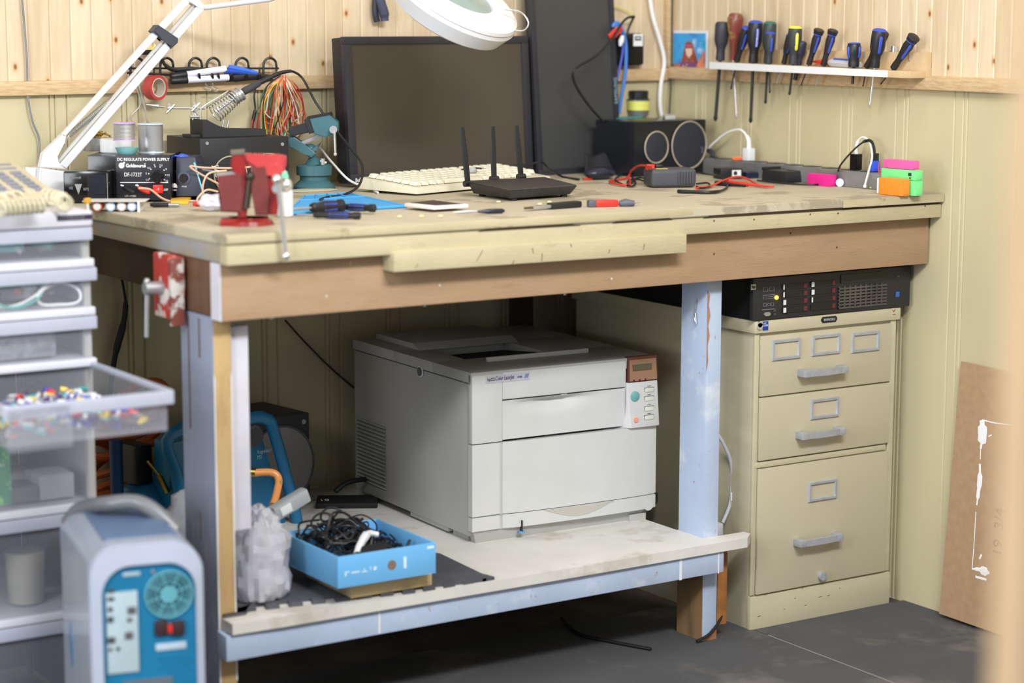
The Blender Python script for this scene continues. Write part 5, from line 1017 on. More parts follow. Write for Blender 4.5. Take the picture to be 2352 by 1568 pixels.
# things on top of the power supply
ZP = ZB+zt2+.0002
def spool(label, x, y, R_, H_, zz, fl, m=None, cat='solder spool'):
    p = at(x, y, 'z', zz); t = thing('solder_spool', label, cat, (p.x, p.y, zz))
    obj('flange', MB().cyl((0, 0, 0), (0, 0, .002), R_*1.08, n=32), fl, t); obj('flange', MB().cyl((0, 0, H_-.002), (0, 0, H_), R_*1.08, n=32), fl, t)
    obj('solder_winding', MB().lathe((0, 0, .002), (0, 0, H_-.002), [(i/24, R_-(.0006 if i % 2 else 0)) for i in range(25)], 32), m or STEEL, t)
t = spool('large solder spool with pale rims on the power supply', 347, 350, .0245, .057, ZP, mat('pale_blue_flange', (206, 222, 232), .4))
tr_ = thing('tape_roll', 'white thread seal roll on the power supply under the small spool', 'roll', tuple(at(267, 351, 'z', ZP)))
TR0 = .031; obj('tape', MB().lathe((0, 0, 0), (0, 0, .028), [(0, TR0*.92), (.1, TR0), (.9, TR0), (1, TR0*.96)], 32), WHITEP, tr_)
p = tr_.matrix_world.translation if 0 else tr_.location
t = spool('small solder spool with violet rims on top of the white roll', 286, 323, .0205, .035, ZP+.0283, mat('violet_flange', (202, 160, 224), .4))
o = obj('small_dish', MB().lathe((0, 0, 0), (0, 0, .014), [(0, .014), (.3, .019), (1, .0235)], 24), mat('aqua_dish', (142, 212, 216), .3, trans=.2)); q = at(287, 354, 'z', ZP); o.location = (q.x+.0, q.y-.012, ZP); tag(o, 'small aqua dish in front of the white roll', 'dish')
ti = thing('tip_cleaner', 'silver tin of brass wool behind the white roll on the power supply', 'tin', tuple(at(236, 347, 'z', ZP)))
ti.location.y += .02; RM[ti.name] = Matrix.Translation(ti.location)
obj('tin', MB().lathe((0, 0, 0), (0, 0, .026), [(0, .03), (.1, .031), (1, .031)], 28), STEEL, ti)
random.seed(2); bw = MB()
for i in range(40): a_ = random.uniform(0, 6.28); r_ = random.uniform(0, .022); c = Vector((r_*math.cos(a_), r_*math.sin(a_), .028+random.uniform(0, .008))); bw.tube([c+Vector((random.uniform(-.007, .007), random.uniform(-.007, .007), random.uniform(-.004, .005))) for _ in range(4)], .0008, 4, sub=3)
obj('brass_wool', bw, BRASS, ti)
# --- black speaker behind, soldering station
yS = -.19; c0_ = at(459, 318, 'y', yS); c1_ = at(663, 314, 'y', yS)
SW, SH = c1_.x-c0_.x, (c0_.z+c1_.z)/2-ZB
cs = thing('bench_speaker', 'black speaker box lying on its side behind the red vise, iron stand on top', 'speaker', (c0_.x, yS, ZB))
obj('cabinet', MB().box((0, 0, 0), (SW, .165, SH), bev=.002), mat('satin_black_box', (34, 34, 38), .45, var=.1), cs)
def sq(x, y): p = at(x, y, 'y', yS); return p.x-c0_.x, p.z-ZB
RGM = mat('pale_ring', (172, 160, 140), .5); 
for (x, y, r_) in ((528, 400, .065), (615, 395, .05)):
    cx, cz = sq(x, y); cz = min(cz, .075); r_ = min(r_, cz-.004, .06); g = obj('driver_cone', MB().lathe((cx, 0, cz), (cx, -.003, cz), [(0, r_), (.6, r_), (1, r_*.93)], 40), mat('navy_black_cone', (26, 27, 34), .7), cs)
    obj('ring', MB().tube([(cx+r_*math.cos(i/40*6.283), -.003, cz+r_*math.sin(i/40*6.283)) for i in range(40)], .0016, 6, closed=True, smooth=False), RGM, g)
for x, y in ((475, 329), (648, 331)): cx, cz = sq(x, y); obj('screw', MB().cyl((cx, 0, cz), (cx, -.002, cz), .0035), STEEL, cs)
cx, cz = sq(488, 380); text('JVC', .016, WHITEINK, cs, (cx, -.0035, cz), (.2, 0, -1), (1, 0, .2))
ss_ = SM @ Matrix.Translation((xr+.004, .035, 0))
st = thing('soldering_station', 'blue grey soldering station with round dial between power supply and speaker', 'soldering station', ss_)
def sq2(x, y, c=0.): return at(x, y, 'y', c, ss_)
w1 = sq2(470, 440).x; w2 = sq2(446, 370).x; h2 = sq2(430, 362).z
obj('body', MB().hexa([(0, 0, .008), (w1, 0, .008), (0, .10, 0), (w1, .10, 0), (0, .012, h2), (w2, .012, h2), (0, .10, h2), (w2, .10, h2)], bev=.003), mat('blue_black_case', (52, 56, 74), .4), st)
obj('light_edge', MB().hexa([(w1-.0035, -.001, .012), (w1-.0005, -.001, .012), (w1-.0035, .003, .012), (w1-.0005, .003, .012), (w2-.003, .010, h2-.01), (w2, .010, h2-.01), (w2-.003, .016, h2-.01), (w2, .016, h2-.01)]), mat('aqua_edge', (120, 210, 236), .4), st)
a = sq2(423, 408, .005); obj('dial_ring', MB().lathe((a.x, .006, a.z), (a.x, .002, a.z-.0005), [(0, .0125), (1, .0125)], 24), mat('slate_ring', (96, 102, 124), .4), st); obj('dial', MB().lathe((a.x, .003, a.z), (a.x, -.010, a.z-.002), [(0, .0085), (1, .007)], 20), BLACK, st)
a = sq2(402, 433, .003); text('ESD', .0045, WHITEINK, st, (a.x-.004, -.0004+.001, a.z-.004), (1, 0, 0), (0, -.1, 1)); obj('esd_mark', MB().prism([(-.005, 0), (.005, 0), (.004, .006), (0, .009), (-.004, .006)], .0006, Matrix(((1, 0, 0, a.x), (0, -.13, -1, .0012), (0, 1, 0, a.z+.002), (0, 0, 0, 1)))), WHITEINK, st)
a = sq2(418, 430, .003); text('PWR', .0045, WHITEINK, st, (a.x, .0008, a.z), (1, 0, 0), (0, -.1, 1))
o = slab('yellow_pad', [(392, 463), (432, 461), (392, 455), (440, 450)], ZB, ZB+.006, mat('yellow_plastic', (240, 186, 52), .4), 'yellow plastic strip under the soldering station', 'strip', .001)
for i, pts in enumerate((((640, 370), (560, 385), (470, 385), (436, 382), (470, 405), (520, 430), (560, 440)), ((520, 392), (480, 398), (466, 425), (464, 462), (440, 474), (400, 472), (372, 455), (345, 435), (318, 432)), ((500, 440), (475, 436), (456, 452), (452, 470)))):
    P_ = [at(x, y, 'y', -.30-.02*i) for x, y in pts]
    for p_ in P_: p_.z = max(p_.z, ZB+.002)
    cord('speaker_wire', P_, .0021, mat('copper_pink_wire', (214, 176, 148), .4), ('pinkish speaker wire crossing in front of the soldering station', 'pinkish speaker wire running from the red clip along the worktop', 'short pinkish wire bending down left of the red vise')[i], 'wire')
cord('sponge_bristles', P('y', -.25, (392, 357), (420, 360), (440, 365), (455, 362)), [.002, .006, .004, .001], BLUEB, 'blue mesh sleeve lying behind the power supply', 'sleeve')
cord('iron_lead', P('y', -.245, (386, 408), (410, 392), (450, 388), (500, 396)), .0028, GREYP, 'grey cable looping in front of the soldering station')
for i, (x, y, c, l) in enumerate(((345, 470, BLACK, 'black plug with metal tip lying in front of the power supply'), (443, 468, RED, 'red probe end lying near the soldering station'))):
    p = at(x, y, 'z', ZB+.005); t = thing('lead_plug', l, 'plug', axes(p, (.8, -.55, 0), (0, 0, 1))); obj('boot', MB().lathe((0, 0, 0), (.035, 0, 0), [(0, .003), (.2, .0048), (1, .0042)], 12), c, t); obj('tip', MB().cyl((.035, 0, 0), (.055, 0, 0), .0038, n=10), STEEL, t)
# ================================================================== iron stand, iron, third hand
zt5 = ZB+SH+.0002
ys5 = -.155
a = at(465, 317, 'y', ys5); b = at(612, 314, 'y', ys5)
ist = thing('soldering_iron_stand', 'black soldering iron stand with wire spring holder on top of the speaker', 'iron stand', (a.x, ys5, zt5))
wI = b.x-a.x; k = wI/.131
hI = at(470, 275, 'y', ys5).z-zt5
pr_ = [(0, 0), (wI, 0), (wI, hI*.38), (wI*.42, hI*.42), (wI*.25, hI*.62), (wI*.08, hI), (0, hI)]
obj('base', MB().prism(pr_, .06, Matrix(((1, 0, 0, 0), (0, 0, 1, 0), (0, 1, 0, 0), (0, 0, 0, 1))), .001).box((-.02, .01, 0), (.02, .055, .006), bev=.001), mat('black_iron_base', (44, 43, 45), .55, var=.1), ist)
yi = ys5+.02
c0 = at(490, 262, 'y', yi); c1 = at(548, 218, 'y', yi)
obj('spring', MB().coil(c0, c1, .0195, .0135, 10, .0014, 6), CHROME, ist, world=True)
D_ = (c1-c0).normalized()
obj('ferrule', MB().lathe(c1-D_*.014, c1+D_*.006, [(0, .0125), (.2, .0135), (.3, .0125), (.45, .0135), (.6, .0128), (.8, .0135), (.82, .0155), (1, .0155)], 24, cap=False), STEEL, ist, world=True)
obj('support_wire', MB().tube([at(461, 274, 'y', yi), at(461, 250, 'y', yi), at(468, 243, 'y', yi), at(524, 209, 'y', yi)], .0015, 8, smooth=False), CHROME, ist, world=True)
ir = thing('soldering_iron', 'black soldering iron resting in the spring holder with its cable arching right', 'soldering iron', c0)
g0, g1, g2 = at(553, 214, 'y', yi), at(596, 190, 'y', yi), at(628, 174, 'y', yi)
obj('barrel', MB().cyl(c0+D_*.012, c1, .003), STEEL, ir, world=True)
obj('grip', MB().lathe(g0, g1, [(0, .0062), (.2, .0078), (.9, .0072), (1, .006)], 16), mat('grey_foam_grip', (62, 62, 64), .8), ir, world=True)
obj('handle', MB().lathe(g1, g2, [(0, .0055), (.7, .0055), (1, .0045)], 14).tube([g2, at(645, 167, 'y', yi), at(668, 163, 'y', yi)], [.0048, .004, .0034], 10), BLACK, ir, world=True)
obj('cable', MB().tube([at(645, 167, 'y', yi), at(668, 163, 'y', yi), at(695, 180, 'y', yi), at(725, 235, 'y', -.17), at(765, 290, 'y', -.20), at(805, 340, 'y', -.25), at(832, 380, 'y', -.30), at(825, 425, 'y', -.36), at(790, 447, 'z', ZB+.004), at(755, 452, 'z', ZB+.004), at(735, 458, 'z', ZB+.006)], .0026, 8), CABLE, ir, world=True)
hh = thing('helping_hand', 'chrome jointed arm with wing nuts and clips beside the iron stand', 'clamp arm', at(450, 275, 'y', -.1))
yh = -.11
hb_ = MB().cyl(at(392, 248, 'y', yh), at(470, 249, 'y', yh), .0022, n=10).cyl(at(450, 272, 'y', yh), at(450, 245, 'y', yh), .002)
obj('rod', hb_, CHROME, hh, world=True)
for x, y in ((389, 248), (447, 244)):
    c = at(x, y, 'y', yh); obj('joint', MB().ball(c, .0055, 12).cyl(c+Vector((0, 0, -.009)), c+Vector((0, 0, .01)), .0025, n=8).lathe(c+Vector((-.009, -.004, -.01)), c+Vector((.009, -.004, .006)), [(0, .003), (.5, .0015), (1, .003)], 8), CHROME, hh, world=True)
obj('crocodile_clip', MB().lathe(at(378, 246, 'y', yh), at(335, 240, 'y', yh), [(0, .002), (.3, .0024), (.35, .0045), (1, .0012)], 10), CHROME, hh, world=True)
obj('lens_clamp', MB().tube([at(440, 250, 'y', yh), at(452, 262, 'y', yh), at(458, 275, 'y', yh)], .0022).tube([at(455, 250, 'y', yh), at(446, 262, 'y', yh), at(443, 276, 'y', yh)], .0018).cyl(at(436, 268, 'y', yh), at(462, 268, 'y', yh), .0028), CHROME, hh, world=True)
for x in (511, 522): o = obj('tip', MB().lathe(at(x, 293, 'y', ys5+.03), at(x+3, 275, 'y', ys5+.03), [(0, .0022), (.6, .0022), (1, .0006)], 10), STEEL); tag(o, 'spare iron tip standing in the black iron stand, ' + ('left one' if x == 511 else 'right one'), 'iron tip', 'spare tips')
# ================================================================== teal vise
TL = mat('teal_enamel', (64, 106, 114), .4, var=.06); TVM = axes(at(722, 433, 'z', ZB), (.86, -.5, 0), (0, 0, 1))
tv = thing('swivel_vise', 'teal tilting swivel vise on a round suction base in front of the monitor', 'vise', TVM)
def t5(x, y, c=0.): return at(x, y, 'y', c, TVM)
zb5 = lambda y: t5(722, y).z
obj('base', MB().lathe((0, 0, 0), (0, 0, zb5(378)), [(0, .044), (.12, .044), (.32, .033), (.36, .030), (.55, .030), (.58, .037), (.95, .037), (1, .034)], 32), TL, tv)
obj('neck', MB().lathe((0, 0, zb5(378)), t5(716, 345), [(0, .022), (.3, .014), (.6, .0065), (1, .008)], 20), TL, tv)
obj('ball', MB().ball(t5(714, 342), .011), TL, tv)
c0, c1, c2, c3 = t5(665, 335, -.03), t5(728, 300, -.03), t5(668, 300, -.03), t5(725, 272, -.03)
def slant(pts, y0, y1, bev=.002):
    P_ = [t5(x, y) for x, y in pts]; return MB().prism([(p.x, p.z) for p in P_], y1-y0, Matrix(((1, 0, 0, 0), (0, 0, 1, y0), (0, 1, 0, 0), (0, 0, 0, 1))), bev)
obj('lower_bracket', slant([(666, 306), (700, 330), (726, 350), (716, 360), (700, 350), (664, 336)], -.022, .022), TL, tv)
obj('yoke', slant([(700, 350), (735, 332), (738, 325), (718, 352), (712, 362)], -.016, .016), TL, tv)
obj('slide_rail', slant([(690, 326), (752, 297), (755, 304), (694, 334)], -.012, .012), STEEL, tv)
obj('fixed_jaw', slant([(664, 292), (712, 280), (716, 302), (668, 312)], -.03, .03), BLACK, tv)
obj('moving_jaw', slant([(712, 272), (758, 262), (778, 280), (779, 300), (748, 314), (722, 306)], -.032, .032), TL, tv)
obj('jaw_pad', slant([(700, 274), (712, 269), (724, 302), (712, 306)], -.034, .034), BLACK, tv)
obj('top_pad', slant([(706, 268), (760, 258), (764, 264), (710, 274)], -.031, .031), DBLACK, tv)
a = t5(766, 297, -.034); obj('screw_head', MB().cyl(a, a+Vector((.0, -.012, 0)), .008), CHROME, tv)
obj('tommy_bar', MB().cyl(t5(768, 300, -.044), t5(770, 353, -.044), .0027, n=10).ball(t5(770, 354, -.044), .0042, 10), CHROME, tv)
obj('base_lever', MB().cyl(t5(741, 378, -.02), t5(741, 364, -.02), .005).cyl(t5(735, 370, -.02), t5(750, 374, -.02), .003), CHROME, tv)
o = obj('sand_pile', MB().ball((0, 0, 0), .062, 16, (1.0, .55, .05)), mat('spilt_beige_powder', (196, 188, 160), .9, bump=.6), loc=tuple(at(715, 437, 'z', ZB+.0005))); tag(o, 'low heap of beige dust around the base of the teal vise', 'dust', kind='stuff')
cord('white_lead', [at(722, 400, 'y', -.10), at(722, 360, 'y', -.10), at(733, 340, 'y', -.10), at(760, 370, 'y', -.14), at(800, 412, 'y', -.2), at(840, 430, 'z', ZB+.003), at(868, 442, 'z', ZB+.003)], .0024, WCABLE, 'white cable looping behind the teal vise towards the keyboard')
# ================================================================== magnifier lamp
LW = mat('white_lamp_enamel', (214, 214, 218), .3, var=.015)
lb = at(108, 452, 'z', ZB)
LMx = thing('magnifier_lamp', 'white articulated magnifier lamp rising from the left end of the bench', 'lamp', (-1.60, -.13, ZB))
yL = -.13
def l5(x, y, c=None): return at(x, y, 'y', yL if c is None else c)
def lb_(pts, y0, y1, bev=.0015):
    P_ = [l5(x, y) for x, y in pts]; return MB().prism([(p.x, max(p.z, ZB)) for p in P_], y1-y0, Matrix(((1, 0, 0, 0), (0, 0, 1, y0), (0, 1, 0, 0), (0, 0, 0, 1))), bev)
obj('base_box', lb_([(80, 458), (146, 460), (152, 430), (148, 393), (84, 384)], yL-.02, yL+.03, .003), LW, LMx, world=True)
obj('base_side', lb_([(62, 455), (80, 458), (84, 386), (60, 384)], yL-.0, yL+.02), LW, LMx, world=True)
obj('knuckle', lb_([(90, 384), (97, 352), (142, 308), (150, 312), (147, 330), (128, 358), (130, 372), (150, 388)], yL-.006, yL+.012), LW, LMx, world=True)
obj('upper_arm', lb_([(140, 308), (147, 314), (436, 4), (424, -8)], yL-.006, yL+.006), LW, LMx, world=True)
obj('lower_arm', lb_([(134, 378), (150, 386), (466, 22), (452, 12)], yL-.008, yL+.0), LW, LMx, world=True)
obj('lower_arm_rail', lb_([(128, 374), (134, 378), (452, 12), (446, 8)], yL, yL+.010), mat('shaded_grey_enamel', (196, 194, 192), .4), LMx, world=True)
obj('elbow', lb_([(424, -10), (440, -14), (468, 14), (462, 24), (450, 14), (430, 4)], yL-.009, yL+.012), LW, LMx, world=True)
obj('spring', MB().coil(l5(158, 311, yL+.008), l5(287, 203, yL+.008), .0055, .0055, 44, .0009, 5, 10), STEEL, LMx, world=True)
obj('spring_hook', MB().tube([l5(147, 322), l5(150, 330), l5(154, 318), l5(158, 311)], .001, 6), STEEL, LMx, world=True)
c_ = obj('clamp', lb_([(345, 72), (358, 57), (404, 88), (403, 98), (388, 112), (378, 96)], yL-.014, yL+.014, .003), mat('dark_grey_clamp', (64, 66, 76), .45), LMx, world=True)
# fore arm to the head: from the elbow up to the right, then down to the ring
HC = at(1052, -22, 'y', -.52)
obj('fore_arm', MB().tube([l5(465, 18, yL), at(620, -2, 'y', -.25), at(760, -55, 'y', -.38), HC+Vector((-.16, .0, .14))], .0055, 10, smooth=False), LW, LMx, world=True)
vdir = (CP-HC).normalized(); rgt = (RT*.875-UP*.484).normalized(); upn = (RT*.484+UP*.875); nrm = (upn*.90+vdir*.42).normalized()
HM = axes(HC, rgt, nrm)
hd = obj('lamp_head', MB().lathe(HC-nrm*.012, HC-nrm*.060, [(0, .128), (.06, .135), (.25, .137), (.9, .122), (1, .112)], 64), LW, LMx, world=True)
obj('top_rim', MB().lathe(HC-nrm*.014, HC, [(0, .137), (.5, .135), (.9, .126), (1, .12), (1, .078), (.2, .074)], 64, cap=False), LW, LMx, world=True)
obj('lens', MB().lathe(HC-nrm*.006, HC-nrm*.002, [(0, .078), (1, .070)], 48), mat('pale_green_lens', (168, 190, 186), .06, trans=.35), LMx, world=True, label='pale green glass lens')
e0 = HC+rgt*.128
obj('wire_guard', MB().tube([e0-rgt*.03+upn*.012, e0+rgt*.0+upn*.022, e0+rgt*.022+upn*.012, e0+rgt*.022-upn*.006, e0+rgt*.0-upn*.016, e0-rgt*.018-upn*.016], .0016, 8), CHROME, LMx, world=True)
# hanging grips of pliers from above
hg = thing('pliers', 'blue grey plier handles hanging in front of the pine wall at the top', 'pliers', at(870, -20, 'y', -.03))
GB = mat('blue_grey_grip', (66, 70, 92), .45)
obj('handle', MB().tube([at(872, -40, 'y', -.03), at(874, 0, 'y', -.03), at(882, 30, 'y', -.03), at(884, 48, 'y', -.03)], [.008, .0105, .011, .009], 12), GB, hg, world=True)
obj('handle', MB().tube([at(868, -40, 'y', -.018), at(862, 0, 'y', -.018), at(862, 30, 'y', -.018), at(866, 50, 'y', -.018)], [.006, .007, .007, .007], 12), mat('dark_grip', (40, 42, 58), .45), hg, world=True)
obj('jaw', MB().box(at(860, -40, 'y', -.03)-Vector((.0, .004, .0)), at(882, -90, 'y', -.03)+Vector((0, .008, 0))), STEEL, hg, world=True)
# ================================================================== wire hook rack on the back wall
yr_ = -.022
hr_ = thing('hook_rack', 'long black wire hook rack screwed to the pine wall above the soldering gear', 'rack', at(470, 165, 'y', 0))
rk = MB().tube([at(292, 157, 'y', yr_), at(640, 157, 'y', yr_)], .0022, smooth=False).tube([at(292, 167, 'y', yr_), at(640, 184, 'y', yr_)], .0022, smooth=False)
obj('rail', rk, BLACK, hr_, world=True)
for x in (315, 383, 449, 490, 556, 620):
    r_ = 15; mb = MB().tube([at(x-r_, 188, 'y', yr_), at(x-r_, 155, 'y', yr_), at(x-r_*.8, 140, 'y', yr_), at(x, 133, 'y', yr_-.002), at(x+r_*.8, 140, 'y', yr_), at(x+r_, 155, 'y', yr_), at(x+r_, 162, 'y', -.002)], .0027)
    obj('loop', mb, BLACK, hr_, world=True)
for x in (354, 457, 487, 501, 532, 566, 596):
    obj('hook', MB().tube([at(x, 158, 'y', yr_-.002), at(x, 178, 'y', yr_-.004), at(x+2, 184, 'y', yr_-.016), at(x, 170, 'y', yr_-.026)], [.002, .002, .002, .003], 8), BLACK, hr_, world=True)
tp = thing('tape_roll', 'red adhesive tape roll hanging from the wire hook rack', 'tape roll', at(355, 202, 'y', -.045))
c = at(356, 201, 'y', -.045); c2 = c+Vector((.006, .014, 0))
obj('tape', MB().lathe(c+Vector((.004, -.01, 0)), c+Vector((-.004, .009, 0)), [(0, .0195), (0, .0255), (1, .0255), (1, .0195), (0, .0195)], 40, cap=False), mat('red_tape', (196, 72, 72), .4), tp, world=True)
obj('core', MB().lathe(c+Vector((.0042, -.0102, 0)), c+Vector((-.004, .009, 0)), [(0, .0172), (0, .0196), (1, .0196), (1, .0172), (0, .0172)], 40, cap=False), mat('cardboard_core', (206, 198, 184), .7), tp, world=True)
for i, (xa, ya, xb, yb, capc, lab) in enumerate(((392, 176, 518, 158, None, 'upper white marker pen lying in the wire hook rack'), (392, 186, 524, 178, None, 'lower white marker pen lying in the wire hook rack'))):
    A = at(xa, ya, 'y', yr_-.012-.004*i); B = at(xb, yb, 'y', yr_-.012-.004*i); t = thing('marker_pen', lab, 'pen', A, 'markers in the rack')
    obj('barrel', MB().cyl(A.lerp(B, .22), B, .0068, n=16), mat('white_marker_barrel', (226, 226, 240), .35, var=.03), t, world=True); obj('pen_cap', MB().lathe(A, A.lerp(B, .28), [(0, .006), (.1, .0078), (1, .0078)], 16), BLACK, t, world=True)
o = thing('folding_tool', 'bright blue folded tool lying on the right of the wire hook rack', 'tool', at(556, 160, 'y', yr_-.02))
obj('blue_handle', MB().lathe(at(525, 155, 'y', yr_-.016), at(591, 168, 'y', yr_-.016), [(0, .006), (.3, .007), (.9, .0045), (1, .0035)], 4, flat=.6), mat('vivid_blue_plastic', (60, 110, 224), .4), o, world=True)
obj('second_handle', MB().lathe(at(516, 163, 'y', yr_-.012), at(560, 166, 'y', yr_-.012), [(0, .006), (1, .005)], 8), mat('royal_blue', (48, 76, 176), .4), o, world=True)
o = obj('black_tool', MB().lathe(at(520, 180, 'y', yr_-.014), at(620, 174, 'y', yr_-.014), [(0, .007), (.3, .008), (.8, .006), (1, .003)], 10, flat=.6), BLACK); tag(o, 'black tool lying in the lower row of the wire hook rack', 'tool')
o = obj('black_brush', MB().tube([at(372, 135, 'y', yr_-.01), at(380, 150, 'y', yr_-.01), at(400, 160, 'y', yr_-.01), at(440, 158, 'y', yr_-.01), at(470, 160, 'y', yr_-.01)], [.0035, .0045, .005, .004], 8), BLACK); tag(o, 'curved black handle stuck through the left of the hook rack', 'tool')
for x, y, l in ((478, 196, 'small steel S hook hanging from the rack, left one'), (494, 197, 'small steel S hook hanging from the rack, right one')):
    o = obj('s_hook', MB().tube([at(x+2, y-12, 'y', yr_-.01), at(x-6, y-6, 'y', yr_-.01), at(x-2, y+2, 'y', yr_-.01), at(x+6, y+6, 'y', yr_-.01), at(x+4, y+13, 'y', yr_-.01), at(x-4, y+12, 'y', yr_-.01)], .0012), STEEL); tag(o, l, 'hook', 's hooks on the rack')
o = thing('wire_brush', 'small black brush with brass bristles on the pine wall behind the lamp arm', 'brush', at(344, 118, 'y', -.02))
obj('block', MB().box(at(328, 126, 'y', -.03), at(360, 114, 'y', -.03)+Vector((0, .02, 0)), bev=.002), DBLACK, o, world=True)
bb_ = MB()
for i in range(60): p = at(330+30*(i % 12)/12, 114+1*(i % 5), 'y', -.028+.003*(i//12)); bb_.cyl(p, p+Vector((0, 0, .011)), .0007, n=4)
obj('bristles', bb_, BRASS, o, world=True)
# coloured wire bundle
cols = [(206, 150, 96), (196, 140, 88), (212, 160, 110), (206, 150, 96), (214, 60, 44), (60, 150, 130), (232, 200, 70), (206, 150, 96), (226, 226, 226), (30, 30, 34), (212, 96, 44), (206, 150, 96), (70, 130, 90), (200, 50, 50), (214, 160, 104)]
random.seed(11); bun = thing('wire_bundle', 'hank of multicoloured thin wires hanging from the right end of the hook rack', 'wires', at(650, 180, 'y', -.03))
ws = {}
for i in range(64):
    c = random.choice(cols); x0 = 648+random.uniform(-14, 14); x1 = x0+random.uniform(-56, 44); x1 = max(597, min(702, x1)); y1 = random.uniform(270, 330); yy = -.02-random.uniform(0, .04)
    pts = [at(650+random.uniform(-6, 6), 172+random.uniform(0, 6), 'y', -.03), at((x0+x1)/2+random.uniform(-8, 8), 200, 'y', yy), at(x1, 250+random.uniform(-10, 10), 'y', yy), at(x1+random.uniform(-8, 8), y1-12, 'y', yy), at((x1+650)/2+random.uniform(-10, 10), y1, 'y', yy)]
    if random.random() < .5: pts += [at(650+random.uniform(-30, 30), 240, 'y', yy-.004), at(654+random.uniform(-6, 6), 178, 'y', -.03)]
    ws.setdefault(c, MB()).tube(pts, .0013, 5, sub=5)
for c, m_b in ws.items(): obj('wire_strand', m_b, mat('wire_%d_%d_%d' % c, c, .4), bun, world=True)
cord('red_black_lead', P('y', -.028, (590, 190), (584, 220), (586, 250), (582, 275), (580, 298)), [.002, .002, .004, .002], CABLE, 'black lead with a plug hanging left of the coloured wires')
cord('red_wire', P('y', -.03, (585, 258), (580, 280), (577, 298)), .0013, mat('red_wire_', (200, 50, 45), .4), 'short red wire end below the black lead', 'wire')
cord('hanging_wires', P('y', -.03, (318, 190), (330, 235), (337, 270), (342, 292)), .0022, mat('clear_tubing', (214, 208, 196), .3, trans=.4), 'clear thin tubing hanging behind the lamp arm near the solder spools', 'tube')
cord('hanging_tube', P('y', -.024, (312, 195), (322, 240), (300, 270), (322, 300)), .0014, mat('clear_tubing', (1, 1, 1)), 'clear looped tubing hanging left of the straight one', 'tube')
cord('wall_cable', P('y', -.012, (50, -10), (56, 60), (62, 140), (64, 220), (75, 280), (90, 320), (90, 372)), .0022, mat('grey_cable', (128, 128, 132), .5), 'thin grey cable running down the back wall at the far left')
# ================================================================== right part of the back wall
cord('white_cable', P('y', -.022, (1492, -10), (1500, 40), (1515, 90), (1526, 140), (1518, 195), (1516, 240), (1520, 266)), .0048, WCABLE, 'white cable coming down the wall beside the corner')
cord('corner_cable', [Vector((-.012, -.024, 1.6)), Vector((-.012, -.024, 1.25)), Vector((-.012, -.024, 1.1)), at(1537, 262, 'y', -.028)], .0022, mat('dark_green_cable', (40, 60, 56), .5), 'thin dark green cable running down the corner of the room')
cord('yellow_wire', P('y', -.014, (1380, 10), (1410, 14), (1440, 25), (1455, 38)), .0018, mat('yellow_wire_', (216, 214, 96), .4), 'yellow wire reaching from the upright monitor to the small black adapter', 'wire')
ad = thing('power_adapter', 'rounded black adapter with white label on the pine wall right of the upright monitor', 'adapter', at(1440, 115, 'y', 0))
a = at(1404, 152, 'y', -.03); b = at(1481, 76, 'y', -.03)
obj('case', MB().box((a.x, -.032, a.z), (b.x, -.001, b.z), bev=.012, seg=4), GLOSSB, ad, world=True)
c = at(1465, 92, 'y', -.032); lbz = obj('rating_label', MB().box((c.x-.013, -.0328, c.z-.014), (c.x+.014, -.032, c.z+.014)), WHITEP, ad, world=True, label='white rating label')
obj('label_print', MB().box((c.x-.009, -.0332, c.z-.001), (c.x+.009, -.0327, c.z+.009)), mat('label_black', (40, 44, 46), .5), lbz, world=True); obj('label_window', MB().box((c.x-.006, -.0335, c.z+.003), (c.x+.006, -.033, c.z+.006)), WHITEP, lbz, world=True)
rd = thing('cable_connector', 'red connector crossed by black leads beside the upright monitor', 'connector', at(1412, 75, 'y', -.05))
obj('body', MB().lathe(at(1400, 86, 'y', -.05), at(1427, 64, 'y', -.05), [(0, .007), (.5, .010), (1, .007)], 6, flat=.5), RED, rd, world=True)
cord('black_lead', [at(1456, 38, 'y', -.04), at(1440, 42, 'y', -.04), at(1425, 58, 'y', -.05), at(1405, 90, 'y', -.09), at(1370, 128, 'y', -.14), at(1320, 160, 'y', -.16), at(1322, 195, 'y', -.15), at(1355, 245, 'y', -.14), at(1395, 290, 'y', -.13), at(1422, 330, 'y', -.12), at(1416, 360, 'y', -.12)], .003, CABLE, 'black lead crossing the front of the upright monitor in a bend')
cord('black_lead', [at(1457, 37, 'y', -.035), at(1446, 60, 'y', -.04), at(1440, 80, 'y', -.04)], .003, CABLE, 'short black lead plugged into the top of the wall adapter')
cord('blue_cable', P('y', -.04, (1420, 55), (1408, 60), (1418, 52), (1432, 76), (1438, 110), (1436, 170), (1426, 230), (1422, 262)), .0042, mat('mid_blue_cable', (70, 128, 208), .4), 'bright blue cable hanging down beside the upright monitor')
cord('blue_cable', P('y', -.036, (1430, 90), (1430, 120), (1420, 170), (1410, 210)), .003, mat('violet_blue_cable', (80, 92, 190), .4), 'violet blue cable hanging behind the bright blue one')
o = obj('white_clip', MB().lathe(at(1430, 82, 'y', -.05), at(1424, 106, 'y', -.05), [(0, .004), (.5, .007), (1, .003)], 8), WHITEP); tag(o, 'small white clip in front of the wall adapter', 'clip')
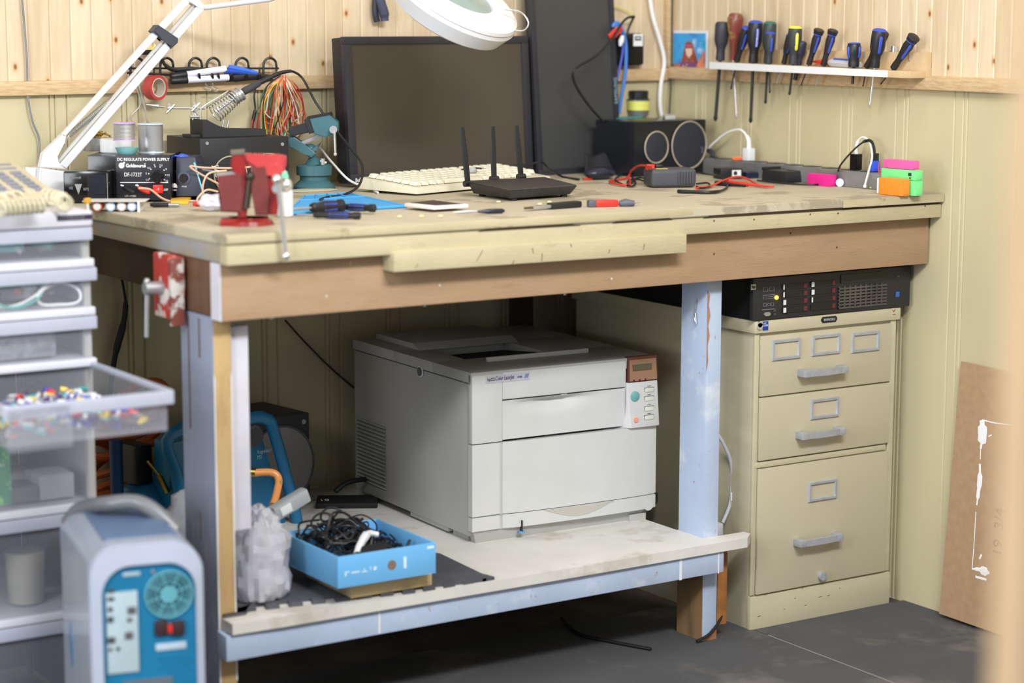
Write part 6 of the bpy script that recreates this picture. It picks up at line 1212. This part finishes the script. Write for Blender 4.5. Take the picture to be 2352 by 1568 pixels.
# picture
pc = thing('art_print', 'small unframed print of a red haired figure on blue pinned above the rail', 'picture', (0, 0, 0))
a = at(1540, 70, 'x', -.003); b = at(1625, 157, 'x', -.003); ymx, ymn = -.008, b.y; zt6, zb6 = a.z, b.z
obj('paper', MB().box((-.004, ymn, zb6), (-.002, ymx, zt6)), WHITEP, pc)
SKY = patchy('painted_sky', (60, 160, 222), (200, 226, 240), scale=22, amount=.56, soft=.12, rough=.5, third=(40, 80, 190), scale3=18, amt3=.58, bump=0)
mg = .006; obj('image', MB().box((-.0045, ymn+mg, zb6+.002), (-.004, ymx-mg, zt6-mg)), SKY, pc, label='blue cloudy painted background')
Wp, Hp = ymx-ymn, zt6-zb6
def ppoly(pts, m, nm, d): # pts in 0..1 from left/top
    obj(nm, MB().prism([(u*Wp, v*Hp) for u, v in pts], .0003, Matrix(((0, 0, -1, -.0045-d), (-1, 0, 0, ymx), (0, -1, 0, zt6), (0, 0, 0, 1)))), m, pc)
HAIR = mat('painted_red_hair', (168, 88, 66), .5, var=.2, scale=60); SKN = mat('painted_skin', (228, 196, 178), .5); COA = mat('painted_coral', (226, 140, 100), .5, var=.25, scale=80); CLO = patchy('painted_clothes', (120, 70, 130), (220, 190, 80), scale=70, amount=.55, soft=.05, rough=.5, third=(60, 150, 190), scale3=80, amt3=.6, bump=0)
ppoly([(.42, .32), (.50, .28), (.60, .32), (.66, .5), (.76, .84), (.80, .94), (.28, .94), (.34, .7), (.38, .5)], HAIR, 'hair', 0)
ppoly([(.42, .48), (.60, .48), (.60, .62), (.52, .74), (.45, .64)], SKN, 'face', .0004)
ppoly([(.08, .98), (.08, .92), (.3, .86), (.45, .84), (.62, .84), (.8, .92), (.92, .98)], CLO, 'clothes', .0006)
ppoly([(.72, .98), (.80, .78), (.86, .62), (.95, .52), (.95, .98)], COA, 'rocks', .0008)
ppoly([(.06, .98), (.06, .92), (.2, .88), (.30, .92), (.28, .98)], COA, 'rocks', .0009)
ppoly([(.42, .38), (.60, .38), (.60, .42), (.42, .42)], mat('painted_pink_band', (200, 80, 140), .5), 'headband', .0005)
# jar on the right speaker, the speaker
RSM = axes(Vector((-.262, -.235, ZB)), (.962, .10, 0), (0, 0, 1))
b_ = at(1622, 272, 'y', 0, RSM); a_ = at(1458, 282, 'y', 0, RSM)
RSM = RSM @ Matrix.Translation((a_.x, 0, 0)); RW = b_.x-a_.x; RH = (a_.z+b_.z)/2
rs = thing('bench_speaker', 'glossy black speaker with two pale ringed drivers in the back corner of the bench', 'speaker', RSM)
obj('cabinet', MB().box((0, 0, 0), (RW, .135, RH), bev=.003), mat('glossy_black_cabinet', (26, 28, 34), .25, var=.1), rs)
def r5(x, y): return at(x, y, 'y', 0, RSM)
for x, y, w_, h_ in ((1506, 338, 28, 36), (1581, 333, 41, 54)):
    c = r5(x, y); r_ = abs(r5(x, y+h_).z-c.z); r_ = min(r_, RW*.5)
    g = obj('driver_cone', MB().lathe((c.x, 0, c.z), (c.x, -.003, c.z), [(0, r_), (.6, r_), (1, r_*.93)], 40), mat('slate_cone', (42, 44, 54), .7), rs)
    obj('ring', MB().tube([(c.x+r_*math.cos(i/40*6.283), -.003, c.z+r_*math.sin(i/40*6.283)) for i in range(40)], .0018, 6, closed=True, smooth=False), mat('pale_ring', (1, 1, 1)), g)
c = r5(1608, 345); text('JVC', .010, mat('grey_print', (1, 1, 1)), rs, (c.x, -.0040, c.z+.008), (0, 0, -1), (1, 0, 0))
jr = axes(at(1466, 268, 'z', ZB+RH), (1, 0, 0), (0, 0, 1)); jz = ZB+RH
jt = thing('plastic_jar', 'clear jar with black lid and yellow label on the corner speaker', 'jar', tuple(at(1466, 267, 'z', jz+.0003)))
kk = (zat(jt.location.x, jt.location.y, 208)-jz)
obj('jar', MB().lathe((0, 0, 0), (0, 0, kk*.66), [(0, .022), (.1, .024), (.5, .027), (.97, .027), (1, .029)], 28, cap=True), mat('smoky_clear_jar', (170, 174, 176), .15, trans=.6), jt); obj('label', MB().lathe((0, 0, kk*.24), (0, 0, kk*.60), [(0, .0272), (1, .0275)], 28, cap=False), mat('yellow_label', (226, 226, 112), .5), jt, label='yellow label'); obj('lid', MB().lathe((0, 0, kk*.66), (0, 0, kk), [(0, .026), (.15, .023), (.9, .024), (1, .0215)], 28), BLACK, jt)
q_ = at(1490, 262, 'z', jz); o = obj('clear_tube', MB().cyl((0, 0, 0), (0, 0, .045), .010), mat('clear_wrapper', (1, 1, 1)), loc=(q_.x-.004, q_.y-.012, jz+.0001)); tag(o, 'small clear tube standing behind the jar', 'tube')
o = slab('teal_card', [(1415, 272), (1475, 270), (1425, 268), (1480, 266)], jz+.0003, jz+.0015, mat('teal_card', (60, 150, 150), .5), 'teal card lying on the corner speaker in front of the jar', 'card', .0003)
o = slab('wall_plug', [(1528, 267), (1552, 266), (1522, 262), (1545, 261)], jz+.0003, jz+.008, mat('pale_grey_plug', (196, 196, 190), .5), 'pale grey plug lying on the corner speaker near the white cable', 'plug', .001)
# mouse / dark thing before upright monitor
mo_ = thing('game_controller', 'glossy dark rounded pouch lying before the upright monitor', 'pouch', axes(at(1385, 412, 'z', ZB), (1, .2, 0), (0, 0, 1)))
obj('body', MB().ball((0, .01, .014), .034, 24, (1.3, .8, .42)), mat('dark_navy_gloss', (36, 40, 56), .25), mo_); mo_.name = 'glossy_pouch'; RM[mo_.name] = RM['game_controller']
o = obj('red_marker', MB().box((-.012, 0, 0), (.012, .006, .004), bev=.001), RED, loc=tuple(at(1352, 413, 'z', ZB+.0005))); tag(o, 'tiny red chip beside the dark pouch before the monitors', 'chip')
o = obj('stick', MB().box((-.004, -.003, 0), (.004, .003, .03), bev=.001), mat('light_blue_plastic', (120, 170, 230), .4), loc=(at(1432, 385, 'y', -.17).x, -.17, ZB+.001)); tag(o, 'small light blue plug standing left of the corner speaker', 'plug')
dc = at(1395, 368, 'y', -.15)
o = obj('black_cloth', MB().grid(14, 8, lambda u, v_: Vector(at(1345+78*u, 352+5*math.sin(u*7)+40*v_, 'y', -.135-.03*v_))), mat('black_fabric', (30, 31, 36), .7)); o.modifiers.new('s', 'SOLIDIFY').thickness = .003; tag(o, 'black flap hanging against the foot of the upright monitor', 'cloth')
cord('keyboard_cable', [at(1030, 405, 'y', -.25), at(1068, 388, 'y', -.24), at(1110, 388, 'y', -.23), at(1150, 396, 'y', -.22), at(1190, 388, 'y', -.21), at(1240, 372, 'y', -.2), at(1262, 388, 'y', -.24), at(1290, 405, 'z', ZB+.003), at(1330, 412, 'z', ZB+.003)], .0024, CABLE, 'black cable arching behind the keyboard to the upright monitor')
o = obj('paper_scrap', crumple((0, 0, .26), (.012, .010, .008), 2.2, 10), mat('crumpled_foil', (176, 176, 172), .5), smooth=0); q_ = at(1082, 400, 'y', -.29)
for v_ in o.data.vertices: v_.co.z -= max(0, min(v_.co.z for v_ in o.data.vertices)) if 0 else 0
zmn = min(v_.co.z for v_ in o.data.vertices)
for v_ in o.data.vertices: v_.co.z -= zmn
o.location = (q_.x, q_.y, ZB+.026); tag(o, 'crumpled grey scrap on the top row of the keyboard', 'scrap')
# ================================================================== power strip and chargers
A = at(1615, 388, 'z', ZB); B = at(2005, 432, 'z', ZB)
A = Vector((-.062, -.13, ZB)); B = Vector((-.055, -.80, ZB)); DS = (B-A)
PSM = axes(A, DS, (0, 0, 1)); LS_ = DS.length
def p5(x, y, c=0.): return at(x, y, 'y', c, PSM)
st_ = thing('power_strip', 'long grey metal power strip lying along the right wall on the bench', 'power strip', PSM)
STM = mat('dull_grey_strip_metal', (150, 150, 150), .42, .5, var=.12, scale=20)
xs0 = p5(1614, 390).x; xs1 = p5(2018, 430).x; SHt = .034
xs1 = min(xs1, p5(2018, 430).x)
obj('housing', MB().box((xs0, 0, 0), (xs1, .042, SHt), bev=.002), STM, st_)
for i in range(9):
    x = xs0+.05+i*(xs1-xs0-.1)/8; obj('socket', MB().box((x-.017, .008, SHt-.001), (x+.017, .036, SHt+.0015), bev=.001), mat('dark_guide', (1, 1, 1)), st_)
obj('switch', MB().box((p5(1677, 366).x-.007, .012, SHt), (p5(1677, 366).x+.007, .03, SHt+.007), bev=.002), mat('orange_switch', (240, 96, 50), .4, emit=.6), st_, label='glowing orange switch')
def charger(label, x0, x1, ytop, ybase, m, d=.02, cat='charger', back=.012, z0=None, name='usb_charger'):
    a = p5(x0, ybase, back); b = p5(x1-16*d/.02, ytop, back); zb_ = SHt+.0017 if z0 is None else z0
    t = thing(name, label, cat, PSM @ Matrix.Translation((a.x, back, zb_))); obj('body', MB().box((0, 0, 0), (b.x-a.x, d, b.z-zb_), bev=.0015), m, t); return t
charger('white cube charger plugged into the left of the power strip', 1705, 1735, 341, 371, WHITEP)
zc6 = lambda x, y: PSM @ p5(x, y, .022)
cord('charging_cable', [zc6(1719, 352), zc6(1720, 330), zc6(1716, 314), zc6(1700, 298), zc6(1670, 305), zc6(1640, 328), zc6(1628, 340)], [.0052, .0045, .0026, .0026, .0026, .0026], WCABLE, 'white cable arching left from the white cube charger')
charger('black cube charger standing at the right of the power strip', 1951, 1981, 354, 396, mat('deep_black', (14, 14, 16), .3), z0=SHt+.0017)
charger('small dark plug behind the blue power bank', 2003, 2015, 352, 370, BLACK, back=.02)
cord('charging_cable', [zc6(1967, 356), zc6(1967, 340), zc6(1972, 322), zc6(1984, 315), zc6(1998, 328), PSM @ p5(2003, 360, -.01), PSM @ p5(1996, 390, -.012), PSM @ p5(1988, 420, -.012), PSM @ p5(1986, 430, -.012)], [.0042, .0035, .0022, .0022, .0022, .0022, .0022, .0022, .0035], WCABLE, 'white cable arching from the black cube charger down to the worktop')
cord('charging_cable', [zc6(2008, 356), zc6(2007, 340), zc6(2000, 324), zc6(1985, 325), PSM @ p5(1960, 345, -.01), PSM @ p5(1930, 380, -.03), at(1915, 415, 'z', ZB+.003), at(1870, 424, 'z', ZB+.003), at(1790, 420, 'z', ZB+.003), at(1740, 414, 'z', ZB+.003)], [.0035, .002, .002], CABLE, 'dark cable arching from the small dark plug and running left over the worktop')
def bank(label, x0, x1, ytop, ybot, m, y, z0, name='power_bank', ends=None):
    a = p5(x0, ybot, y); b = p5(x1-16, ytop, y); t = thing(name, label, 'power bank', PSM @ Matrix.Translation((a.x, y, z0)), 'coloured power banks')
    h = b.z-z0; obj('shell', MB().box((0, 0, 0), (b.x-a.x, .022, h), bev=.0022), m, t)
    obj('end_cap', MB().box((b.x-a.x-.0005, .003, .003), (b.x-a.x+.001, .019, h-.003), bev=.0004), m, t)
    return t, b.x-a.x, h
PINK = mat('hot_pink_plastic', (240, 96, 166), .4, var=.02); MAG = mat('magenta_plastic', (226, 40, 140), .4, var=.02); GRN = mat('mint_green_plastic', (120, 226, 140), .4, var=.02); ORA = mat('orange_plastic', (242, 140, 46), .4, var=.02)
yb6 = -.05
z1_ = p5(2100, 414, yb6).z
bank('lower mint green power bank under the other green one at the bench end', 2030, 2118, 416, 437, GRN, yb6, .0)
t, w_, h = bank('upper mint green power bank with usb socket, under the pink one', 2023, 2118, 392, 415, GRN, yb6, p5(2100, 416, yb6).z+.0003)
obj('usb_socket', MB().box((w_-.019, -.0006, h*.45), (w_-.010, .001, h*.75)), mat('slot_dark', (1, 1, 1)), t); obj('micro_socket', MB().box((w_-.016, -.0006, h*.2), (w_-.011, .001, h*.32)), mat('slot_dark', (1, 1, 1)), t)
bank('hot pink power bank on top of the green ones', 2027, 2110, 370, 392, PINK, yb6+.004, p5(2100, 392, yb6).z+.0006)
t, w_, h = bank('orange power bank lying in front of the green ones', 2017, 2088, 412, 437, ORA, yb6-.026, 0.)
obj('white_end', MB().box((-.006, .001, .001), (0, .021, h-.001), bev=.002), WHITEP, t)
bank('bright blue power bank behind the green ones on the strip', 1995, 2021, 370, 398, BLUEB, .012, SHt+.0017)
bank('magenta power bank lying left of the bench end beside the black box', 1853, 1920, 402, 425, MAG, -.03, 0.)
cord('red_wire', [PSM @ p5(2020, 372, -.0), PSM @ p5(2018, 385, -.03), PSM @ p5(2020, 400, -.035)], .0014, RED, 'thin red wire between the blue and green power banks', 'wire')
o = obj('white_coin', MB().cyl((0, 0, 0), (0, 0, .0), .001) if 0 else MB().lathe((0, 0, .0085), (0, -.004, .0085), [(0, .0085), (1, .0085)], 24), WHITEP); q_ = PSM @ p5(1930, 419, -.006); o.location = (q_.x, q_.y, ZB); o.rotation_euler = (0, 0, R(-60)); tag(o, 'small round white disc leaning on the power strip', 'disc')
o = obj('amber_crumb', MB().ball((0, 0, .003), .005, 8, (1.4, .8, .6)), mat('amber_crumb', (226, 204, 130), .6), loc=tuple(at(2003, 434, 'z', ZB))); tag(o, 'amber crumb beside the white end of the orange power bank', 'crumb')
# black box
bbM = axes(at(1806, 421, 'z', ZB), (1, .05, 0), (0, 0, 1))
bk = thing('black_box', 'flat black box with worn white lettering lying before the power strip', 'box', bbM)
a = at(1866, 419, 'y', 0, bbM); zt7 = at(1820, 394, 'y', 0, bbM).z
obj('body', MB().hexa([(0, 0, 0), (a.x, 0, 0), (0, .08, 0), (a.x, .08, 0), (.002, .004, zt7), (a.x-.002, .004, zt7), (.002, .08, zt7+.002), (a.x-.002, .08, zt7+.002)], bev=.003), BLACK, bk)
text('HOME', .0065, mat('grey_print', (1, 1, 1)), bk, (.012, .03, zt7+.0012), (1, 0, 0), (0, 1, .0)); obj('back_lid', MB().box((.0, .07, zt7), (a.x, .08, zt7+.006), bev=.001), DBLACK, bk)
# multimeter
mmM = axes(at(1496, 432, 'z', ZB), (.93, -.36, 0), (0, 0, 1))
mm = thing('multimeter', 'grey ribbed multimeter lying on its side with red and black leads', 'multimeter', mmM)
w7 = at(1600, 430, 'y', 0, mmM).x; h7 = at(1550, 388, 'y', 0, mmM).z; MMG = mat('slate_rubber_case', (72, 74, 80), .55)
obj('case', MB().box((0, 0, .001), (w7, .07, h7), bev=.010, seg=4), MMG, mm)
rbm = MB()
for i in range(6): x = w7*.58+i*w7*.062; rbm.box((x, -.0035, .008), (x+w7*.03, .06, h7-.005), bev=.001)
obj('ribs', rbm, MMG, mm); obj('yellow_mark', MB().box((w7*.12, .006, h7-.0005), (w7*.38, .02, h7+.0008)), mat('yellow_print', (206, 180, 60), .5), mm)
obj('red_plug', MB().box((w7*-.02, .03, h7-.004), (w7*.16, .045, h7+.008), bev=.002), RED, mm); obj('black_plug', MB().box((w7*.18, .03, h7-.003), (w7*.34, .045, h7+.007), bev=.002), BLACK, mm)
zl = ZB+.004; RL = mat('red_lead', (222, 62, 44), .4)
cord('red_lead', [at(1500, 384, 'z', ZB+.045), at(1470, 380, 'z', ZB+.04), at(1450, 392, 'z', ZB+.02), at(1440, 408, 'z', zl), at(1400, 416, 'z', zl), at(1425, 424, 'z', zl), at(1447, 423, 'z', zl), at(1444, 410, 'z', zl)], .0024, RL, 'red meter lead looping left of the multimeter', 'lead')
cord('red_lead', [at(1598, 432, 'z', zl), at(1630, 428, 'z', zl), at(1660, 415, 'z', zl+.006), at(1690, 406, 'z', zl+.01), at(1715, 410, 'z', zl+.004), at(1745, 426, 'z', zl), at(1778, 428, 'z', zl)], .0024, RL, 'red meter lead arching right of the multimeter', 'lead')
o = obj('probe', MB().lathe(at(1670, 418, 'z', zl+.001), at(1765, 428, 'z', zl+.001), [(0, .005), (.3, .0042), (.5, .005), (.52, .0032), (1, .002)], 12), RL); tag(o, 'red meter probe lying right of the multimeter', 'probe')
o = obj('probe', MB().lathe(at(1645, 421, 'z', zl), at(1712, 427, 'z', zl), [(0, .006), (.4, .0055), (.5, .0035), (1, .0025)], 12), BLACK); tag(o, 'black meter probe lying next to the red one', 'probe')
for i, pts in enumerate((((1445, 395), (1420, 405), (1415, 415), (1440, 425), (1460, 412), (1480, 416)), ((1448, 400), (1460, 420), (1448, 428), (1442, 416), (1470, 408), (1490, 414)), ((1600, 422), (1625, 420), (1630, 428), (1612, 432), (1600, 428)))):
    cord('black_lead', P('z', zl, *pts), .002, CABLE, ('black meter lead looping at the left of the multimeter', 'second black lead crossing the red one left of the multimeter', 'black lead loop just right of the multimeter')[i], 'lead')
cord('usb_cable', [at(1558, 439, 'z', zl), at(1575, 440, 'z', zl), at(1640, 441, 'z', zl), at(1668, 432, 'z', zl), at(1668, 420, 'z', zl), at(1650, 404, 'z', zl+.01), at(1615, 398, 'z', zl+.015), at(1600, 396, 'z', zl+.012)], [.004, .0036, .0024, .0024, .0024, .0024], CABLE, 'dark usb cable curving in front of the multimeter')
pa = thing('power_adapter', 'black adapter with white sticker lying behind the red probe', 'adapter', axes(at(1655, 412, 'z', ZB), (.9, -.2, 0), (0, 0, 1)))
obj('body', MB().box((0, 0, 0), (.055, .04, .024), bev=.004), BLACK, pa); obj('sticker', MB().box((.028, -.0006, .006), (.05, 0, .02)), WHITEP, pa); obj('sticker_mark', MB().cyl((.036, -.0005, .013), (.036, -.001, .013), .0045), mat('label_black', (1, 1, 1)), pa)
o = obj('slim_device', MB().box((0, -.03, 0), (.09, 0, .014), bev=.003), mat('dark_blue_gloss', (34, 38, 62), .2), loc=tuple(at(1700, 408, 'z', ZB)), rot=(0, 0, R(-12))); tag(o, 'slim dark blue device lying left of the black box', 'device')
cord('strip_cable', [PSM @ p5(1618, 380, .02), PSM @ p5(1640, 352, .03), PSM @ p5(1625, 345, .03), PSM @ p5(1650, 366, .02)], .004, mat('grey_black_cord', (64, 64, 68), .6), 'dark cord bunched between the corner speaker and the power strip')
# ================================================================== tool rack on the right wall
zA_ = at(1630, 153, 'x', -.062); zB_ = at(2088, 172, 'x', -.062); zC_ = at(2040, 170, 'x', -.062)
tr6 = thing('tool_rack', 'white fronted wooden screwdriver shelf fixed above the rail on the right wall', 'tool rack', (0, zA_.y, zA_.z))
RWD = patchy('light_plywood_rack', (206, 178, 138), (188, 158, 116), (1, 3, 1), scale=10, amount=.55, soft=.2)
z0_ = 1.107
def shelfz(y, px_, pyt, pyb): return
zl0, zl1 = at(1632, 158, 'x', -.062).z, at(1632, 142, 'x', -.062).z; zr0, zr1 = at(2085, 180, 'x', -.062).z, at(2085, 164, 'x', -.062).z
yA, yB = zA_.y, zB_.y
obj('shelf_board', MB().hexa([(-.061, yB, zr0), (-.0175, yB, zr0), (-.061, yA, zl0), (-.0175, yA, zl0), (-.061, yB, zr1), (-.0175, yB, zr1), (-.061, yA, zl1), (-.0175, yA, zl1)], bev=.001), RWD, tr6, world=True)
yw = at(2038, 172, 'x', -.062).y; f_ = (yw-yA)/(yB-yA)
obj('white_edge', MB().hexa([(-.0625, yw, zl0+(zr0-zl0)*f_), (-.0608, yw, zl0+(zr0-zl0)*f_), (-.0625, yA, zl0), (-.0608, yA, zl0), (-.0625, yw, zl1+(zr1-zl1)*f_), (-.0608, yw, zl1+(zr1-zl1)*f_), (-.0625, yA, zl1), (-.0608, yA, zl1)]), WHITEP, tr6, world=True, label='white painted front edge')
c = at(2086, 120, 'x', -.017); obj('back_board', MB().box((-.0172, yB, zr0), (-.0005, yA-.03, c.z), bev=.001), RWD, tr6, world=True)
XR = -.042
def drv(label, top, base, tip, rw, style, x=XR, shaft=None, sr=.0028):
    rw *= 1.2 if style[0] != 'stub' else 1.08; rw *= 1.18 if style[0] == 'slim' else 1
    """top/base of the handle and tip of the shaft as seen; rw = handle half width in metres"""
    T_, B_2 = at(*top, 'x', x), at(*base, 'x', x); t = thing('screwdriver', label, 'screwdriver', T_, 'screwdrivers in the wall rack'); 
    D2 = T_-B_2
    SM_ = {'fat': [(0, .62), (.06, .66), (.18, .6), (.30, .62), (.42, .85), (.52, .98), (.75, 1), (.93, .98), (.985, .85), (1, .6)],
           'slim': [(0, .6), (.1, .62), (.25, .55), (.45, .72), (.7, .95), (.86, .8), (.90, 1.0), (.98, 1.05), (1, .8)],
           'stub': [(0, .75), (.15, .8), (.3, .7), (.5, .95), (.8, 1), (.95, .85), (1, .6)],
           'wood': [(0, .35), (.2, .4), (.45, .62), (.7, .95), (.88, 1), (.97, .8), (1, .5)]}[style[0]]
    body = style[1]
    obj('handle', MB().lathe(B_2, T_, [(a, b*rw) for a, b in SM_], 20), body, t, world=True)
    if style[2]:
        if style[0] == 'slim':
            obj('ring', MB().lathe(B_2+D2*.86, B_2+D2*.885, [(0, rw*.98), (1, rw*.98)], 20), style[2], t, world=True)
            obj('butt_cap', MB().lathe(B_2+D2*.89, B_2+D2*1.003, [(0, rw*1.0), (.8, rw*1.12), (1, rw*.9)], 20), BLACK, t, world=True)
        else: obj('butt_cap', MB().lathe(B_2+D2*.955, B_2+D2*1.012, [(0, rw*.98), (.5, rw*.86), (1, rw*.55)], 20), style[2], t, world=True, label='coloured butt cap')
    if style[3]:
        vd = (CP-B_2); vd = (vd-D2.normalized()*vd.dot(D2.normalized())).normalized(); sd = D2.normalized().cross(vd)
        for s_ in ((.35,) if style[0] != 'stub' else (-.8, .8)):
            o_ = (vd*math.sqrt(1-s_*s_)+sd*s_)*rw*.93
            obj('grip_inlay', MB().lathe(B_2+D2*.38+o_*.85, B_2+D2*.84+o_, [(0, rw*.12), (.1, rw*.24), (.9, rw*.24), (1, rw*.12)], 8), style[3], t, world=True, label='coloured soft inlay')
    E_ = at(*tip, 'x', x)
    obj('shaft', MB().lathe(B_2+D2*.02, E_, [(0, sr), (.9, sr), (.96, sr*1.25), (1, sr*.6)], 10), shaft or BLACK, t, world=True)
    return t
GRNC = mat('green_butt', (48, 110, 86), .4); YELC = mat('yellow_butt', (226, 224, 74), .4); DG = mat('dark_slate_handle', (52, 54, 60), .5)
drv('all dark grey screwdriver at the left end of the wall rack', (1659, 50), (1654, 139), (1643, 278), .0135, ('fat', DG, None, None), sr=.004)
drv('old reddish wooden handled screwdriver with pale shaft, second from the left', (1690, 30), (1684, 138), (1692, 273), .0155, ('wood', patchy('worn_red_wood_handle', (120, 58, 50), (150, 128, 70), scale=30, amount=.55, soft=.1, rough=.35), None, None), shaft=mat('pale_shaft', (196, 184, 190), .35, .6), x=-.030)
drv('blue striped screwdriver leaning left behind the large blue capped one', (1716, 62), (1692, 140), (1679, 205), .0095, ('fat', BLACK, BLUEGRIP, BLUEGRIP), sr=.002)
drv('large blue capped screwdriver with white lettering, longest shaft in the wall rack', (1736, 48), (1730, 144), (1724, 282), .0140, ('fat', BLACK, BLUEGRIP, BLUEGRIP), sr=.0036)
drv('green capped screwdriver behind a smaller blue striped one', (1769, 50), (1763, 145), (1758, 238), .0125, ('fat', mat('green_black_handle', (48, 62, 62), .45), GRNC, None), sr=.0028, x=-.034)
drv('smaller blue striped screwdriver in front of the green capped one', (1770, 74), (1766, 146), (1768, 214), .0095, ('fat', DG, BLUEGRIP, BLUEGRIP), x=-.052, sr=.0018)
drv('blue striped screwdriver leaning behind the yellow capped one', (1816, 78), (1800, 146), (1784, 192), .0075, ('fat', BLACK, BLUEGRIP, BLUEGRIP), shaft=STEEL, sr=.002, x=-.034)
drv('yellow capped screwdriver with yellow inlay', (1827, 61), (1822, 148), (1813, 218), .0128, ('fat', DG, YELC, YELC), sr=.0026)
drv('short dark handled screwdriver leaning behind the yellow capped one', (1843, 95), (1834, 148), (1826, 184), .009, ('fat', mat('dark_grip', (1, 1, 1)), None, None), x=-.03, sr=.0045)
drv('slim blue ringed screwdriver leaning right, left of the red handled tool', (1882, 68), (1858, 148), (1840, 196), .0075, ('slim', BLACK, BLUEGRIP, BLUEGRIP), sr=.0014)
drv('slim blue ringed screwdriver leaning right, just above the red handled tool', (1914, 69), (1891, 150), (1873, 197), .0075, ('slim', BLACK, BLUEGRIP, BLUEGRIP), sr=.0014, shaft=STEEL)
drv('stubby blue striped screwdriver with a wide handle', (1962, 98), (1961, 154), (1958, 193), .0142, ('stub', BLACK, BLUEGRIP, BLUEGRIP), sr=.003)
drv('large blue capped screwdriver at the right, steel shaft pointing down', (2021, 67), (2009, 155), (1997, 248), .0132, ('fat', BLACK, BLUEGRIP, BLUEGRIP), sr=.0024, shaft=CHROME, x=-.05)
drv('dark screwdriver half hidden behind the large one at the right', (2034, 74), (1990, 154), (1982, 199), .0085, ('fat', BLACK, None, None), sr=.0014, x=-.03)
drv('slim blue ringed screwdriver leaning far right at the end of the rack', (2100, 84), (2052, 157), (2022, 194), .0085, ('slim', BLACK, BLUEGRIP, BLUEGRIP), sr=.0013)
a = at(1739, 108, 'x', -.0605); text('MASTERCRAFT', .0075, WHITEINK, None, a, (0, -.12, 1), (0, 1, .1), name='brand_lettering', sx=.78)
o = bpy.data.objects['brand_lettering']; par = [q for q in bpy.data.objects if q.get('label', '').startswith('large blue capped screwdriver with white')][0]
o.data.transform(RM[par.name].inverted()); o.parent = par
cd = thing('clear_screwdriver', 'clear handled screwdriver with blue bands lying on the wall rack', 'screwdriver', at(1930, 148, 'x', -.03))
obj('handle', MB().lathe(at(1905, 143, 'x', -.032), at(1977, 149, 'x', -.032), [(0, .006), (.1, .0095), (.9, .0095), (1, .006)], 8), mat('clear_acetate', (224, 230, 238), .08, alpha=.5), cd, world=True)
obj('blue_band', MB().lathe(at(1916, 136, 'x', -.036), at(1955, 139, 'x', -.036), [(0, .003), (1, .003)], 8), BLUEGRIP, cd, world=True)
o = obj('red_tool', MB().lathe(at(1905, 143, 'x', -.028), at(1865, 141, 'x', -.028), [(0, .006), (.4, .0055), (.7, .0035), (1, .0015)], 12), RED); tag(o, 'red handled small tool lying on the wall rack left of the clear screwdriver', 'tool')
q_ = at(2052, 117, 'x', -.012); o = obj('socket_bit', MB().lathe((-.010, q_.y, c.z+.0002), (-.010, q_.y, c.z+.012), [(0, .0068), (.8, .0068), (.82, .006), (1, .006)], 20, cap=True), CHROME); tag(o, 'small chrome socket standing on the back board of the wall rack', 'socket')
o = obj('hex_key', MB().tube([at(2078, 121, 'x', -.02), at(2090, 122, 'x', -.02), at(2089, 138, 'x', -.02)], .0014, 6, smooth=False), CHROME); tag(o, 'small chrome hex key hanging over the right end of the rack', 'hex key')
